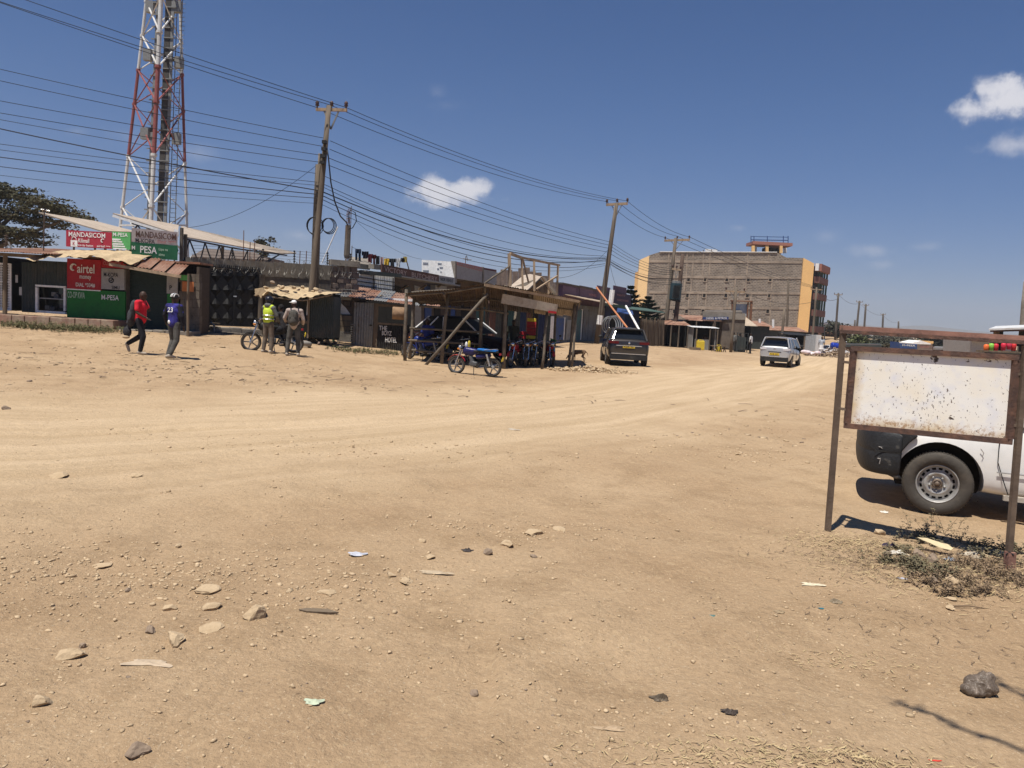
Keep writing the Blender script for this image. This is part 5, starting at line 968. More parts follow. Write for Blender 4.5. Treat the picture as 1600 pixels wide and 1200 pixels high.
# ================================================================ conifers
mNeedle = M('dark_conifer_green', (.022, .040, .022), .9, 0, (.035, .055, .03), 6, bump=0)
mBark = M('tree_bark', (.10, .075, .055), .95, bump=.5)
def conifer(px, ytop, ybase, Y, rad, label):
    b = P(px, ybase, Y); t = P(px+1, ytop, Y); h = t.z-b.z; tr = T('norfolk_pine', label, 'tree', b)
    part('trunk', mBark, tr, lambda m: m.tube([b, b.lerp(t, .5), t], [.25, .14, .03], 7)); n = 11; m = MB()
    for k in range(n):
        f = k/(n-1); z = .08+.88*f; r = rad*(1-f)**.8+.12; nb = 9
        for j in range(nb):
            a = j/nb*6.28+k*.6+random.uniform(-.15, .15); d = Vector((math.cos(a), math.sin(a), 0)); rr = r*random.uniform(.8, 1.1); c = b.lerp(t, z)
            for s in range(7):
                u = s/6; p = c+d*rr*u+Vector((0, 0, .22*rr*u*u-.05*rr*u)); w = .22*(1-u*.5)+.05; e = Vector((-d.y, d.x, 0))
                for _ in range(3):
                    o_ = Vector((random.uniform(-.12, .12), random.uniform(-.12, .12), random.uniform(-.1, .1))); m.add([p+o_-e*w, p+o_+d*.28+Vector((0, 0, .08)), p+o_+e*w, p+o_-d*.1-Vector((0, 0, .08))], [(0, 1, 2, 3)])
    m.build('crown', mNeedle, tr)
conifer(985, 446, 530, 72, 2.3, 'taller tiered pine rising behind the blue hardware shop'); conifer(1012, 463, 528, 75, 2.6, 'shorter tiered pine beside the left orange end of the big building')
# ================================================================ trees
def leaf_tree(name, label, base, trunk, blobs, n, leaf, mat, cat='tree', group=None, limbs=(), seed=1):
    r = random.Random(seed); t = T(name, label, cat, base, group=group); b = Vector(base)
    if trunk: part('trunk', mBark, t, lambda m: [m.tube([b, b.lerp(trunk[0], .5), Vector(trunk[0])], [trunk[1], trunk[1]*.8, trunk[1]*.6], 8)]+[m.tube([Vector(p) for p in l], [trunk[1]*.5, trunk[1]*.35, trunk[1]*.15][:len(l)], 6) for l in limbs])
    m = MB(); tot = sum(bb[1]*bb[2]*bb[3] for bb in blobs)
    for (c, rx, ry, rz) in blobs:
        k = max(30, int(n*rx*ry*rz/tot))
        subs = [Vector((r.gauss(0, .45), r.gauss(0, .45), r.gauss(0, .45))) for _ in range(18)]
        for _ in range(k):
            s = r.choice(subs); v = s+Vector((r.gauss(0, .17), r.gauss(0, .17), r.gauss(0, .13)))
            if v.length > 1.15: continue
            p = Vector(c)+Vector((v.x*rx, v.y*ry, v.z*rz)); a = Vector((r.uniform(-1, 1), r.uniform(-1, 1), r.uniform(-.5, .5))).normalized()*leaf*r.uniform(.6, 1.3); e = Vector((r.uniform(-1, 1), r.uniform(-1, 1), r.uniform(-1, 1))).cross(a).normalized()*leaf*.5
            m.add([p-a, p+e, p+a, p-e], [(0, 1, 2, 3)])
    m.build('crown', mat, t); return t
mAcacia = M('acacia_green', (.055, .052, .026), .9, 0, (.09, .08, .042), .6, bump=0)
ab = P(-25, 400, 62); aY = 62
bl = []
for (x, y, rx, rz) in ((-60, 300, 4.5, 1.2), (-10, 298, 4.0, 1.1), (30, 309, 3.8, 1.0), (62, 320, 3.3, .9), (92, 331, 2.6, .8), (120, 341, 1.7, .5), (-30, 330, 4, 1.0), (20, 338, 3.5, .8), (55, 345, 2.6, .6), (85, 352, 2.2, .5), (10, 360, 3.2, .8), (-20, 362, 3.4, .9), (38, 366, 2.2, .6), (0, 380, 3, .7), (50, 378, 2.0, .5)):
    bl.append((P(x, y, aY+random.uniform(-2, 2)), rx, 2.4, rz*.62))
leaf_tree('acacia_tree', 'wide flat-topped dark acacia at the far left behind the rusty roofs', P(-30, 470, aY), (P(-20, 390, aY), .5), bl, 15000, .15, mAcacia, limbs=[(P(-20, 392, aY), P(5, 350, aY), P(40, 320, aY)), (P(-20, 392, aY), P(30, 372, aY), P(95, 345, aY)), (P(-20, 392, aY), P(-40, 340, aY), P(-60, 305, aY)), (P(-20, 385, aY), P(0, 340, aY), P(-5, 305, aY))])
mBush = M('dusty_bush_green', (.07, .075, .045), .95, 0, (.11, .10, .065), 3, bump=0); mBushFar = M('far_bush_green', (.06, .065, .045), .95, 0, (.10, .09, .06), .3, bump=0)
leaf_tree('bush', 'distant grey-green tree behind the rusty signboard frame', P(1460, 550, 150), (P(1460, 540, 150), .3), [(P(1452, 535, 150), 4.5, 3, 2.0), (P(1470, 537, 150), 4, 3, 1.6), (P(1484, 541, 150), 2.5, 3, 1.2)], 5000, .5, mBushFar, seed=3)
leaf_tree('bush', 'dusty low bush beside the white parked cars', P(1318, 528, 155), None, [(P(1311, 517, 155), 3.5, 2, 1.6), (P(1323, 521, 155), 3, 2, 1.2), (P(1300, 514, 155), 2.5, 2, 1.5)], 2500, .3, mBushFar, seed=4)
leaf_tree('bush', 'low brown hedge on the horizon left of the blue kiosk', P(1375, 533, 240), None, [(P(1352+i*12, 530, 240), 4, 3, 1.4) for i in range(6)], 4000, .4, mBushFar, seed=5)
leaf_tree('bush', 'small tree on the skyline between tower and wall', P(413, 405, 70), (P(412, 396, 70), .1), [(P(412, 392, 70), 1.4, 1, 1.3)], 900, .16, mAcacia, seed=6)
# ================================================================ shacks and fuel shop before the big building
PF = Pl(1000, 60, 1040, 63)
fn = T('plank_fence', 'ragged upright pole fence beneath the two pines', 'fence', PF.pt(PF.L*.5, H(10.5, 61)))
for i in range(26):
    x = 1001+i*1.45; top = 496+random.uniform(-2, 3)+i*.2; part('fence_pole', mWoodOld if i % 3 else mWood, fn, lambda m: m.tube([PF.pt(*PF.uz(x, 538+i*.12), random.uniform(-.05, .05)), PF.pt(*PF.uz(x+.5, top), 0)], .045, 5))
part('back_sheet', mTinDark, fn, lambda m: PF.slabp(m, 1000, 502, 1038, 538, -.1, -.15))
def shack(name, label, x0, x1, yt, yb, Y, wall, roof, depth=3, roofy=None, over=.5, posts=(), drop=.5, openings=()):
    pl = Pl(x0, Y, x1, Y); g = pl.pt(pl.L*.5, H(*pl.pt(pl.L*.5, 0)[:2])); t = T(name, label, 'shack', g); zt = pl.uz((x0+x1)/2, yt)[1]
    if openings:
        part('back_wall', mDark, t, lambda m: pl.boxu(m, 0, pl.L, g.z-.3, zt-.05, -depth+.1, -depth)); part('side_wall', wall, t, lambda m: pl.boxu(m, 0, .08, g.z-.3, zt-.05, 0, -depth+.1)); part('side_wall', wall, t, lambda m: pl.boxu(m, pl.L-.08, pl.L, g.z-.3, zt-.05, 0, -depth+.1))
        for (a, b, ya, yb_) in openings: u0, u1, z0, z1 = pl.rect(a, ya, b, yb_); part('wall_sheet', wall, t, lambda m: m.corr(pl.pt(u0, g.z-.2 if yb_ > 530 else z0, 0), pl.u*(u1-u0), (0, 0, (z1-g.z+.2) if yb_ > 530 else z1-z0), .02, .12))
    else:
        part('wall', wall, t, lambda m: pl.boxu(m, 0, pl.L, g.z-.3, zt-.05, 0, -depth))
    n = max(2, int(pl.L/1.1))
    for i in range(n):
        a = pl.pt(-.15+(pl.L+.3)*i/n, zt+.01*(i % 2)-drop*.2, over); part('roof_sheet', roof, t, lambda m: m.corr(a, pl.u*((pl.L+.3)/n+.04), -pl.n*(depth+over)+Vector((0, 0, drop)), .02, .12))
    for x in posts: u = pl.uz(x, yt)[0]; q = pl.pt(u, 0, over-.05); part('post', mWoodOld, t, lambda m: m.tube([Vector((q.x, q.y, H(q.x, q.y)-.1)), Vector((q.x, q.y, zt-.12))], .06, 6))
    return t, pl
shack('shack', 'dark pole-fronted shack right of the pole fence', 1036, 1075, 506, 545, 66, mTinDark, mRustRoof, 3, posts=(1046, 1058, 1072), over=1.0, openings=((1050, 1062, 520, 545),))
shack('shack', 'dark shack under the fuel shop sign with open front', 1074, 1128, 500, 545, 70, mTinDark, mRustRoof, 3, posts=(1084, 1110), over=1.2, openings=((1112, 1128, 505, 545), (1074, 1082, 515, 545)))
shack('stall', 'small tin-roofed stall with grey half wall and a yellow jerrycan', 1086, 1123, 512, 547, 63, mTin, mTinWhite, 1.6, over=.3, drop=.1, posts=(1088, 1109, 1121), openings=((1085, 1109, 530, 548),))
PFU = Pl(1098, 69, 1138, 69)
fs = T('fuel_shop', 'grey fuel shop with blue sign reading DIESEL & PETROL', 'shop', PFU.pt(PFU.L*.5, H(17.5, 69)))
part('wall', mConcDark, fs, lambda m: PFU.slabp(m, 1128, 494, 1163, 545, 0, -3)); part('parapet', mConc, fs, lambda m: quadp(PFU, m, 1098, 486, 497, 1164, 490, 500, .1, .2))
part('roof_slab', mConcDark, fs, lambda m: m.slab([P(1095, 489, 69.5), P(1160, 488, 69.3), P(1158, 484, 76), P(1105, 484, 76)], .2))
part('blue_sign', M('blue_sign_face', (.03, .05, .16), .6), fs, lambda m: quadp(PFU, m, 1097, 495.5, 499.5, 1137, 495, 499.5, .3, .12)); textp(PFU, 'DIESEL & PETROL', 1102, 499, 496, 1135, 498.6, mTextW, fs, .32)
part('sign_post', mStick, fs, lambda m: m.beam(P(1117, 500, 68.6), P(1117, 511, 68.6), .1))
hb2 = T('billboard', 'blank grey-blue hoarding in a rusty frame above the fuel shop', 'billboard', P(1160, 500, 75))
part('panel', M('pale_blue_grey_panel', (.36, .40, .44), .6), hb2, lambda m: m.slab([P(1146, 494, 75), P(1168, 494, 75), P(1169, 475, 75), P(1147, 475, 75)], .08)); part('frame', mRust, hb2, lambda m: [m.beam(P(1142, 470, 74.8), P(1175, 471, 74.8), .3, .12), m.beam(P(1144, 500, 74.8), P(1144, 470, 74.8), .14), m.beam(P(1172, 508, 74.8), P(1174, 471, 74.8), .2), m.beam(P(1167, 500, 74.8), P(1169, 471, 74.8), .12)])
shack('shack', 'dark shack with a beige sloping lean-to roof right of the fuel shop', 1150, 1178, 506, 548, 72, mTinDark, mCanopy, 3, over=1.2, drop=.9, openings=((1150, 1160, 512, 548),))
shack('shack', 'grey corrugated shack behind the silver car', 1172, 1206, 508, 545, 78, mTinDark, mRustRoof, 3)
shack('shack', 'long low dark shack at the foot of the block wall', 1204, 1262, 516, 545, 92, mTinDark, mRustRoof, 3)
shack('stall', 'small dark stall with overhanging black roof left of the pale tin sheets', 1232, 1262, 523, 548, 72, mTinDark, mBlack, 2, over=1.3, drop=.2, openings=((1232, 1240, 527, 548),), posts=(1250,))
PTn = Pl(1258, 74, 1283, 75)
tf2 = T('tin_fence', 'pale blue-grey corrugated sheets right of the silver car', 'fence', PTn.pt(PTn.L*.5, H(29.5, 74)))
for i, (a, b, mt_) in enumerate(((1258, 1266, M('pale_tin', (.40, .42, .43), .5, .3)), (1266.3, 1274, M('pale_tin', (0, 0, 0))), (1274.3, 1283, mTinWhite))): part('tin_sheet', mt_, tf2, lambda m: PTn.corr(m, a, 522.5+i*.4, b, 549, 0, .03, .2))
for x, yt in ((1187, 498), (1208, 499)): single(MB().tube([P(x, 512, 80), P(x, yt, 80)], .12, 6), 'white_post', mWhiteP, P(x, 512, 80), 'short white post on the shacks, %s one' % ('left' if x == 1187 else 'right'), 'post')
mGateC = M('dark_grey_cage', (.05, .055, .055), .6, .2)
cg = T('cage', 'dark upright metal cage trolley between two bystanders', 'cage', gz(*P(1160, 551, 64)[:2])); PC2 = Pl(1151, 64, 1168, 64)
part('cage_back', mTinDark, cg, lambda m: PC2.slabp(m, 1151, 527, 1168, 551, -.5, -.55)); part('cage_frame', mGateC, cg, lambda m: [PC2.slabp(m, x, 520, x+.9, 553, .05, -.05) for x in (1151, 1156.5, 1162, 1167.5)]+[PC2.slabp(m, 1151, y, 1168, y+.8, .05, -.05) for y in (520, 531, 539, 546, 552)])
wb_ = T('trestle', 'low rough wooden trestle with crossed legs by the yellow can', 'trestle', gz(*P(1120, 549, 60)[:2]))
for i in range(4): part('leg', mWood, wb_, lambda m: [m.beam(gz(*P(1112+i*6, 549, 60)[:2]), P(1115+i*6, 540, 60), .06), m.beam(gz(*P(1116+i*6, 549, 60)[:2]), P(1113+i*6, 540, 60), .06)])
part('plank', mWood, wb_, lambda m: m.beam(P(1110, 540, 60), P(1136, 541, 60), .3, .06))
mY = M('yellow_plastic', (.60, .45, .04), .5)
def jerry(px, py, Y, c, lab, s=1.0):
    b = gz(*P(px, py, Y)[:2]); t = T('jerrycan', lab, 'jerrycan', b)
    o = part('body', c, t, lambda m: m.obox(b+Vector((0, 0, .2*s)), (.17*s, 0, 0), (0, .11*s, 0), (0, 0, .2*s))); bevel(o, .04, 2); part('spout', c, t, lambda m: m.tube([b+Vector((-.1*s, 0, .38*s)), b+Vector((-.1*s, 0, .46*s))], .035*s, 6)); part('handle', c, t, lambda m: m.beam(b+Vector((-.04*s, 0, .45*s)), b+Vector((.14*s, 0, .42*s)), .035*s))
jerry(1094, 543, 62, mY, 'yellow jerrycan beside the grey half wall', 1.8); jerry(1123, 545, 60.5, mY, 'yellow-white jerrycan by the trestle legs', 1.2)
single(MB().beam(GY(1078, 546, 60)+Vector((0, 0, .1)), GY(1094, 547, 60)+Vector((0, 0, .1)), .4, .22), 'log', mWood, GY(1086, 546, 60), 'dark log lying in front of the yellow jerrycan', 'log')
# barrel, bucket, laundry heap, rubble
bq = P(1305, 540.5, 68); single(MB().lathe(P(1299, 540, 68), (P(1311, 542, 68)-P(1299, 540, 68)), (lambda r, L_: [(0, 0), (r, 0), (r*1.05, .1), (r, .2), (r, L_*.5), (r*1.05, L_*.5+.05), (r, L_*.5+.1), (r*.9, L_-.1), (r*.5, L_), (0, L_)])(.3, .75), 16).sm(), 'barrel', M('blue_plastic', (.015, .04, .30), .4), gz(bq.x, bq.y), 'blue plastic barrel lying on the rubble heap', 'barrel')
bb = gz(*P(1285.5, 562, 66)[:2]); bk = T('bucket', 'dark blue bucket standing in the road beside the woman', 'bucket', bb); part('body', M('navy_plastic', (.02, .03, .12), .5), bk, lambda m: m.lathe(bb, (0, 0, 1), [(0, 0), (.15, 0), (.2, .38), (.18, .38), (.14, .03), (0, .03)], 14)); part('handle', mChrome, bk, lambda m: m.tube([bb+Vector((.19*math.cos(a), 0, .38+.12*math.sin(a))) for a in np.linspace(0, 3.14, 8)], .012, 4))
hm = MB(); hb_ = GY(1267, 550, 66)
for i in range(9): hm.ell(hb_+Vector((random.uniform(-.7, .7), random.uniform(-.3, .3), .12+random.uniform(0, .2))), (.35, .25, .18), 8, 6)
lh = remeshed(MB().add(hm.v, hm.f), 'sack_heap', M('white_pink_sacking', (.62, .55, .55), .9, 0, (.55, .30, .32), 3, .55, .62), None, .05); lh.data.transform(Matrix.Translation(-hb_)); lh.location = hb_; tag(lh, 'heap of white and pink sacking on the ground by the tin sheets', 'heap')
def rubble(name, label, c, rx, ry, h, n, smin, smax, mats, seed):
    r = random.Random(seed); m = MB()
    for i in range(n):
        a = r.uniform(0, 6.28); q = r.random()**.6; x, y = c.x+math.cos(a)*rx*q, c.y+math.sin(a)*ry*q; s = r.uniform(smin, smax); z = H(x, y)+h*(1-q)*r.random()+s*.2; k = rock_mb(Vector((x, y, z)), s, s*r.uniform(.6, 1), s*r.uniform(.4, .8), seed*100+i, 1); m.add(k.v, k.f)
    o = single(m, name, mats, c, label, 'rubble'); return kind(o, 'stuff')
rubble('rubble_heap', 'broken stone rubble heap under the blue barrel', GY(1308, 552, 66), 2.6, 2.2, 1.0, 420, .05, .2, mRockDk, 11); rubble('rubble_heap', 'low scatter of rubble and sticks in front of the dog', G(925, 581), 1.8, .9, .22, 260, .03, .13, mRock, 12)
# ================================================================ distance: right side of the street
bw = T('brown_wall_house', 'distant brown-roofed house just right of the orange corner', 'house', P(1300, 533, 170)); part('wall', M('brick_brown', (.17, .09, .06), .9), bw, lambda m: m.slab([P(1284, 535, 170), P(1316, 536, 170), P(1316, 519, 170), P(1284, 516, 170)], 6)); part('roof', mRustRoof, bw, lambda m: m.slab([P(1283, 518, 169), P(1318, 521, 169), P(1314, 514, 174), P(1286, 512, 174)], .3))
for x, lab in ((1288, 'street light with a white lamp head left of the dark pole'),): 
    t = T('street_lamp', lab, 'street lamp', P(x, 530, 150)); part('post', mGalv, t, lambda m: m.tube([P(x, 532, 150), P(x, 506, 150)], .1, 6)); part('lamp_head', mWhiteP, t, lambda m: m.beam(P(x-4, 507, 150), P(x+5, 505, 150), .4, .25))
kb = T('kiosk', 'small blue distant kiosk with white roof edge above the signboard', 'kiosk', P(1420, 545, 95)); kc = P(1420, 545, 95)
part('wall', mBluePaint, kb, lambda m: m.slab([P(1406, 550, 95), P(1433, 551, 95), P(1433, 537, 95), P(1406, 534.5, 95)], 2.5)); part('roof', mWhiteP, kb, lambda m: m.slab([P(1405, 534.6, 94.6), P(1420, 531, 94.6), P(1434, 535.5, 94.6), P(1434, 536.8, 94.6), P(1405, 536, 94.6)], 3)); KP = Pl(1406, 94.9, 1433, 94.9); textp(KP, 'M-PESA', 1410, 540.5, 538, 1430, 541.5, mTextW, kb, .02)
ks = T('shop', 'pale beige distant shop beside the small blue kiosk', 'shop', P(1445, 546, 100)); part('wall', mCanopy, ks, lambda m: m.slab([P(1434, 552, 100), P(1457, 553, 100), P(1457, 535, 100), P(1434, 533, 100)], 3)); part('parapet', mOrangeWall, ks, lambda m: m.beam(P(1433, 533.5, 99.9), P(1457.5, 535, 99.9), .3, .3)); KP2 = Pl(1434, 99.9, 1457, 99.9); textp(KP2, 'SHOP', 1438, 543, 540, 1452, 543.5, mTextPink, ks, .02)
gk = T('shed', 'long grey shed behind the right end of the signboard', 'shed', P(1540, 560, 60)); part('wall', mGreyP, gk, lambda m: m.slab([P(1518, 556, 60), P(1580, 560, 60), P(1580, 531, 60), P(1518, 528, 60)], 4)); part('roof', mTinWhite, gk, lambda m: m.slab([P(1516, 529, 59.5), P(1582, 533, 59.5), P(1580, 526, 64), P(1520, 524, 64)], .15))
# stall on the right edge
rs = T('market_stall', 'roadside stall with white-edged roof at the right edge of the picture', 'stall', gz(*P(1590, 600, 26)[:2]))
part('roof', mTinWhite, rs, lambda m: m.slab([P(1545, 513.5, 26), P(1700, 508, 24), P(1700, 503, 27), P(1556, 509.5, 28)], .06)); part('roof_underside', mBrownFas, rs, lambda m: m.slab([P(1547, 516.5, 26), P(1700, 512, 24), P(1700, 508.5, 27), P(1558, 513, 28)], .05))
part('beam', mBlack, rs, lambda m: m.beam(P(1550, 532, 26), P(1690, 545, 26), .15, .22))
for x in (1557, 1563, 1597): part('post', mBlack if x != 1557 else mWood, rs, lambda m: m.beam(GY(x-3, 600, 26.2), P(x, 514, 26.2), .13))
part('table', mWood, rs, lambda m: m.beam(P(1536, 549, 25.6), P(1620, 553, 25.6), .8, .08)); part('table_front', mDark, rs, lambda m: m.slab([P(1538, 550, 25.2), P(1618, 554, 25.2), GY(1618, 600, 25.2), GY(1538, 600, 25.2)], .05))
for i, (x, y, c, nm) in enumerate(((1541, 543, (.75, .16, .04), 'orange'), (1549, 541.5, (.25, .55, .08), 'green'), (1556, 542, (.6, .03, .05), 'crimson'), (1568, 541, (.6, .03, .06), 'red'), (1577, 539.5, (.65, .05, .10), 'pink'), (1584, 541.5, (.6, .04, .04), 'bright red'))):
    q = P(x, y, 25.6); m = MB(); m.lathe(q-Vector((0, 0, .14)), (0, 0, 1), [(0, 0), (.07, 0), (.085, .2), (.06, .24), (.0, .25)], 10); m.sm(); single(m, 'plastic_jar', M('jar_'+nm.replace(' ', '_'), c, .4), q-Vector((0, 0, .14)), '%s plastic jar on the roadside stall at the right edge' % nm, 'jar')
upole('thick concrete-grey pole at the right edge above the stall', gz(*P(1592, 600, 30)[:2]), P(1606, 440, 30), .17, .15, (), (), mConc)
# far hills
def hills(name, Y, pts, mat, th=300):
    m = MB(); n = len(pts); vs = []
    xs = np.linspace(pts[0][0], pts[-1][0], 90)
    for x in xs:
        y = np.interp(x, *zip(*pts))+rng.normal(0, .35); t = P(x, y, Y); b = Vector((t.x*.86, t.y*.86, -4)); k = Vector((t.x*1.3, t.y*1.3, -6)); vs += [b, b.lerp(t, .55)+Vector((0, 0, rng.normal(0, 3))), t, k]
    m.add(vs, [(i*4+k, i*4+4+k, i*4+5+k, i*4+1+k) for i in range(89) for k in range(3)]); m.sm(); o = m.build(name, mat); kind(o, 'structure')
leaf_tree('scrub_row', 'dark scrub line across the plain behind the blue kiosk', P(1460, 548, 118), None, [(P(1318+i*13, 540.5+i*.7+random.uniform(-1.5, 1), 118+random.uniform(-4, 4)), 1.9, 2, random.uniform(.5, 1.25)) for i in range(26)], 9000, .42, mBushFar, cat='bushes', seed=9)
hills('hills', 3200, [(-300, 432), (300, 456), (700, 478), (1000, 494), (1250, 506), (1290, 503), (1330, 506), (1385, 511), (1440, 508), (1500, 515), (1560, 520), (1700, 530), (2100, 550)], M('far_hills', (.16, .15, .12), 1, bump=0))

for i, (x0, x1, y0, y1, Y, lab) in enumerate(((1322, 1376, 536.5, 545, 100, 'long low dark-roofed shed across the plain left of the blue kiosk'), (1378, 1402, 538.5, 546, 110, 'small dark distant shed close to the blue kiosk'), (1460, 1512, 541, 549, 112, 'low dusty shed on the plain right of the pale shop'))):
    t = T('shed', lab, 'shed', P((x0+x1)/2, y1, Y)); part('wall', mBrownFas, t, lambda m: m.slab([P(x0, y1+4, Y), P(x1, y1+5, Y), P(x1, y0+2, Y), P(x0, y0+1.5, Y)], 5)); part('roof', mTinDark if i < 2 else mTin, t, lambda m: m.slab([P(x0-2, y0+2, Y-.6), P(x1+2, y0+3, Y-.6), P(x1-1, y0+.3, Y+3), P(x0+1, y0, Y+3)], .3))
leaf_tree('bush', 'yellow-green bushy tree above the white distant cars', P(1342, 547, 105), (P(1342, 538, 105), .15), [(P(1338, 532, 105), 1.4, 1.2, 1.1), (P(1347, 535, 105), 1.1, 1., .8)], 1500, .22, M('olive_tree_green', (.11, .12, .05), .9, bump=0), seed=12)
leaf_tree('bush', 'dark feathery tree left of the blue kiosk on the plain', P(1386, 548, 108), (P(1386, 540, 108), .15), [(P(1384, 536.5, 108), 2.2, 2, .8), (P(1394, 539, 108), 1.7, 2, .6)], 1500, .25, mBushFar, seed=13)
# ================================================================ people
V = Vector
mShoe = M('dark_shoe', (.03, .028, .025), .7); mShoeW = M('pale_shoe', (.35, .30, .24), .8)
def cloth_m(name, c, c2=None, **k): return M('cloth_'+name, c, .92, 0, c2, k.pop('s2', 6), bump=.3, bs=18, **k)
def person(label, loc, rz, J, shirt, trousers, shoes=mShoe, sleeve=.55, vox=.014, skin=mSkin, h=1.0, hair=None, group=None, skirt=None):
    """J: joints in metres, figure faces +y, feet at z=0"""
    D = dict(pel=V((0, 0, .95)), waist=V((0, 0, 1.08)), chest=V((0, .0, 1.30)), neck=V((0, 0, 1.47)), head=V((0, .02, 1.62)), look=V((0, 1, -.05)),
             shL=V((-.19, 0, 1.41)), elL=V((-.24, -.01, 1.13)), wrL=V((-.23, .08, .89)), shR=V((.19, 0, 1.41)), elR=V((.24, -.01, 1.13)), wrR=V((.23, .08, .89)),
             hiL=V((-.09, 0, .93)), knL=V((-.10, .02, .50)), anL=V((-.11, -.02, .09)), hiR=V((.09, 0, .93)), knR=V((.10, .02, .50)), anR=V((.11, -.02, .09)), toL=V((0, 1, 0)), toR=V((0, 1, 0)))
    for k, v in J.items(): D[k] = V(v)
    t = T('person', label, 'person', loc, rz, group, h)
    lk = D['look'].normalized(); side = lk.cross(V((0, 0, 1))).normalized(); upv = side.cross(lk); rot = Matrix((side, lk, upv)).transposed()
    H_ = D['head']; b = MB(); b.ell(H_, (.077, .097, .118), 14, 10, rot); b.ell(H_+rot@V((0, .035, -.07)), (.052, .06, .05), 10, 8, rot)
    b.caps(D['neck']-V((0, 0, .06)), H_+rot@V((0, -.02, -.05)), .062, .055)
    b.ell(H_+rot@V((0, .1, -.012)), (.014, .022, .024), 8, 6, rot); b.ell(H_+rot@V((0, .088, -.055)), (.028, .014, .012), 8, 6, rot)
    for s in (-1, 1): b.ell(H_+rot@V((.078*s, -.005, -.005)), (.012, .02, .032), 8, 6, rot); b.ell(H_+rot@V((.03*s, .086, .03)), (.022, .014, .01), 8, 6, rot)
    b.ell(D['chest'], (.165, .105, .17), 12, 8); b.ell(D['pel'], (.15, .105, .12), 12, 8); b.caps(D['chest'], D['pel'], .125, .12); b.caps(D['shL'], D['shR'], .06, .06)
    for s, sd in (('L', -1), ('R', 1)):
        sh, el, wr, hi, kn, an_ = (D[k+s] for k in ('sh', 'el', 'wr', 'hi', 'kn', 'an')); b.caps(sh, el, .05, .04); b.caps(el, wr, .04, .027)
        d = (wr-el).normalized(); c = wr+d*.055; b.ell(c, (.03, .028, .045), 8, 6); lat = d.cross(V((0, 1, .2))).normalized()
        for f in range(4): o = lat*(-.027+.018*f); p0 = c+o+d*.025; p1 = p0+d*(.035+.006*(f in (1, 2)))+V((0, .008, 0)); p2 = p1+d*.02+V((0, .018, -.003)); b.caps(p0, p1, .0105, .0095, 6); b.caps(p1, p2, .0095, .008, 6)
        b.caps(c+lat*-.025, c+lat*-.045+d*.03+V((0, .012, 0)), .012, .010, 6)
        b.caps(hi, kn, .082, .055); b.caps(kn, an_, .052, .036)
        to = D['to'+s].normalized(); b.caps(an_-V((0, 0, .03)), an_+to*.13-V((0, 0, .045)), .04, .03)
    remeshed(b, 'body', skin, t, vox, 2)
    c = MB(); c.ell(D['chest']+V((0, 0, .0)), (.185, .125, .17), 14, 9); c.caps(D['chest'], D['pel']+V((0, 0, .02)), .15, .155); c.ell(D['waist'], (.165, .125, .16), 12, 8); c.caps(D['shL'], D['shR'], .078, .078); c.caps(D['chest']+V((0, 0, .08)), D['neck']-V((0, 0, .03)), .12, .075)
    for s in 'LR':
        sh, el, wr = D['sh'+s], D['el'+s], D['wr'+s]
        if sleeve >= 1: c.caps(sh, el, .073, .06); c.caps(el, wr.lerp(el, .08), .06, .045)
        else: c.caps(sh, sh.lerp(el, sleeve+.15), .073, .068)
    so = remeshed(c, 'shirt', shirt, t, vox, 2)
    p = MB(); p.ell(D['pel'], (.168, .125, .11), 14, 9)
    for s in 'LR': hi, kn, an_ = D['hi'+s], D['kn'+s], D['an'+s]; p.caps(hi, kn, .10, .078); p.caps(kn, kn.lerp(an_, .93), .078, .062)
    if skirt: p.lathe(D['pel'], (0, 0, -1), [(0, -.1), (.16, -.08), (.2, .2), (.26, skirt), (0, skirt)], 14)
    remeshed(p, 'trousers' if not skirt else 'skirt', trousers, t, vox, 2)
    for s in 'LR':
        an_ = D['an'+s]; to = D['to'+s].normalized(); q = MB(); q.caps(an_+V((0, 0, -.035))-to*.04, an_+to*.15-V((0, 0, .052)), .05, .038); q.ell(an_+V((0, 0, -.01)), (.052, .055, .05), 8, 6); remeshed(q, 'shoe', shoes, t, vox, 1)
    if hair: remeshed(MB().ell(H_+rot@V((0, -.014, .022)), (.083, .098, .108), 12, 8, rot), 'hair', hair, t, vox, 1)
    return t, D, rot
mHair = M('black_hair', (.012, .011, .010), .9)
mBlackTr = cloth_m('black_trousers', (.014, .014, .018)); mGreyJ = cloth_m('grey_jeans', (.10, .095, .085), (.06, .057, .05)); mTanTr = cloth_m('brown_trousers', (.16, .125, .095), (.11, .09, .07)); mGreyTr = cloth_m('dark_trousers', (.045, .042, .040))
# walker with red shirt, jacket over the shoulder (walks to the right, torso seen from behind-left)
g1 = gz(*P(219, 555, 21)[:2])
wk, D, rot = person('man walking right in a red t-shirt, dark jacket slung over his back', g1, R(-90), dict(chest=(0, .0, 1.30), head=(0, .06, 1.61), neck=(0, .02, 1.47), look=(-.15, 1, -.05), hiL=(-.085, 0, .93), hiR=(.085, 0, .93), knR=(.09, .12, .50), anR=(.09, .04, .09), knL=(-.09, -.02, .51), anL=(-.09, -.40, .27), toL=(0, .35, -1),
    elR=(.25, .02, 1.14), wrR=(.22, .24, 1.02), shL=(-.19, .0, 1.42), elL=(-.22, .12, 1.22), wrL=(-.15, .06, 1.42)), cloth_m('red', (.62, .018, .035)), mBlackTr, mShoeW, sleeve=.5, hair=None)
jk = MB()
jk.ell((.03, -.16, 1.22), (.17, .10, .27), 12, 8); jk.ell((.02, -.24, 1.00), (.15, .10, .25), 12, 8); jk.caps((-.05, -.10, 1.43), (.06, -.30, .85), .07, .06); jk.caps((.12, -.1, 1.40), (.14, -.22, .95), .055, .05); jk.caps((.0, -.3, .95), (-.02, -.33, .72), .065, .05)
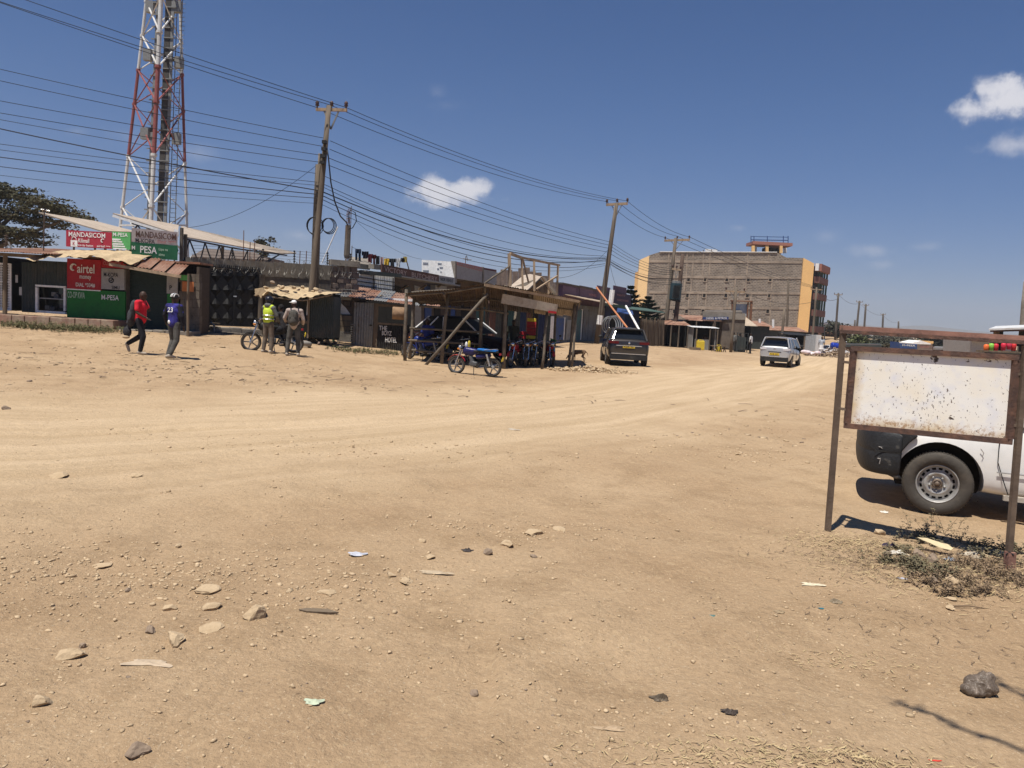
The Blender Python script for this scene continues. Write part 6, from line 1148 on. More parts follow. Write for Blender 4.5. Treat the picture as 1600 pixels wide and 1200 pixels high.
mJk = cloth_m('charcoal_jacket', (.045, .045, .05)); remeshed(jk, 'jacket', mJk, wk, .014, 2)
bg_ = T('bag', 'dark carrier with pale bundle swinging behind the man in red', 'bag', g1+V((-.36, 0, .52)))
b = MB(); b.ell((0, 0, .08), (.12, .09, .15), 10, 7); b.caps((0, 0, .2), (.05, 0, .4), .03, .02); remeshed(b, 'bag_body', mBag, bg_, .014, 2); b = MB(); b.ell((-.02, -.03, -.06), (.11, .06, .05), 10, 7); remeshed(b, 'pale_bundle', mRock, bg_, .014, 1)
# second walker with striped cap and blue jersey
g2 = gz(*P(271, 560, 20.6)[:2])
wk2, D, rot = person('man in a blue number 23 jersey, striped cap and grey jeans walking away', g2, R(-18), dict(head=(0, .02, 1.62), look=(.5, 1, -.1), knL=(-.12, .10, .50), anL=(-.13, -.06, .09), knR=(.11, -.02, .51), anR=(.06, -.20, .12), elL=(-.30, -.02, 1.16), wrL=(-.36, .10, .98), elR=(.27, .0, 1.14), wrR=(.26, .06, .88), toL=(.0, 1, -.1), toR=(.2, 1, -.1)),
    M('blue_jersey', (.05, .045, .28), .9, 0, (.02, .018, .10), 4, bump=.2), mGreyJ, mShoeW, sleeve=.5)
sl = MB(); sl.caps((-.19, 0, 1.41), (-.29, -.02, 1.17), .076, .064); sl.caps((-.29, -.02, 1.17), (-.35, .09, 1.0), .062, .05); sl.caps((.19, 0, 1.41), (.26, 0, 1.15), .078, .068); sl.caps((.26, 0, 1.15), (.26, .05, .93), .064, .052); sl.ell((.15, .06, 1.18), (.07, .11, .2), 10, 8); remeshed(sl, 'black_sleeves', cloth_m('black_top', (.015, .015, .02)), wk2, .014, 2)
text('23', (-.085, -.160, 1.25), (1, 0, 0), (0, .12, 1), .13, .17, mTextW, wk2, world=False, th=-.006); hem = MB(); hem.ell((-.03, -.10, .99), (.07, .07, .07), 10, 6); remeshed(hem, 'white_hem', mTextW, wk2, .012, 1)
cp = MB(); cp.ell((.0, .01, 1.655), (.092, .105, .095), 14, 8); capo = remeshed(cp, 'cap', mBlack, wk2, .012, 1)
for a in (-.055, .0, .055): st = MB(); st.tube([V((a+.005, .01+.109*math.sin(q)*math.sqrt(max(.05, 1-(a/.1)**2)), 1.655+.1*math.cos(q)*math.sqrt(max(.05, 1-(a/.1)**2)))) for q in np.linspace(-1.5, 1.3, 12)], .012, 5); st.build('cap_stripe', mTextW, capo, world=False)
# man in hi-vis vest and man with backpack at the motorcycle
mVest = M('hi_vis_yellow', (.50, .62, .05), .7); 
g3 = gz(*P(418, 559, 24)[:2])
wk3, D, rot = person('man in a yellow hi-vis vest and helmet standing by the parked motorcycle', g3, R(-25), dict(elL=(-.25, .08, 1.17), wrL=(-.12, .22, 1.05), elR=(.27, .06, 1.17), wrR=(.20, .24, 1.0), knL=(-.13, .02, .5), anL=(-.15, -.03, .09), knR=(.11, .05, .5), anR=(.13, .0, .09), look=(.25, 1, -.2)), cloth_m('grey_hoodie', (.12, .12, .11)), mTanTr, mShoeW, sleeve=1)
vs_ = MB(); vs_.ell((0, 0, 1.28), (.20, .14, .2), 14, 9); vs_.caps((0, 0, 1.28), (0, 0, 1.02), .165, .168); vs_.caps((-.12, 0, 1.43), (.12, 0, 1.43), .088, .088); v_ = remeshed(vs_, 'vest', mVest, wk3, .014, 1)
for z in (1.06, 1.18): s_ = MB(); s_.tube([V((math.cos(a)*.183, math.sin(a)*.177, z)) for a in np.linspace(0, 6.2832, 20)], .016, 5, cap=False); s_.build('reflective_band', mChrome, v_, world=False)
hd = MB(); hd.ell((0, -.04, 1.49), (.13, .10, .08), 10, 7); remeshed(hd, 'hood', cloth_m('grey_hoodie', (.12, .12, .11)), wk3, .014, 1); hl = MB(); hl.ell((0, .01, 1.665), (.125, .14, .115), 14, 9); remeshed(hl, 'helmet', M('black_helmet', (.012, .013, .02), .3), wk3, .012, 1)
g4 = gz(*P(458, 561, 24)[:2])
wk4, D, rot = person('man with a large grey backpack, white cap and cream shirt seen from behind', g4, R(8), dict(head=(-.03, .05, 1.61), look=(-.8, .8, -.1), elL=(-.30, .04, 1.17), wrL=(-.30, .24, 1.06), elR=(.27, .02, 1.15), wrR=(.24, .2, 1.0), knL=(-.16, .02, .5), anL=(-.19, -.04, .09), knR=(.13, .02, .5), anR=(.15, -.03, .09)), cloth_m('cream', (.42, .34, .29)), mGreyJ, mShoeW, sleeve=1)
bp_ = MB(); bp_.caps((.0, -.20, 1.30), (.0, -.21, 1.10), .15, .165); bp_.caps((.0, -.30, 1.15), (.0, -.30, 1.08), .09, .1); pk = remeshed(bp_, 'backpack', cloth_m('grey_backpack', (.075, .068, .058)), wk4, .014, 1)
for z in (1.2, 1.33): s_ = MB(); s_.beam((-.12, -.345+.05*(z > 1.3), z), (.12, -.345+.05*(z > 1.3), z), .02, .015); s_.build('strap', mBlack, pk, world=False)
for s in (-1, 1): s_ = MB(); s_.tube([(.11*s, -.1, 1.5), (.12*s, .05, 1.51), (.14*s, .15, 1.35), (.15*s, .1, 1.15), (.13*s, -.1, 1.08)], .022, 5); s_.build('shoulder_strap', mBlack, pk, world=False)
cp = MB(); cp.ell((-.03, .04, 1.675), (.088, .098, .07), 12, 8); cp.ell((-.13, .14, 1.665), (.07, .07, .014), 10, 6); remeshed(cp, 'cap', mWhiteP, wk4, .012, 1)
# rider seated on the motorcycle behind them
def simple(label, px, py, Y, rz, shirt, trousers, J=None, vox=.028, s=1.0, hair=mHair, skirt=None, sleeve=.5):
    g = gz(*P(px, py, Y)[:2]); return person(label, g, rz, J or {}, shirt, trousers, vox=vox, h=s, hair=hair, skirt=skirt, sleeve=sleeve)
rider = dict(pel=(0, 0, .82), waist=(0, .02, .95), chest=(0, .06, 1.16), neck=(0, .08, 1.33), head=(0, .12, 1.47), shL=(-.19, .07, 1.27), shR=(.19, .07, 1.27), elL=(-.27, .2, 1.05), elR=(.27, .2, 1.05), wrL=(-.27, .44, 1.02), wrR=(.27, .44, 1.02), hiL=(-.1, 0, .8), hiR=(.1, 0, .8), knL=(-.24, .38, .66), knR=(.24, .38, .66), anL=(-.24, .2, .30), anR=(.24, .2, .30))
gr = gz(*P(441, 556, 24.9)[:2]); person('rider in dark clothes seated on the motorcycle behind the hi-vis man', gr, R(62), rider, cloth_m('dark_jacket', (.03, .028, .03)), mBlackTr, sleeve=1, vox=.02, hair=mHair)
# shaded people under the shelter and distant bystanders
seat = dict(pel=(0, 0, .55), waist=(0, 0, .68), chest=(0, .03, .90), neck=(0, .04, 1.07), head=(0, .06, 1.22), shL=(-.19, 0, 1.0), shR=(.19, 0, 1.0), elL=(-.24, .08, .74), elR=(.24, .08, .74), wrL=(-.15, .3, .66), wrR=(.15, .3, .66), hiL=(-.1, 0, .53), hiR=(.1, 0, .53), knL=(-.13, .42, .52), knR=(.13, .42, .52), anL=(-.13, .4, .09), anR=(.13, .4, .09))
ga = gz(*P(668, 548, 32)[:2])
person('person in deep blue sitting in the shade behind the shelter rails', ga, R(150), seat, cloth_m('deep_blue', (.02, .03, .16)), cloth_m('deep_blue', (.02, .03, .16)), vox=.025, hair=M('grey_hat', (.2, .2, .21), .8), h=1.2)
bb_ = single(MB().box(-.3, -.25, 0, .3, .25, .55), 'crate', mDark, (0, 0, 0), 'dark crate used as a seat behind the shelter rails', 'crate'); bb_.location = ga+V((.0, .05, -.02))
simple('man in a dark olive shirt standing in the shade among the motorcycles', 800, 552, 33, R(170), cloth_m('olive', (.05, .05, .035)), mBlackTr, vox=.025)
simple('man in a grey shirt standing left of the metal cage trolley', 1144.5, 550, 64, R(-20), cloth_m('grey_shirt', (.14, .14, .13)), mGreyTr, s=.93, sleeve=1); simple('person in a white top standing right of the metal cage trolley', 1171.5, 553, 62, R(60), cloth_m('white_top', (.55, .55, .55)), mBlackTr, s=.95); simple('dark-clothed man standing just behind the cage trolley', 1154, 548, 66, R(200), cloth_m('black_shirt', (.03, .03, .03)), mBlackTr, s=.9)
simple('woman in pale top and white skirt near the blue barrel', 1282, 557, 66, R(170), cloth_m('pale_blue', (.35, .38, .42)), cloth_m('white_skirt', (.6, .58, .56)), s=.98, skirt=.35)
simple('man sitting low in front of the dark shacks right of the transformer', 1100, 546, 64, R(180), cloth_m('brown_shirt', (.10, .06, .04)), mBlackTr, J=seat, s=1)
# ================================================================ motorcycles
def motorcycle(label, loc, rz, tank=mBlack, fender=mBlack, seatm=mBlack, group=None, s=1.0, cover=None):
    """points toward +y; origin on the ground midway between the wheels"""
    t = T('motorcycle', label, 'motorcycle', loc, rz, group, s); L_ = lambda mb, n, mt, p=t: mb.build(n, mt, p, world=False)
    for y in (.64, -.62):
        w = L_(MB().lathe((0, y, .30), (1, 0, 0), [(.235, -.035), (.26, -.05), (.29, -.045), (.305, 0), (.29, .045), (.26, .05), (.235, .035), (.235, -.035)], 28).sm(), 'tyre', mTyre)
        L_(MB().lathe((0, y, .30), (1, 0, 0), [(.21, -.03), (.238, -.035), (.238, .035), (.21, .03), (.21, -.03)], 28), 'rim', M('bike_wheel_grey', (.16, .16, .16), .5, .4), w); L_(MB().lathe((0, y, .30), (1, 0, 0), [(0, -.06), (.05, -.06), (.065, 0), (.05, .06), (0, .06)], 12), 'hub', mSteel, w)
        for k in range(5): a = k*1.2566; L_(MB().beam((0, y, .30), (0, y+math.cos(a)*.22, .30+math.sin(a)*.22), .035, .03, up=(1, 0, 0)), 'spoke', M('bike_wheel_grey', (0, 0, 0)), w)
    for sx in (-.09, .09): L_(MB().tube([(sx, .66, .30), (sx, .47, .86)], [.025, .02], 8), 'fork_leg', mChrome)
    L_(MB().tube([(-.11, .46, .86), (.11, .46, .86)], .03, 6), 'fork_clamp', mBlack)
    L_(MB().tube([(-.36, .30, 1.03), (-.3, .36, 1.03), (-.12, .44, .95), (.12, .44, .95), (.3, .36, 1.03), (.36, .30, 1.03)], .014, 6), 'handlebar', mChrome)
    for sx in (-1, 1):
        L_(MB().tube([(.30*sx, .345, 1.03), (.40*sx, .28, 1.03)], .02, 6), 'grip', mBlack); m_ = L_(MB().tube([(.27*sx, .38, 1.04), (.33*sx, .36, 1.2)], .008, 5), 'mirror_stem', mBlack); L_(MB().ell((.34*sx, .36, 1.23), (.06, .015, .038), 10, 6), 'mirror', mBlack, m_)
        L_(MB().ell((.13*sx, .56, .84), (.03, .035, .03), 8, 6), 'indicator', M('amber_lens', (.6, .2, .02), .3)); L_(MB().tube([(.12*sx, -.2, .36), (.2*sx, -.2, .34)], .018, 6), 'footrest', mBlack)
    L_(MB().lathe((0, .52, .88), (0, 1, 0), [(0, -.08), (.07, -.06), (.095, .0), (.09, .05), (0, .07)], 16).sm(), 'headlamp', mChrome); L_(MB().obox((0, .48, .98), (.08, 0, 0), (0, .05, .02), (0, -.02, .04)), 'instrument_cluster', mBlack)
    f = MB(); vs = []; 
    for i in range(9):
        a = R(20+i*17); 
        for x in (-.055, 0, .055): vs.append((x, .64+math.cos(a)*(.335+(.012 if x == 0 else 0)), .30+math.sin(a)*(.335+(.012 if x == 0 else 0))))
    f.add(vs, [(i*3+k, i*3+k+1, i*3+4+k, i*3+3+k) for i in range(8) for k in range(2)]); f.sm(); L_(f, 'front_fender', fender)
    f = MB(); vs = []
    for i in range(8):
        a = R(45+i*17)
        for x in (-.07, 0, .07): vs.append((x, -.62+math.cos(a)*.37, .32+math.sin(a)*.37))
    f.add(vs, [(i*3+k, i*3+k+1, i*3+4+k, i*3+3+k) for i in range(7) for k in range(2)]); f.sm(); L_(f, 'rear_fender', mBlack)
    def rm(parts, n, mt, vox=.02):
        b = MB(); [fn(b) for fn in parts]; return remeshed(b, n, mt, t, vox, 3)
    rm([lambda b: b.caps((0, .30, .80), (0, .0, .78), .12, .10), lambda b: b.caps((0, .34, .76), (0, .1, .72), .11, .09)], 'tank', tank); 
    st = rm([lambda b: b.obox((0, -.18, .79), (.11, 0, 0), (0, .22, .0), (0, 0, .035)), lambda b: b.obox((0, -.5, .82), (.125, 0, 0), (0, .26, .01), (0, 0, .04))], 'seat', seatm)
    if cover: rm([lambda b: b.obox((0, -.42, .85), (.14, 0, 0), (0, .33, .01), (0, 0, .035))], 'seat_cover', cover)
    rm([lambda b: b.caps((0, -.1, .62), (0, -.5, .68), .09, .06)], 'side_panel', tank if tank != mRed else mRed); L_(MB().tube([(0, .46, .9), (0, .32, .7), (0, .22, .35), (0, -.1, .26), (0, -.2, .45)], .025, 7), 'frame_tube', mBlack); L_(MB().tube([(-.1, -.62, .30), (-.1, -.15, .35)], .022, 6), 'swingarm', mBlack); L_(MB().tube([(.1, -.62, .30), (.1, -.15, .35)], .022, 6), 'swingarm', mBlack)
    rm([lambda b: b.obox((0, .03, .37), (.075, 0, 0), (0, .12, 0), (0, 0, .075)), lambda b: b.caps((0, .1, .45), (0, .16, .6), .075, .07)], 'engine', M('dark_engine_metal', (.12, .12, .12), .5, .5)); L_(MB().tube([(.09, .2, .5), (.12, .22, .3), (.14, 0, .25), (.15, -.3, .28), (.16, -.85, .38)], [.02, .022, .025, .045, .05], 8).sm(), 'exhaust', mChrome)
    for sx in (-.12, .12): L_(MB().tube([(sx, -.55, .34), (sx, -.42, .72)], .032, 8), 'shock_absorber', mSteel)
    L_(MB().tube([(-.14, -.72, .9), (-.14, -.35, .86), (.14, -.35, .86), (.14, -.72, .9), (-.14, -.72, .9)], .012, 5), 'grab_rail', mChrome); L_(MB().obox((0, -.86, .74), (.06, 0, 0), (0, .025, 0), (0, 0, .03)), 'tail_light', mRed); L_(MB().obox((0, -.95, .58), (.09, 0, 0), (0, .005, .02), (0, -.02, .06)), 'number_plate', mY); L_(MB().tube([(-.1, .0, .28), (-.22, -.05, .0)], .012, 5), 'side_stand', mBlack)
    return t
bq = gz(*P(741, 588, 25.2)[:2])
mc = motorcycle('motorcycle with blue seat cover and red front fender parked in front of the shelter', bq, R(74), M('indigo_tank', (.02, .02, .10), .3), M('red_fender', (.45, .02, .03), .35), mBlack, s=1.0, cover=M('bright_blue_cover', (.01, .16, .50), .5))
for sx, c in ((.3, mY), (.2, mTextW)):
    b = MB(); b.ell((0, 0, -.02), (.06, .05, .12), 8, 7); b.caps((0, 0, -.1), (.02, 0, -.26), .05, .03); hq = remeshed(b, 'hand_muff', c, mc, .014, 2); hq.location = (sx, .34, 1.02) if c is mY else (sx, .4, .98)
for v in [o for o in ()]: pass
motorcycle('dark motorcycle with a big front wheel standing by the hi-vis man', gz(*P(426, 556, 24.8)[:2]), R(112), mBlack, mBlack, mBlack, s=1.05)
for i, (px, py, Y, rz, tk, lab) in enumerate([(662, 556, 29.6, 75, M('blue_tank', (.02, .04, .2), .3), 'motorcycle with a blue tank in the shade at the left end of the shelter'), (704, 552, 31, 100, mBlack, 'dark motorcycle in the shade behind the diagonal brace'), (806, 566, 30, 160, mRed, 'first shaded motorcycle right of the middle post, front wheel toward the road'), (823, 567, 30.3, 175, mBlack, 'second shaded motorcycle in the row under the name board'), (838, 566, 30.8, 165, mBlack, 'third shaded motorcycle in the row under the name board'), (857, 566, 31.2, 190, mRed, 'shaded motorcycle nearest the right end of the shelter'), (815, 556, 33, 30, mBlack, 'motorcycle deep in the shade behind the front row')]):
    motorcycle(lab, gz(*P(px, py, Y)[:2]), R(rz), tk, tk, mBlack, group='motorcycles parked under the shelter')
ct = gz(*P(826, 553, 33.5)[:2])
single(MB().box(-.35, -.3, 0, .35, .3, .95), 'crate', mDark, (0, 0, 0), 'dark stand carrying the red and yellow crates', 'stand').location = ct
for i in range(6): o = single(MB().box(-.2, -.17, 0, .2, .17, .14), 'crate', [mY, mRed, mRed, mRed, mRed, mY][i], (0, 0, 0), ['yellow crate at the bottom of the stack under the shelter', 'lowest red crate of the stack under the shelter', 'second red crate from the bottom of the stack', 'third red crate from the bottom of the stack', 'topmost red crate of the stack', 'yellow crate on top of the stack under the shelter'][i], 'crate', 'stacked crates under the shelter'); o.location = ct+V((.05, -.1, .96+.15*i)); bevel(o, .015)
o = single(MB().box(-.18, -.15, 0, .18, .15, .3), 'crate', mRed, (0, 0, 0), 'short red crate beside the tall stack under the shelter', 'crate'); o.location = ct+V((-.38+.05, -.1, .96))
gfl = gz(*P(858, 560, 32)[:2]); b = MB(); b.slab([gfl+V((0, -.1, 1.1)), gfl+V((.25, -.1, 1.0)), gfl+V((.2, -.1, .35)), gfl+V((-.02, -.1, .4))], .03); single(b, 'cloth', cloth_m('green_flag', (.02, .12, .03)), gfl, 'dark green cloth hanging at the right side of the shelter', 'cloth')
# ================================================================ cars
def tail(m, *a): pass
mPlate = M('yellow_plate', (.65, .45, .03), .5, bump=0); mLensR = M('tail_lens_red', (.10, .006, .008), .15, bump=0, var=0); mLensC = M('clear_lens', (.55, .53, .55), .12, bump=0, var=0, spec=.6)
def car(label, cat, loc, rz, paint, Ln, Wd, Ht, belt, sections, roof, wheel_r, lens, name='car', group=None, wb=(.8, -.8), s=1.0, plate='KDA', rimm=mSteel, bump_m=None):
    """points toward +y. sections: (y, half width, z low, z belt, tuck); roof: (y, half width, z)"""
    t = T(name, label, cat, loc, rz, group, s); L_ = lambda mb, n, mt, p=t: mb.build(n, mt, p, world=False)
    hw = Wd/2
    def ringpts(y, w, zl, zb_): return [(-w*.82, y, zl), (-w*.97, y, zl+.10), (-w, y, zl+(zb_-zl)*.45), (-w*.985, y, zl+(zb_-zl)*.7), (-w*.93, y, zb_-.02), (-w*.80, y, zb_+.015), (0, y, zb_+.035), (w*.80, y, zb_+.015), (w*.93, y, zb_-.02), (w*.985, y, zl+(zb_-zl)*.7), (w, y, zl+(zb_-zl)*.45), (w*.97, y, zl+.10), (w*.82, y, zl), (0, y, zl)]
    m = MB(); k = 14
    for sct in sections: m.v += ringpts(*sct)
    n = len(sections)
    for i in range(n-1):
        for j in range(k): m.f.append((i*k+j, (i+1)*k+j, (i+1)*k+(j+1) % k, i*k+(j+1) % k))
    m.f.append(tuple(range(k))); m.f.append(tuple((n-1)*k+j for j in reversed(range(k))))
    cut = MB()
    for y in wb:
        for sx in (-1, 1): cut.lathe((sx*(hw-.11), y, wheel_r), (1, 0, 0), [(0, -.16), (wheel_r*1.17, -.16), (wheel_r*1.17, .25), (0, .25)], 28)
    co = bpy.data.objects.new('cut', cut.mesh('cut', mBlack)); C.objects.link(co); bm = bmesh.new(); bm.from_mesh(co.data); bmesh.ops.remove_doubles(bm, verts=bm.verts, dist=1e-5); bmesh.ops.recalc_face_normals(bm, faces=bm.faces); bm.to_mesh(co.data); bm.free()
    def mods(o):
        b_ = bmesh.new(); b_.from_mesh(o.data); bmesh.ops.recalc_face_normals(b_, faces=b_.faces); b_.to_mesh(o.data); b_.free()
        q = o.modifiers.new('s', 'SUBSURF'); q.levels = 2; q.render_levels = 2; bo = o.modifiers.new('b', 'BOOLEAN'); bo.object = co; bo.operation = 'DIFFERENCE'; bo.solver = 'EXACT'
    body = baked(m, mods, 'body', paint, t); bpy.data.objects.remove(co)
    try: body.data.set_sharp_from_angle(angle=R(35))
    except Exception: pass
    # greenhouse glass block and roof skin
    g = MB(); y0, y1, y2, y3 = roof['y']; wbz, wr, zr, zb_ = roof['wb'], roof['wr'], roof['z'], roof['zb']
    low = [(-wbz, y0), (wbz, y0), (wbz, y3), (-wbz, y3)]; top = [(-wr, y1), (wr, y1), (wr, y2), (-wr, y2)]
    gl = [(x, y, zb_) for x, y in low]+[(x, y, zr) for x, y in top]
    g.add(gl, [(0, 1, 5, 4), (1, 2, 6, 5), (2, 3, 7, 6), (3, 0, 4, 7), (4, 5, 6, 7)]); go = L_(g, 'glasshouse', mGlassDk); bevel(go, roof.get('bev', .05), 4)
    r_ = MB(); nx, ny = 6, 10; vs = []
    for j in range(ny+1):
        y = y1-.05+(y2-y1+.1)*j/ny
        for i in range(nx+1): u = -1+2*i/nx; vs.append((u*(wr+.02), y, zr+.012+.045*(1-u*u)-.03*abs(2*j/ny-1)**3-(.05 if abs(u) == 1 else 0)))
    r_.add(vs, [(j*(nx+1)+i, j*(nx+1)+i+1, (j+1)*(nx+1)+i+1, (j+1)*(nx+1)+i) for j in range(ny) for i in range(nx)]); r_.sm(); ro = L_(r_, 'roof', paint); so = ro.modifiers.new('s', 'SOLIDIFY'); so.thickness = .05; so.offset = -1
    for sx in (-1, 1):
        for (a, b, w) in ((((wbz-.04)*sx, y0+.03, zb_), ((wr-.04)*sx, y1+.02, zr-.02), .10), ((wbz*sx, y3, zb_), (wr*sx, y2, zr), .06), ((wbz*sx*1.005, (y0+y3)/2-.1, zb_), (wr*sx*1.0, (y1+y2)/2-.1, zr), .05), ((wbz*sx, y0+.55, zb_), (wr*sx, y1+.42, zr), .06)):
            bevel(L_(MB().beam(a, b, w*roof.get('pil', 1), w*.7, up=(1, 0, 0)), 'pillar', paint), .02, 2)
        m_ = L_(MB().ell((sx*(hw+.10), roof['mir'], zb_+.09), (.10, .06, .075), 10, 7).sm(), 'wing_mirror', mBlack); 
        for yy in roof['doors']: L_(MB().beam((sx*(hw+.002), yy, .42), (sx*(hw*.985), yy, zb_-.04), .012, .01), 'door_seam', mBlack)
        L_(MB().beam((sx*hw*.99, y0+.6, zb_-.14), (sx*hw*.99, y0+.8, zb_-.14), .03, .03), 'door_handle', mChrome)
    for y in wb:
        for sx in (-1, 1):
            c = (sx*(hw-.12), y, wheel_r); w = L_(MB().lathe(c, (sx, 0, 0), [(wheel_r*.62, -.08), (wheel_r*.93, -.10), (wheel_r, -.06), (wheel_r, .07), (wheel_r*.93, .11), (wheel_r*.66, .11), (wheel_r*.62, .09)], 28).sm(), 'tyre', mTyre)
            L_(MB().lathe(c, (sx, 0, 0), [(wheel_r*.63, .09), (wheel_r*.58, .06), (wheel_r*.2, .05), (wheel_r*.16, .09), (0, .09)], 24), 'rim', rimm, w)
            for q in range(5): a = q*1.2566; L_(MB().beam(V(c)+V((sx*.085, 0, 0)), V(c)+V((sx*.085, math.cos(a)*wheel_r*.58, math.sin(a)*wheel_r*.58)), .05, .02, up=(1, 0, 0)), 'rim_spoke', mSteel, w)
    yr = -Ln/2
    return t, L_, hw, yr
mSUV = M('dark_bronze_paint', (.040, .034, .030), .35, .5, coat=.9, bump=0, var=.05); mSilver = M('silver_paint', (.40, .40, .405), .35, .3, coat=.8, bump=0, var=.04)
secS = [(-2.27, .66, .42, .86), (-2.24, .86, .34, 1.14), (-2.02, .92, .30, 1.20), (-1.3, .925, .28, 1.17), (-.4, .925, .26, 1.08), (.6, .925, .26, .98), (1.3, .92, .28, .96), (1.9, .86, .30, .86), (2.2, .7, .34, .72), (2.26, .5, .42, .62)]
SL = gz(*P(972, 571, 35.6)[:2])
suv, L_, hw, yr = car('dark bronze sport utility hatchback parked facing away beside the leaning pole', 'car', SL, R(-2), mSUV, 4.5, 1.85, 1.66, 1.0, secS, dict(y=(-2.16, -1.80, .45, 1.15), wb=.83, wr=.66, z=1.62, zb=1.09, bev=.13, pil=1.5, mir=.75, doors=(-.9, .1, 1.0)), .35, mLensR, wb=(1.36, -1.36))
def rearkit(L_, hw, yr, lens, lensw, zl, plate_z, chrome=True, spoiler=mBlack, plate='KDA 341', zb=.98, zr=1.6, yb=-2.1, yt=-1.72, wiper=True):
    for sx in (-1, 1): L_(MB().obox((sx*(hw*.70), yr+.02, zl), (lensw/2, 0, 0), (0, .06, 0), (0, 0, .055)), 'tail_light', lens); L_(MB().obox((sx*(hw*.90), yr+.17, zl+.01), (.05, 0, 0), (0, .13, 0), (0, 0, .05)), 'tail_light', lens)
    L_(MB().obox((0, yr-.02, plate_z), (.26, 0, 0), (0, .015, 0), (0, 0, .06)), 'number_plate', mPlate); text(plate, (-.22, yr-.037, plate_z-.04), (1, 0, 0), (0, 0, 1), .08, .44, mTextK, L_(MB().obox((0, yr-.03, plate_z-.07), (.27, 0, 0), (0, .01, 0), (0, 0, .008)), 'plate_holder', mBlack), world=False)
    L_(MB().obox((0, yr+.0, .42), (hw*.88, 0, 0), (0, .05, 0), (0, 0, .13)), 'lower_bumper', mBlack); L_(MB().obox((0, yr-.0, .55), (hw*.80, 0, 0), (0, .06, 0), (0, 0, .016)), 'bumper_strip', mChrome)
    L_(MB().obox((0, yt-.10, zr+.02), (.56, 0, 0), (0, .14, .01), (0, 0, .018)), 'roof_spoiler', spoiler)
    L_(MB().beam((0, yb+.01, zb+.05), (.35, yb+.12, zb+.12), .02, .02), 'rear_wiper', mBlack); L_(MB().tube([(.35, .2, 1.63), (.35, -.05, 1.78)], .01, 4), 'aerial', mBlack)
    for sx in (-1, 1): L_(MB().obox((sx*hw*.72, yr-.01, .36), (.1, 0, 0), (0, .03, 0), (0, 0, .025)), 'reflector', mLensR)
rearkit(L_, hw, -2.25, mLensR, .40, 1.03, .86, yb=-2.16, yt=-1.80, zb=1.09)
L_(MB().obox((0, -2.27, .90), (.55, 0, 0), (0, .02, 0), (0, 0, .018)), 'chrome_strip', mChrome); L_(MB().ell((0, -2.28, 1.02), (.05, .01, .05), 10, 6), 'badge', mChrome)
secV = [(-2.14, .60, .40, .92), (-2.11, .80, .30, 1.10), (-1.9, .84, .27, 1.16), (-1.2, .845, .25, 1.14), (-.2, .845, .24, 1.04), (.7, .845, .24, .95), (1.3, .83, .26, .92), (1.8, .76, .28, .82), (2.05, .6, .32, .7), (2.1, .45, .38, .6)]
SV = gz(*P(1219, 574.5, 44.5)[:2])
sv, L_, hw, yr = car('silver minivan driving away along the dusty road', 'car', SV, R(-29), mSilver, 4.2, 1.69, 1.67, 1.0, secV, dict(y=(-2.05, -1.86, .75, 1.55), wb=.79, wr=.64, z=1.61, zb=1.06, bev=.13, pil=1.7, mir=.95, doors=(-1.0, .0, 1.0)), .31, mLensC, wb=(1.36, -1.36))
rearkit(L_, hw, -2.11, mLensC, .30, .98, .70, spoiler=mSilver, plate='KDE 207', zb=1.0, zr=1.6, yb=-2.05, yt=-1.86); L_(MB().obox((0, -2.13, 1.0), (.07, 0, 0), (0, .01, 0), (0, 0, .03)), 'badge', mChrome); L_(MB().obox((0, -2.12, .82), (.35, 0, 0), (0, .03, 0), (0, 0, .02)), 'tailgate_handle', mBlack)
mWhiteCar = M('white_car_paint', (.78, .78, .78), .3, 0, coat=.6, bump=0, var=.03)
secW = [(-2.2, .6, .4, .85), (-2.1, .8, .32, .93), (-1.4, .85, .28, .95), (0, .85, .26, .93), (1.0, .85, .26, .90), (1.7, .8, .28, .82), (2.1, .6, .34, .66)]
for i, (px, py, Y, rz, lab) in enumerate([(1304, 547, 98, -70, 'white car seen side-on behind the rubble heap, left of the pair'), (1322, 546, 118, -100, 'white hatchback parked right of the other distant white car'), (1272, 549, 76, -60, 'white car partly hidden behind the pale tin sheets')][:2]):
    g = GY(px, py, Y); car(lab, 'car', g, R(rz), mWhiteCar, 4.3, 1.7, 1.5, .95, secW, dict(y=(-1.8, -1.2, .3, 1.1), wb=.76, wr=.60, z=1.42, zb=.92, mir=.7, doors=(-.8, .2, 1.0)), .31, mLensR, wb=(1.3, -1.3), group='distant white cars')
# white pickup half hidden behind the shelter, body colour darkened to stand for shade
g = gz(*P(722, 545, 33)[:2]); wc = car('white car in the shade behind the shelter with only pillars and glass showing', 'car', g, R(-115), M('shade_dark_paint', (.022, .010, .012), .85, 0, spec=.1, bump=0), 4.3, 1.7, 1.5, .95, secW, dict(y=(-1.8, -1.2, .3, 1.1), wb=.76, wr=.60, z=1.55, zb=1.0, mir=.7, doors=(-.8, .2, 1.0)), .31, mLensR, wb=(1.3, -1.3), s=1.1)
for ch in wc[0].children:
    if ch.name.startswith('pillar'): ch.data.materials[0] = mWhiteCar
    if ch.name.startswith('glasshouse'): ch.data.materials[0] = M('shade_dark_glass', (.03, .03, .03), .8, spec=.1)  # shade put into the glass: dull and dark, without shine
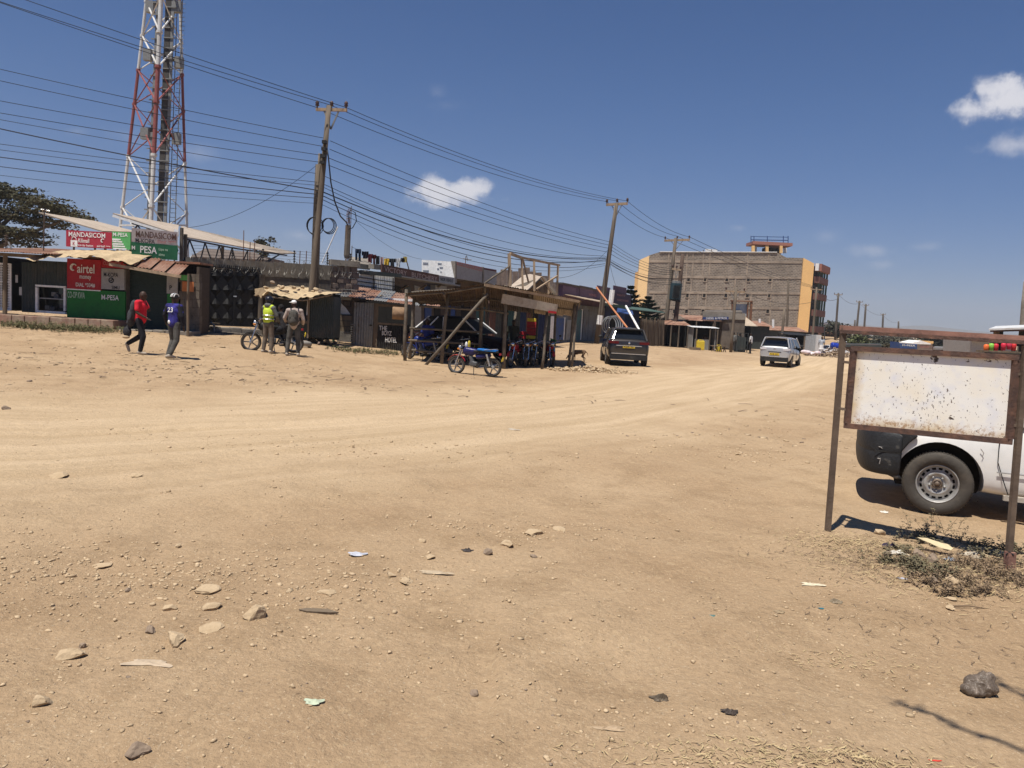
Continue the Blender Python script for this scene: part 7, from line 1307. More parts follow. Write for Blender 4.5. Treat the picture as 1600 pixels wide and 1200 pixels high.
# ================================================================ dog
dg_ = GM(904, 566, y0=30); d = T('dog', 'thin tan dog sniffing the ground between the shelter and the dark hatchback', 'dog', dg_, R(0), s=1.0)
b = MB(); X = lambda x, z, y=0: V((x, y, z))
b.caps(X(-.12, .44), X(.22, .47), .10, .085); b.caps(X(-.18, .43), X(-.10, .43), .11, .11); b.caps(X(-.22, .44), X(-.40, .30), .07, .05); b.ell(X(-.45, .25), (.075, .05, .055), 10, 7); b.caps(X(-.50, .21), X(-.56, .13), .032, .024); b.ell(X(-.42, .31, .04), (.02, .012, .04), 6, 5); b.ell(X(-.42, .31, -.04), (.02, .012, .04), 6, 5)
for y in (-.055, .055):
    dx = .03 if y > 0 else -.04; b.caps(X(-.19, .38, y), X(-.20+dx, .20, y), .04, .025); b.caps(X(-.20+dx, .20, y), X(-.20+dx, .03, y), .022, .017); b.caps(X(-.20+dx, .02, y), X(-.24+dx, .015, y), .02, .018)
    b.caps(X(.22, .42, y), X(.16+dx, .26, y), .06, .03); b.caps(X(.16+dx, .26, y), X(.26+dx, .17, y), .026, .02); b.caps(X(.26+dx, .17, y), X(.23+dx, .03, y), .018, .016); b.caps(X(.23+dx, .02, y), X(.19+dx, .015, y), .019, .017)
b.caps(X(.29, .48), X(.38, .40), .025, .016); b.caps(X(.38, .40), X(.40, .27), .016, .010)
remeshed(b, 'body', M('tan_fur', (.20, .125, .07), .95, 0, (.12, .075, .045), 5, bump=.3), d, .012, 2)
# ================================================================ white wagon at the right (nose to the left)
mVan = M('worn_white_van_paint', (.74, .73, .70), .35, 0, (.66, .62, .55), 2.2, .5, .75, var=.05, coat=.35, bump=.03, bs=200)
mBump = M('scuffed_black_plastic', (.022, .023, .025), .55, 0, (.10, .095, .085), 9, .58, .70, bump=.3, bs=30)
vg = P(1461, 808, 7.78); vz = HM(vg.x, vg.y); van = T('wagon', 'old white wagon with scuffed black bumper behind the rusty signboard', 'car', (vg.x, vg.y, vz), R(-23))
def VL(mb, n, mt, p=van): return mb.build(n, mt, p, world=False)
# local frame: +x toward the rear of the car, -y = side facing the camera, origin at wheel contact
WR = .325; side_y = .06; WDT = 1.62
def vsec(x, y0, y1, zl, zt, cr=.03):   # cross-section ring across the car
    w = (y1-y0)/2; c = (y0+y1)/2; pts = []
    for (u, z) in ((-.9, zl), (-.985, zl+.1), (-1.0, zl+(zt-zl)*.4), (-.99, zl+(zt-zl)*.72), (-.95, zt-.05), (-.84, zt), (0, zt+cr), (.84, zt), (.95, zt-.05), (.99, zl+(zt-zl)*.72), (1, zl+(zt-zl)*.4), (.985, zl+.1), (.9, zl), (0, zl)): pts.append((x, c+u*w, z))
    return pts
Y0, Y1 = side_y, side_y+WDT
rings = [(-.66, Y0+.10, Y1-.10, .37, .74), (-.60, Y0+.03, Y1-.03, .35, .80), (-.38, Y0, Y1, .34, .87), (.0, Y0-.02, Y1+.02, .30, .93), (.5, Y0-.02, Y1+.02, .24, .98), (.95, Y0-.02, Y1+.02, .24, 1.0), (1.8, Y0-.02, Y1+.02, .24, 1.0), (2.8, Y0-.02, Y1+.02, .26, 1.0), (3.4, Y0, Y1, .32, .98), (3.55, Y0+.08, Y1-.08, .4, .9)]
m = MB()
for r_ in rings: m.v += vsec(*r_)
for i in range(len(rings)-1):
    for j in range(14): m.f.append((i*14+j, (i+1)*14+j, (i+1)*14+(j+1) % 14, i*14+(j+1) % 14))
m.f.append(tuple(range(14))); m.f.append(tuple(9*14+j for j in reversed(range(14))))
cut = MB()
for x in (0, 2.5):
    for yy in (Y0-.2, Y1-.2): cut.lathe((x, yy, WR+.03), (0, 1, 0), [(0, 0), (WR*1.25, 0), (WR*1.25, .42), (0, .42)], 40)
co = bpy.data.objects.new('cut', cut.mesh('cut', mBlack)); C.objects.link(co); bm = bmesh.new(); bm.from_mesh(co.data); bmesh.ops.remove_doubles(bm, verts=bm.verts, dist=1e-5); bmesh.ops.recalc_face_normals(bm, faces=bm.faces); bm.to_mesh(co.data); bm.free()
def vm_(o):
    b_ = bmesh.new(); b_.from_mesh(o.data); bmesh.ops.recalc_face_normals(b_, faces=b_.faces); b_.to_mesh(o.data); b_.free()
    q = o.modifiers.new('s', 'SUBSURF'); q.levels = 3; q.render_levels = 3; bo = o.modifiers.new('b', 'BOOLEAN'); bo.object = co; bo.operation = 'DIFFERENCE'; bo.solver = 'EXACT'
body = baked(m, vm_, 'body', mVan, van); bpy.data.objects.remove(co)
try: body.data.set_sharp_from_angle(angle=R(38))
except Exception: pass
# black bumper wrapping to the wheel arch
bmp = MB(); nb = []; prof = [(.36, .0), (.40, -.03), (.56, -.045), (.60, -.03), (.62, -.045), (.78, -.035), (.845, .0)]
path = [(-.36, Y0-.015, 0), (-.50, Y0-.012, 1), (-.60, Y0+.03, 2), (-.68, Y0+.14, 3), (-.72, Y0+.4, 4), (-.73, (Y0+Y1)/2, 5), (-.72, Y1-.4, 6), (-.68, Y1-.14, 7), (-.60, Y1-.03, 8), (-.36, Y1+.015, 9)]
vs = []
for i, (x, y, _) in enumerate(path):
    a = path[max(i-1, 0)]; b = path[min(i+1, len(path)-1)]; tx, ty = b[0]-a[0], b[1]-a[1]; l = math.hypot(tx, ty); nx, ny = -ty/l, tx/l
    for (z, o_) in prof:
        zz = z if not (i in (0, 9) and z > .8) else z-.05
        vs.append((x+nx*-o_*-1*-1 if False else x-nx*o_*-1*-1, y-ny*o_, zz))
n_ = len(prof); bmp.add(vs, [(i*n_+k, (i+1)*n_+k, (i+1)*n_+k+1, i*n_+k+1) for i in range(len(path)-1) for k in range(n_-1)]); bmp.sm()
bo = VL(bmp, 'front_bumper', mBump); q = bo.modifiers.new('s', 'SOLIDIFY'); q.thickness = .03; q.offset = 0; q = bo.modifiers.new('ss', 'SUBSURF'); q.levels = 2; q.render_levels = 2
fl_ = [(x, y, .80) for x, y, _ in path]; VL(MB().slab(fl_, .36, (0, 0, 1)), 'bumper_core', mBump, bo)
ap = MB(); ap.slab([(-.335, Y0-.035, .33), (-.40, Y0-.03, .33), (-.58, Y0-.02, .40), (-.62, Y0-.02, .60), (-.58, Y0-.02, .83), (-.30, Y0-.035, .85), (-.22, Y0-.035, .80), (-.30, Y0-.035, .72), (-.375, Y0-.035, .60), (-.41, Y0-.035, .45)], .05, (0, -1, 0)); bevel(VL(ap, 'bumper_corner', mBump, bo), .02, 3)
VL(MB().beam((-.36, Y0-.06, .60), (-.62, Y0-.045, .615), .008, .008), 'bumper_seam', mBlack, bo)
scm = M('grey_scuffs', (.32, .30, .28), .8)
for (x, z, w, h_) in ((-.50, .74, .08, .02), (-.46, .76, .05, .03), (-.55, .65, .04, .015), (-.52, .66, .05, .01), (-.57, .52, .02, .05), (-.43, .78, .05, .012)):
    s_ = MB(); pts = [(x+random.uniform(-w, w)*.9, Y0-.0385-.002*k, z+random.uniform(-h_, h_)) for k in range(5)]; s_.tube(pts, .004, 4); VL(s_, 'scratch', scm, bo)
# wheel arch lip and liner
for x in (0, 2.5): VL(MB().slab([(x+math.cos(a_)*WR*1.24, Y0+.21, max(.24, WR+.03+math.sin(a_)*WR*1.24)) for a_ in np.linspace(-.35, math.pi+.35, 24)], .02, (0, -1, 0)), 'arch_liner', mDark)
def vwheel(x, y, sd, steer=0):
    w = T('wheel', '', '', (x, y, WR)); 
    for k in ('label', 'category'): del w[k]
    bpy.data.objects.remove(w)
    ax = V((math.sin(steer)*sd, -math.cos(steer), 0)) if sd > 0 else V((0, 1, 0)); c = V((x, y, WR))
    tr = MB(); tr.lathe(c, ax, [(WR*.60, -.06), (WR*.72, -.085), (WR*.9, -.095), (WR*.985, -.075), (WR, -.05), (WR, .05), (WR*.985, .078), (WR*.93, .094), (WR*.80, .10), (WR*.70, .094), (WR*.63, .078), (WR*.60, .066)], 72); tr.sm(); to = VL(tr, 'tyre', mTyreDust)
    tread = MB(); a_ = ax.cross(V((0, 0, 1))).normalized(); b_ = ax.cross(a_)
    for k in range(64):
        an_ = k/64*6.2832; rd = a_*math.cos(an_)+b_*math.sin(an_); tg = ax.cross(rd)
        for o_, tw in ((-.05, .3), (.0, 0), (.05, -.3)): tread.obox(c+rd*(WR+.001)+ax*o_+tg*.004*tw, ax*.018, (tg*.010), rd*.004)
    kind(VL(tread, 'tread_blocks', mTyreDust, to), 'stuff')
    rimp = MB(); rr = WR*.60; rimp.lathe(c, ax, [(rr*1.02, .070), (rr*1.03, .078), (rr*.98, .080), (rr*.95, .066), (rr*.92, .035), (rr*.885, .020)], 64); rimp.sm(); ro = VL(rimp, 'rim', mSteel)
    # steel disc with round vent holes (geometry): ring between holes
    dm = MB(); n = 64; r_in, r_out = rr*.66, rr*.885
    hs = MB()
    nh = 16
    for k in range(nh):
        an_ = k/nh*6.2832; 
        for (f0, f1) in ((.0, .38),):
            pa, pb_ = an_+f0/nh*6.2832, an_+f1/nh*6.2832
            vs = []
            for q_ in range(4):
                aa = pa+(pb_-pa)*q_/3; rd = a_*math.cos(aa)+b_*math.sin(aa); vs += [c+rd*r_in+ax*.035, c+rd*r_out+ax*.018]
            hs.add(vs, [(q_*2, q_*2+1, q_*2+3, q_*2+2) for q_ in range(3)])
    hs.lathe(c, ax, [(r_out*1.01, .020), (r_out*.95, .022)], 48); hs.lathe(c, ax, [(r_in*1.10, .032), (r_in*.98, .038), (r_in*.93, .050), (rr*.50, .052), (rr*.40, .030), (rr*.27, .028), (rr*.25, .045)], 48); hs.sm(); VL(hs, 'steel_disc', mSteel, ro)
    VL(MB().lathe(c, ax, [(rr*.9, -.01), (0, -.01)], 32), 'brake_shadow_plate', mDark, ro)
    hb_ = MB(); hb_.lathe(c, ax, [(rr*.26, .03), (rr*.25, .06), (rr*.19, .075), (rr*.17, .068), (rr*.13, .068), (rr*.12, .08), (0, .08)], 24); VL(hb_.sm(), 'hub_cap', M('rusty_hub', (.17, .13, .10), .6, .5), ro)
    for k in range(5): an_ = k*1.2566+.3; rd = a_*math.cos(an_)+b_*math.sin(an_); VL(MB().lathe(c+rd*rr*.37, ax, [(.011, .03), (.011, .056), (.006, .062), (0, .062)], 6), 'wheel_nut', mSteel, ro)
vwheel(0, Y0+.075, 1, R(-4)); vwheel(2.5, Y0+.075, 1, 0); vwheel(0, Y1-.075, -1); vwheel(2.5, Y1-.075, -1)
# door seams, sill, side glass, windscreen
VL(MB().tube([(.50, Y0-.024, .97), (.495, Y0-.03, .78), (.50, Y0-.034, .62), (.56, Y0-.032, .45), (.62, Y0-.03, .30)], .005, 5), 'door_seam', mBlack); VL(MB().beam((.50, Y0-.036, .52), (1.5, Y0-.036, .52), .008, .012), 'body_crease', mGreyP); VL(MB().beam((.58, Y0-.02, .27), (2.0, Y0-.02, .27), .05, .05), 'sill', M('dusty_sill', (.4, .36, .3), .8))
VL(MB().tube([(.36, Y0-.034, .66), (.37, Y0-.036, .70), (.34, Y0-.035, .74)], .004, 4), 'scratch', scm)
gl = [(.62, Y0+.05, .97), (.62, Y1-.05, .97), (1.30, Y1-.20, 1.42), (1.30, Y0+.20, 1.42)]
VL(MB().slab(gl, .01, (-.5, 0, .8)), 'windscreen', mGlass)
VL(MB().slab([(.72, Y0+.03, .99), (1.9, Y0+.03, .99), (1.9, Y0+.16, 1.40), (1.30, Y0+.16, 1.40)], .01, (0, -1, .2)), 'side_window', mGlass); VL(MB().slab([(1.96, Y0+.03, .99), (3.3, Y0+.05, .99), (3.1, Y0+.16, 1.40), (1.96, Y0+.16, 1.40)], .01, (0, -1, .2)), 'side_window', mGlass)
for s_ in (Y0, Y1): sg = 1 if s_ == Y0 else -1; VL(MB().beam((.60, s_+.03*sg, .97), (1.30, s_+.17*sg, 1.43), .07, .06), 'windscreen_pillar', mVan); VL(MB().beam((1.93, s_+.02*sg, .97), (1.93, s_+.16*sg, 1.42), .06, .06), 'door_pillar', mVan); VL(MB().beam((3.4, s_+.03*sg, .97), (3.2, s_+.16*sg, 1.43), .12, .08), 'rear_pillar', mVan)
rf = MB(); rf.obox((2.25, (Y0+Y1)/2, 1.44), (.98, 0, 0), (0, WDT/2-.16, 0), (0, 0, .03)); bevel(VL(rf, 'roof', mVan), .025, 3)
mi = MB(); mi.ell((.86, Y0-.09, 1.03), (.06, .10, .07), 12, 8); VL(mi.sm(), 'wing_mirror', mBump); VL(MB().beam((.62, Y0+.1, .985), (.78, Y1-.1, 1.0), .05, .02), 'wiper_cowl', mBlack)
hl_ = MB(); hl_.obox((-.44, Y0+.04, .86), (.12, 0, 0), (0, .03, 0), (0, 0, .05)); VL(hl_, 'headlight', mLensC)
# ================================================================ rusty signboard frame
mRustFr = M('rusty_brown_frame', (.10, .062, .05), .8, .1, (.20, .105, .07), 10, .45, .7, bump=.4); mRustTop = M('red_primer_bar', (.30, .155, .115), .7, 0, (.22, .12, .09), 6)
def signpaint():
    m = bpy.data.materials.new('flaking_white_paint'); m.use_nodes = True; nt = m.node_tree; N = nt.nodes; L = nt.links; b = N['Principled BSDF']; b.inputs['Roughness'].default_value = .5
    tc = N.new('ShaderNodeTexCoord'); P_ = tc.outputs['UV']
    def noise(s, d, r, lo, hi, off=(0, 0, 0), vec=None):
        mp = N.new('ShaderNodeMapping'); mp.inputs['Location'].default_value = off; L.new(vec or P_, mp.inputs[0]); n = N.new('ShaderNodeTexNoise'); n.inputs['Scale'].default_value = s; n.inputs['Detail'].default_value = d; n.inputs['Roughness'].default_value = r; L.new(mp.outputs[0], n.inputs[0])
        mr = N.new('ShaderNodeMapRange'); mr.inputs[1].default_value = lo; mr.inputs[2].default_value = hi; L.new(n.outputs[0], mr.inputs[0]); return mr.outputs[0]
    def mix(f, a, c):
        n = N.new('ShaderNodeMix'); n.data_type = 'RGBA'
        for i, v in ((0, f), (6, a), (7, c)):
            if hasattr(v, 'node'): L.new(v, n.inputs[i])
            else: n.inputs[i].default_value = v if i == 0 else (*v, 1)
        return n.outputs[2]
    def mt(op, a, c=None):
        n = N.new('ShaderNodeMath'); n.operation = op
        for i, v in enumerate((a, c)):
            if v is None: continue
            if hasattr(v, 'node'): L.new(v, n.inputs[i])
            else: n.inputs[i].default_value = v
        return n.outputs[0]
    sp = N.new('ShaderNodeSeparateXYZ'); L.new(P_, sp.inputs[0]); u, v = sp.outputs[0], sp.outputs[1]   # metres on the panel
    base = mix(noise(2.2, 4, .5, .4, .65), (.87, .85, .79), (.86, .79, .65)); base = mix(noise(7, 3, .5, .5, .75, (3, 1, 0)), base, (.74, .74, .77))
    # yellow-brown staining toward the edges
    ed = mt('MINIMUM', mt('MINIMUM', u, mt('SUBTRACT', 1.42, u)), mt('MINIMUM', v, mt('SUBTRACT', .80, v)))
    em = N.new('ShaderNodeMapRange'); em.inputs[1].default_value = .10; em.inputs[2].default_value = .0; L.new(mt('ADD', ed, mt('MULTIPLY', mt('SUBTRACT', noise(9, 5, .6, 0, 1, (5, 5, 0)), .5), .14)), em.inputs[0]); base = mix(mt('MULTIPLY', em.outputs[0], .8), base, (.62, .44, .21))
    # stains of lost lettering low down
    bm_ = N.new('ShaderNodeMapRange'); bm_.inputs[1].default_value = .13; bm_.inputs[2].default_value = .05; L.new(v, bm_.inputs[0]); base = mix(mt('MULTIPLY', bm_.outputs[0], mt('MULTIPLY', noise(28, 3, .7, .5, .58), .75)), base, (.36, .19, .07))
    # chips: little vertical and slanting flakes
    mp = N.new('ShaderNodeMapping'); mp.inputs['Rotation'].default_value = (0, 0, .5); mp.inputs['Scale'].default_value = (2.0, .9, 1); L.new(P_, mp.inputs[0])
    dens = noise(2.3, 3, .5, .32, .72, (11, 0, 0))
    ch = mt('GREATER_THAN', mt('ADD', noise(30, 4, .62, 0, 1, (0, 0, 0), mp.outputs[0]), mt('MULTIPLY', dens, .10)), .69)
    big = mt('GREATER_THAN', noise(6.5, 6, .7, 0, 1, (2.4, 7.1, 0)), .645)
    eb = N.new('ShaderNodeMapRange'); eb.inputs[1].default_value = .035; eb.inputs[2].default_value = 0; L.new(ed, eb.inputs[0]); edge = mt('GREATER_THAN', mt('ADD', mt('MULTIPLY', eb.outputs[0], .22), noise(16, 5, .65, 0, 1, (8, 3, 0))), .70)
    chips = mt('MAXIMUM', mt('MAXIMUM', ch, big), edge)
    base = mix(chips, base, mix(noise(30, 4, .6, .4, .6), (.045, .035, .030), (.13, .075, .045)))
    L.new(base, b.inputs['Base Color']); bp = N.new('ShaderNodeBump'); bp.inputs['Strength'].default_value = .6; bp.inputs['Distance'].default_value = .003; bp.invert = True; L.new(chips, bp.inputs['Height']); L.new(bp.outputs[0], b.inputs['Normal']); return m
SA = P(1290, 828, 6.85); SB = P(1578, 882, 6.0); SA.z = HM(SA.x, SA.y); SB.z = HM(SB.x, SB.y)
PS_ = Pl.__new__(Pl); PS_.a = V((SA.x, SA.y, 0)); dd_ = V((SB.x-SA.x, SB.y-SA.y, 0)); PS_.L = dd_.length; PS_.u = dd_/PS_.L; PS_.n = V((PS_.u.y, -PS_.u.x, 0))
sg = T('signboard', 'blank flaking white signboard in a rusty welded frame at the roadside', 'signboard', (SA+SB)/2)
def spx(x, y, off=0): return PS_.pt(*PS_.uz(x, y), off)
bs_ = spx(1293, 829); part('left_post', mStick, sg, lambda m: m.beam(spx(1293, 832), spx(1318, 512), .045, .04)); part('right_post', mStick, sg, lambda m: m.beam(spx(1576, 868), spx(1603, 540), .042, .04))
part('post_stub', mRustTop, sg, lambda m: m.beam(spx(1576, 899, .01), spx(1579, 862, .01), .06, .06)); part('stub_tie', mWire, sg, lambda m: m.tube([spx(1573, 866, .03), spx(1578, 861, .04), spx(1584, 866, .03)], .008, 5))
part('top_bar', mRustTop, sg, lambda m: m.beam(spx(1313, 512.5), spx(1640, 532), .05, .05)); part('top_bar_lip', mRustFr, sg, lambda m: m.beam(spx(1314, 518, .02), spx(1640, 537.5, .02), .03, .03)) 
fr = [spx(1334, 544.5), spx(1588, 558.5), spx(1577, 690), spx(1323, 665)]
for a, b in ((0, 1), (1, 2), (2, 3), (3, 0)): d_ = (fr[b]-fr[a]).normalized(); part('frame_bar', mRustFr, sg, lambda m: m.beam(fr[a]+d_*(.022 if a in (1, 3) else -.022), fr[b]-d_*(.022 if a in (1, 3) else -.022), .045, .045))
for (x0, y0, x1, y1) in ((1315, 565, 1330, 567), (1308, 638, 1326, 640), (1585, 584, 1602, 585), (1579, 664, 1597, 666)): part('stay', mStick, sg, lambda m: m.beam(spx(x0, y0), spx(x1, y1), .022))
pn = MB(); inn = [spx(1326, 664, -.005), spx(1576, 689, -.005), spx(1586, 561, -.005), spx(1336, 547, -.005)]; pn.slab(inn, .006, PS_.n); po = pn.build('panel', signpaint(), sg)
uvl = po.data.uv_layers.new(name='UVMap'); 
for lp in po.data.loops: co_ = po.data.vertices[lp.vertex_index].co+sg.location; e1 = (inn[1]-inn[0]).normalized(); e2 = (inn[3]-inn[0]).normalized(); uvl.data[lp.index].uv = ((co_-inn[0]).dot(e1), (co_-inn[0]).dot(e2))
# ================================================================ stones on the dirt
def stone(px, py, w, name, mat, label, flat=.55, asp=.8, group='loose stones on the dirt', seed=0, sink=.25):
    g = GM(px, py+w*flat*.35); dist = math.sqrt(g.x**2+g.y**2+3); s = w/1200*dist*.62; mb = rock_mb(g+V((0, 0, s*flat*(1-sink*2)*.5)), s, s*asp, s*flat, seed+int(px)*7+int(py), 3); o = single(mb, name, mat, g, label, 'stone', group); o.data.polygons.foreach_set('use_smooth', [False]*len(o.data.polygons)); return o
named = [(396, 958, 34, 0, 'largest pale rounded stone left of the dark wood splinter', .8), (275, 1000, 36, 0, 'broad flat-topped stone half sunk below the flat sharp stone', .55), (328, 984, 34, 0, 'flat sharp-edged pale stone between two larger stones', .35), (322, 922, 34, 0, 'low jagged stone at the top of the stone group', .35), (332, 946, 26, 0, 'small wedge stone above the largest pale stone', .5),
    (234, 988, 16, 1, 'small upright brown stone left of the half sunk stone', .9), (112, 1022, 36, 0, 'angular slab stone tilted at the left', .5), (214, 1172, 32, 1, 'dark-shadowed grey stone near the bottom edge', .85), (66, 1103, 24, 0, 'small rough stone near the lower left edge', .7), (265, 948, 20, 0, 'small low stone left of the wedge stone', .5), (793, 848, 26, 0, 'oval stone below the middle of the track', .55), (763, 859, 15, 1, 'small dark upright stone left of the oval stone', 1.0),
    (835, 829, 30, 0, 'broken flat slab piece right of the oval stone', .3), (874, 824, 22, 0, 'flat chip at the right of the broken slab', .3), (634, 911, 26, 0, 'low flat stone left of the crumpled paper', .35), (610, 899, 16, 0, 'small stone above the low flat stone', .6), (670, 871, 18, 0, 'flat pale stone in mid foreground', .45), (510, 926, 26, 0, 'buried round stone right of the stone group', .3), (742, 1078, 14, 1, 'dark brown stone alone in the lower centre', .8), (658, 842, 13, 0, 'small pale stone above the flat pale stone', .7),
    (130, 1008, 10, 1, 'little brown stone touching the angular slab', .8), (199, 919, 11, 1, 'little brown stone left of the jagged stone', .7), (834, 872, 14, 1, 'dark flat stone below the flat chip', .4), (160, 882, 26, 0, 'pale buried stone upper left of the stone group', .25), (278, 852, 12, 0, 'small pale stone far upper left', .7), (457, 1080, 9, 0, 'tiny stone at the lower left centre', .7), (497, 1104, 8, 0, 'tiny stone right of the other tiny stone', .7), (95, 740, 26, 0, 'flat stone on the left of the track', .3), (212, 741, 22, 0, 'flat stone on the track right of its neighbour', .25), (9, 637, 14, 1, 'dark stone at the left edge of the picture', .5)]
for (x, y, w, dk, lab, fl) in named: stone(x, y, w, 'stone', mRockDk if dk else mRock, lab, fl)
def scatter(name, label, n, gen, smin, smax, mat, seed, flat=.6, cat='gravel', faces=20):
    r = np.random.default_rng(seed); pos = gen(r, n); n = len(pos); z = Hn(pos[:, 0], pos[:, 1]) + micro(pos[:, 0], pos[:, 1])[0]
    phi = (1+5**.5)/2; ico = np.array([(-1, phi, 0), (1, phi, 0), (-1, -phi, 0), (1, -phi, 0), (0, -1, phi), (0, 1, phi), (0, -1, -phi), (0, 1, -phi), (phi, 0, -1), (phi, 0, 1), (-phi, 0, -1), (-phi, 0, 1)])/1.9
    fc = np.array([(0, 11, 5), (0, 5, 1), (0, 1, 7), (0, 7, 10), (0, 10, 11), (1, 5, 9), (5, 11, 4), (11, 10, 2), (10, 7, 6), (7, 1, 8), (3, 9, 4), (3, 4, 2), (3, 2, 6), (3, 6, 8), (3, 8, 9), (4, 9, 5), (2, 4, 11), (6, 2, 10), (8, 6, 7), (9, 8, 1)])
    s = smin*(smax/smin)**(r.random(n)**2.6); sc = np.stack([s*r.uniform(.7, 1.3, n), s*r.uniform(.6, 1, n), s*r.uniform(.35, .8, n)*flat*1.4], -1)
    a = r.uniform(0, 6.28, n); v = ico[None]*(1+r.uniform(-.48, .38, (n, 12, 1)))*sc[:, None, :]; x = v[..., 0]*np.cos(a)[:, None]-v[..., 1]*np.sin(a)[:, None]; y = v[..., 0]*np.sin(a)[:, None]+v[..., 1]*np.cos(a)[:, None]
    co = np.stack([x+pos[:, 0:1], y+pos[:, 1:2], v[..., 2]+z[:, None]+sc[:, 2:3]*.3], -1).reshape(-1, 3); f = (fc[None]+np.arange(n)[:, None, None]*12).reshape(-1, 3)
    me = bpy.data.meshes.new(name); me.vertices.add(len(co)); me.vertices.foreach_set('co', co.ravel()); me.loops.add(f.size); me.loops.foreach_set('vertex_index', f.ravel().astype(np.int32)); me.polygons.add(len(f)); me.polygons.foreach_set('loop_start', np.arange(0, f.size, 3, dtype=np.int32)); me.polygons.foreach_set('loop_total', np.full(len(f), 3, dtype=np.int32)); me.update(); me.materials.append(mat)
    o = bpy.data.objects.new(name, me); C.objects.link(o); tag(o, label, cat); kind(o, 'stuff'); return o
def gen_near(r, n):
    y = 2.2+14*r.random(n*3)**1.6; x = r.uniform(-1, 1, n*3)*(y*.72+.6); sd, _ = road_dist(x, y); d = fbm(x*.5, y*.5, 4)+fbm(x*2.2+9, y*2.2, 3)*.8; keep = (d > r.uniform(-.25, .42, n*3)) & (r.random(n*3) < np.where(np.abs(sd) < 3, .35, 1)); return np.stack([x, y], -1)[keep][:n]
def gen_left(r, n):
    g = gen_near(r, n*6); k = fbm(g[:, 0]*.8+5, g[:, 1]*.8, 3) > .06; return g[k][:n]
def gen_mid(r, n):
    y = 12+40*r.random(n*3)**1.1; x = r.uniform(-1, 1, n*3)*(y*.7+1); sd, _ = road_dist(x, y); d = fbm(x*.3, y*.3, 4)+fbm(x*1.2+9, y*1.2, 3)*.8; keep = (d > r.uniform(-.15, .35, n*3)) & (np.abs(sd) > 3+r.random(n*3)*1.5); return np.stack([x, y], -1)[keep][:n]
mGrav = M('tan_gravel', (.55, .415, .26), .95, 0, (.40, .29, .175), 30, .4, .6, bump=0)
scatter('gravel', 'fine tan gravel and pebbles scattered over the dirt foreground', 17000, gen_near, .0025, .015, mGrav, 1); scatter('gravel', 'dark small clods scattered over the dirt foreground', 1300, gen_near, .003, .012, mRockDk, 2); scatter('gravel', 'rough stones and clods on the verge before the shops', 6500, gen_mid, .012, .06, mGrav, 3, .4); scatter('gravel', 'dark clods and rubbish on the verge before the shops', 2200, gen_mid, .012, .055, mRockDk, 4, .4)
def gen_patch(cx, cy, sx, sy):
    def g(r, n):
        c = G(cx, cy); return np.stack([c.x+r.normal(0, sx, n), c.y+r.normal(0, sy, n)], -1)
    return g
scatter('gravel', 'band of coarse pebbles on the left foreground', 1500, gen_patch(260, 900, .9, .35), .006, .022, mGrav, 6); scatter('gravel', 'crumbled stones along the edge of the track in the middle', 500, gen_patch(840, 830, .6, .25), .005, .02, mGrav, 7); scatter('gravel', 'broken edge stones right of the track centre', 420, gen_patch(1140, 710, .9, .5), .008, .035, mGrav, 8); scatter('gravel', 'clods along the worn edge above the track', 500, gen_patch(540, 700, 1.5, .5), .006, .03, mGrav, 9)
# ================================================================ litter and sticks
spl = GM(497, 958); m = MB(); m.add([spl+V(p) for p in ((-.115, .01, .012), (-.06, -.012, .012), (.07, -.016, .014), (.118, 0, .012), (.05, .016, .022), (-.07, .018, .02), (-.11, .01, .003), (-.06, -.01, .0), (.07, -.013, .0), (.115, 0, .003))], [(0, 1, 2, 3, 4, 5), (0, 6, 7, 1), (1, 7, 8, 2), (2, 8, 9, 3)]); single(m, 'wood_splinter', mWood, spl, 'dark-edged flat wood splinter lying alone on the dirt', 'wood splinter')
def crumple(px, py, w, c, name, label, cat, h=.35, seed=0, asp=.6):
    g = GM(px, py); dist = math.sqrt(g.x**2+g.y**2+3); s = w/1200*dist*.5; r = random.Random(seed+int(px)); m = MB(); n = 9; vs = []
    for i in range(n):
        for j in range(n):
            u, v = i/(n-1)*2-1, j/(n-1)*2-1; k = 1+.25*math.sin(3*math.atan2(v, u)+seed); vs.append(g+V((u*s*k, v*s*asp*k, .004+s*h*(.5+.5*math.sin(u*4+seed+v*3))*r.uniform(.2, 1)*(1-max(abs(u), abs(v))**3*.8))))
    m.add(vs, [(i*n+j, (i+1)*n+j, (i+1)*n+j+1, i*n+j+1) for i in range(n-1) for j in range(n-1)]); o = single(m, name, M('litter_'+name+str(int(px)), c, .6, 0, None, var=.2, bump=0), g, label, cat); return o
crumple(558, 869, 24, (.44, .45, .50), 'plastic_wrapper', 'crumpled blue and white plastic wrapper in the centre foreground', 'wrapper'); crumple(489, 1105, 24, (.45, .50, .36), 'plastic_wrapper', 'pale greenish crumpled wrapper at the bottom', 'wrapper'); crumple(1270, 915, 30, (.62, .54, .38), 'paper_scrap', 'cream paper scrap right of centre', 'paper', .2, 2, .35); crumple(1110, 968, 12, (.10, .18, .16), 'glass_shard', 'greenish glass shard in the right foreground', 'glass', .3); crumple(1380, 801, 14, (.65, .6, .52), 'paper_scrap', 'small white scrap in front of the wagon wheel', 'paper'); crumple(1283, 955, 7, (.02, .15, .2), 'bottle_cap', 'tiny teal scrap below the cream paper scrap', 'scrap')
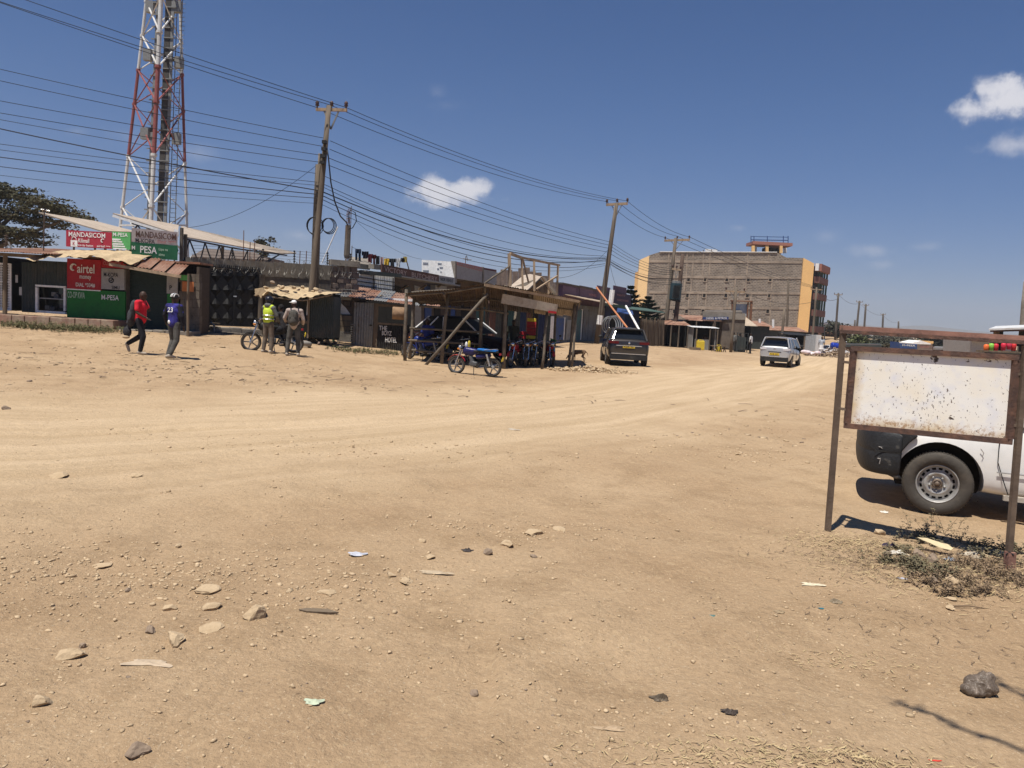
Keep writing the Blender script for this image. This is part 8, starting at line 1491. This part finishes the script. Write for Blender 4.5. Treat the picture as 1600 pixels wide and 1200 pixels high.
crumple(1306, 945, 18, (.22, .17, .11), 'dry_leaf', 'curled brown dry leaf below the cream scrap', 'leaf', .8); crumple(1032, 1094, 26, (.10, .075, .05), 'dry_leaf', 'dark curled leaf in the lower centre', 'leaf', .9); crumple(1140, 1122, 20, (.06, .045, .035), 'dry_leaf', 'small black curled leaf in the lower right centre', 'leaf', .7); crumple(1218, 958, 14, (.3, .22, .13), 'dry_leaf', 'pale brown leaf left of the teal scrap', 'leaf', .6); crumple(1462, 1188, 14, (.6, .05, .03), 'red_scrap', 'red plastic scrap at the bottom right', 'scrap', .2, 0, .2); crumple(800, 671, 22, (.42, .36, .28), 'paper_scrap', 'flat scrap on the pale track', 'paper', .2, 1, .3); crumple(730, 860, 16, (.05, .04, .035), 'dry_leaf', 'dark leaf left of the small upright stone', 'leaf', .7); crumple(232, 1041, 56, (.46, .36, .25), 'sack_rag', 'long dusty rag half buried below the stone group', 'rag', .18, 3, .3); crumple(952, 1140, 40, (.40, .29, .18), 'sack_rag', 'dusty cloth strip at the bottom centre', 'rag', .2, 5, .25); crumple(682, 897, 44, (.42, .33, .22), 'sack_rag', 'twisted dusty paper strip in the centre', 'paper', .25, 1, .22)
bg2 = GM(1530, 1084); m = MB(); m.ell(bg2+V((0, 0, .03)), (.085, .06, .055), 18, 12); m.ell(bg2+V((.03, .01, .065)), (.045, .035, .04), 14, 9); m.ell(bg2+V((-.04, -.02, .02)), (.07, .05, .03), 14, 9)
kb_ = remeshed(MB().add([V(v)-bg2 for v in m.v], m.f), 'plastic_bag', M('smoky_plastic', (.13, .10, .075), .25, 0, (.30, .24, .19), 25, .55, .7, bump=.8, bs=30), None, .006); kb_.location = bg2; tag(kb_, 'dark translucent knotted plastic bag at the lower right', 'plastic bag')
dt = kb_.modifiers.new('d', 'DISPLACE'); tx = bpy.data.textures.new('crinkle', 'CLOUDS'); tx.noise_scale = .03; dt.texture = tx; dt.strength = .025
# dry grass stems, twigs and weeds
def straw(name, label, cx, cy, sx, sy, n, l0, l1, mat, seed, up=.15, w=.0016):
    r = random.Random(seed); c = G(cx, cy); m = MB()
    for i in range(n):
        x, y = c.x+r.gauss(0, sx), c.y+r.gauss(0, sy); l = r.uniform(l0, l1); a = r.uniform(0, 6.28); z = HM(x, y)+.004; d = V((math.cos(a), math.sin(a), r.uniform(0, up)*1.5)); p = V((x, y, z)); q = p+d*l*.5+V((0, 0, l*.06)); e = q+V((math.cos(a+.5), math.sin(a+.5), -.1+up*r.uniform(0, 1)))*l*.5; s = V((-math.sin(a), math.cos(a), .3))*w*r.uniform(.6, 1.8)
        e.z = max(e.z, z); m.add([p-s, p+s, q+s, q-s, e], [(0, 1, 2, 3), (3, 2, 4)])
    return kind(single(m, name, mat, c, label, 'dry grass'), 'stuff')
mStraw = M('straw', (.48, .37, .20), .9, 0, (.33, .24, .13), 20, bump=0); mTwig = M('twig', (.16, .11, .07), .9, bump=0)
straw('dry_grass', 'trampled dry straw at the lower right corner', 1250, 1190, .40, .07, 750, .015, .06, mStraw, 1); straw('dry_grass', 'dry straw wisps right of the bottom centre', 1320, 1030, .25, .08, 170, .01, .05, mStraw, 2); straw('dry_grass', 'thin twigs lying in the right foreground', 1480, 990, .5, .35, 150, .03, .12, mTwig, 3, .02); straw('dry_grass', 'pale straw around the foot of the left sign post', 1350, 850, .35, .16, 1500, .02, .07, mStraw, 4, .2); straw('dry_grass', 'dry stems tangled under the signboard', 1480, 885, .55, .28, 2600, .03, .10, mTwig, 5, .2); straw('dry_grass', 'pale dry stems in the weed patch', 1490, 900, .55, .3, 1700, .03, .10, mStraw, 6, .2)
straw('dry_grass', 'thin twigs and straw over the whole foreground', 800, 950, 1.6, .8, 350, .01, .04, mTwig, 7, .02, .001); straw('dry_grass', 'straw crumbs over the whole foreground', 900, 1020, 1.5, .7, 450, .008, .03, mStraw, 8, .02, .001)
def weeds(name, label, spots, mat, seed, leaf=.017, nst=9, hgt=.11):
    r = random.Random(seed); m = MB(); st = MB(); c0 = G(*spots[0][:2])
    for (px, py, k, sc) in spots:
        c = G(px, py)
        for i in range(int(nst*k)):
            x, y = c.x+r.gauss(0, .11*sc), c.y+r.gauss(0, .08*sc); b0 = V((x, y, HM(x, y)-.005)); h_ = hgt*sc*r.uniform(.4, 1.1); d = V((r.gauss(0, .5), r.gauss(0, .5), 1)).normalized(); tip = b0+d*h_; st.tube([b0, b0.lerp(tip, .5)+V((r.uniform(-.01, .01), r.uniform(-.01, .01), 0)), tip], [.0025, .0018, .001], 4)
            for j in range(int(16*k**.3)):
                q = b0.lerp(tip, r.uniform(.2, 1.05)); a = r.uniform(0, 6.28); o = V((math.cos(a), math.sin(a), r.uniform(-.3, .6))).normalized(); l = leaf*r.uniform(.7, 1.7); s = o.cross(V((r.uniform(-.4, .4), r.uniform(-.4, .4), 1))).normalized()*l*.38; q0 = q+o*.006; m.add([q0, q0+o*l*.5+s, q0+o*l, q0+o*l*.5-s], [(0, 1, 2, 3)])
    o = single(m, name, mat, c0, label, 'weeds'); kind(o, 'stuff'); kind(st.build('stems', mTwig, o), 'stuff'); return o
mWeed = M('dusty_olive_leaves', (.12, .105, .06), .9, 0, (.19, .155, .09), 30, bump=0); mWeedDry = M('dry_brown_leaves', (.27, .19, .115), .95, 0, (.17, .12, .075), 25, bump=0)
weeds('weeds', 'dusty olive weeds growing under the signboard', [(1437, 842, 3, 1), (1432, 825, 1, 1.6), (1462, 850, 2, .9), (1475, 838, 1, 1.3), (1400, 880, 3, .8), (1430, 888, 3, .8), (1455, 895, 3, .8), (1470, 905, 2, .8), (1545, 870, 3, 1), (1590, 862, 3, 1), (1598, 885, 2, 1), (1525, 850, 2, .9), (1410, 862, 2, .9)], mWeed, 1)
weeds('weeds', 'dry brown weeds and dead stems around the right sign post', [(1500, 910, 4, .8), (1530, 925, 3, .8), (1480, 925, 3, .8), (1555, 905, 4, .9), (1515, 885, 3, .9), (1590, 910, 3, .9), (1450, 915, 3, .7), (1540, 885, 3, 1.)], mWeedDry, 2, .013)
weeds('weeds', 'sparse green weeds in front of the shop steps', [(40, 512, 10, 5), (70, 514, 10, 5), (100, 516, 12, 5), (130, 518, 12, 5), (160, 519, 10, 5), (20, 510, 10, 5), (545, 550, 8, 4), (580, 552, 8, 4), (610, 553, 6, 4)], M('verge_green', (.11, .12, .05), .9, 0, (.2, .17, .09), 2, bump=0), 3, .03, 10, .05)
for (x, y, w, dk, lab, fl) in [(1437, 866, 18, 1, 'grey rounded stone under the cardboard', 1.1), (1458, 908, 17, 1, 'upright brown stone below the weed patch', 1.0), (1487, 908, 26, 0, 'flat pale stone right of the upright brown stone', .4), (1386, 864, 15, 1, 'small stone at the left of the rubbish', .7), (1486, 930, 18, 0, 'flat stone below the weeds', .35), (1483, 944, 14, 0, 'lowest stone of the weed patch', .5), (1372, 830, 16, 0, 'torn pale stone by the left post', .7), (1540, 868, 22, 0, 'pale flat stone left of the right sign post', .4), (1560, 862, 20, 0, 'second pale flat stone near the right sign post', .35), (1458, 876, 20, 1, 'dark stone beneath the cardboard edge', .8)]: stone(x, y, w, 'stone', mRockDk if dk else mRock, lab, fl, group='stones in the weed patch')
cb_ = G(1462, 866); m = MB(); e = [(-.13, .07), (-.04, .085), (.06, .045), (.115, .04), (.13, -.02), (.09, -.06), (.0, -.05), (-.05, .0), (-.10, .035)]; m.slab([cb_+V((x, y, .075+y*.25+x*-.12)) for x, y in e], .004, (0, 0, 1)); single(m, 'cardboard', M('cream_cardboard', (.62, .50, .30), .9), cb_, 'torn cream cardboard lying on the weeds', 'cardboard')
crumple(1391, 853, 16, (.03, .02, .06), 'plastic_bag', 'small dark purple bag in the weeds', 'plastic bag', .9, 1); crumple(1402, 866, 22, (.6, .56, .48), 'paper_scrap', 'white torn paper below the purple bag', 'paper', .6, 4); crumple(1435, 843, 14, (.40, .38, .30), 'plastic_wrapper', 'pale green upright wrapper in the weeds', 'wrapper', 1.2, 2); crumple(1485, 876, 18, (.25, .30, .36), 'plastic_wrapper', 'blue-grey wrapper right of the cardboard', 'wrapper', .6, 6); crumple(1524, 868, 30, (.5, .44, .34), 'paper_scrap', 'pale rubbish right of the cardboard', 'paper', .5, 7); crumple(1410, 905, 12, (.4, .42, .5), 'plastic_wrapper', 'tiny blue wrapper below the weeds', 'wrapper', .4, 8)
stk = GM(1500, 945); single(MB().tube([stk+V((-.05, 0, .012)), stk+V((.06, .0, .02)), stk+V((.2, -.02, .012))], [.006, .005, .002], 5), 'stick', mTwig, stk, 'thin stick lying below the weed patch', 'stick')

# ================================================================ unseen thorn tree added behind the camera so its limbs shade the lower right corner
def above(px, py, h): g = G(px, py); return V((g.x-.20*h, g.y-.27*h, g.z+h))
tb = V((5.6, -2.2, H(5.6, -2.2))); tt = T('added_shade_tree', 'unseen thorn tree added behind the viewer to cast limb shadows', 'tree', tb)
tk = tb+V((-.3, .3, 4.3)); part('trunk', mBark, tt, lambda m: m.tube([tb, tb+V((-.1, .1, 2.2)), tk], [.12, .09, .07], 9))
lm = [above(1385, 1122, 4.4), above(1450, 1150, 4.4), above(1545, 1186, 4.3)]; lm2 = [above(1535, 1072, 4.6), above(1570, 1098, 4.5), above(1640, 1140, 4.4)]
lb = part('limb', mBark, tt, lambda m: [m.tube([tk, lm[2], lm[1], lm[0]], [.03, .014, .010, .006], 6), m.tube([tk, lm2[2], lm2[1], lm2[0]], [.03, .014, .010, .006], 6)])
def tl(m):
    r = random.Random(4)
    for L4 in (lm, lm2):
        for k in range(60):
            q = L4[0].lerp(L4[1], r.random()) if r.random() < .5 else L4[1].lerp(L4[2], r.random())
            q = q+V((r.gauss(0, .022), r.gauss(0, .022), r.gauss(0, .02))); a = V((r.uniform(-1, 1), r.uniform(-1, 1), r.uniform(-.3, .3)))*.022; s = V((-a.y, a.x, 0))*.5; m.add([q-a, q+s, q+a, q-s], [(0, 1, 2, 3)])
kind(part('leaves', mAcacia, tt, tl), 'stuff')

# ================================================================ dusty air
hz_ = MB(); hz_.box(-10300, -40, -14, 10300, 4500, 190); ho = hz_.build('haze', None); kind(ho, 'stuff'); ho.display_type = 'WIRE'
hm2 = bpy.data.materials.new('dusty_air'); hm2.use_nodes = True; nt = hm2.node_tree; nt.nodes.clear(); oo = nt.nodes.new('ShaderNodeOutputMaterial'); pv = nt.nodes.new('ShaderNodeVolumePrincipled'); pv.inputs['Color'].default_value = (.86, .88, .95, 1); pv.inputs['Density'].default_value = HAZE; pv.inputs['Anisotropy'].default_value = .1; nt.links.new(pv.outputs[0], oo.inputs['Volume']); ho.data.materials.append(hm2)

scatter('gravel', 'angular broken stone bits scattered thinly over the foreground', 130, gen_left, .010, .032, mRock, 21, .5); scatter('gravel', 'flat clay flakes on the middle ground beside the track', 700, gen_mid, .03, .10, mRock, 22, .25)
straw('dry_grass', 'sticks and dead roots washed up on the verge by the shops', 300, 575, 6, 1.5, 160, .1, .5, mTwig, 23, .02, .012)
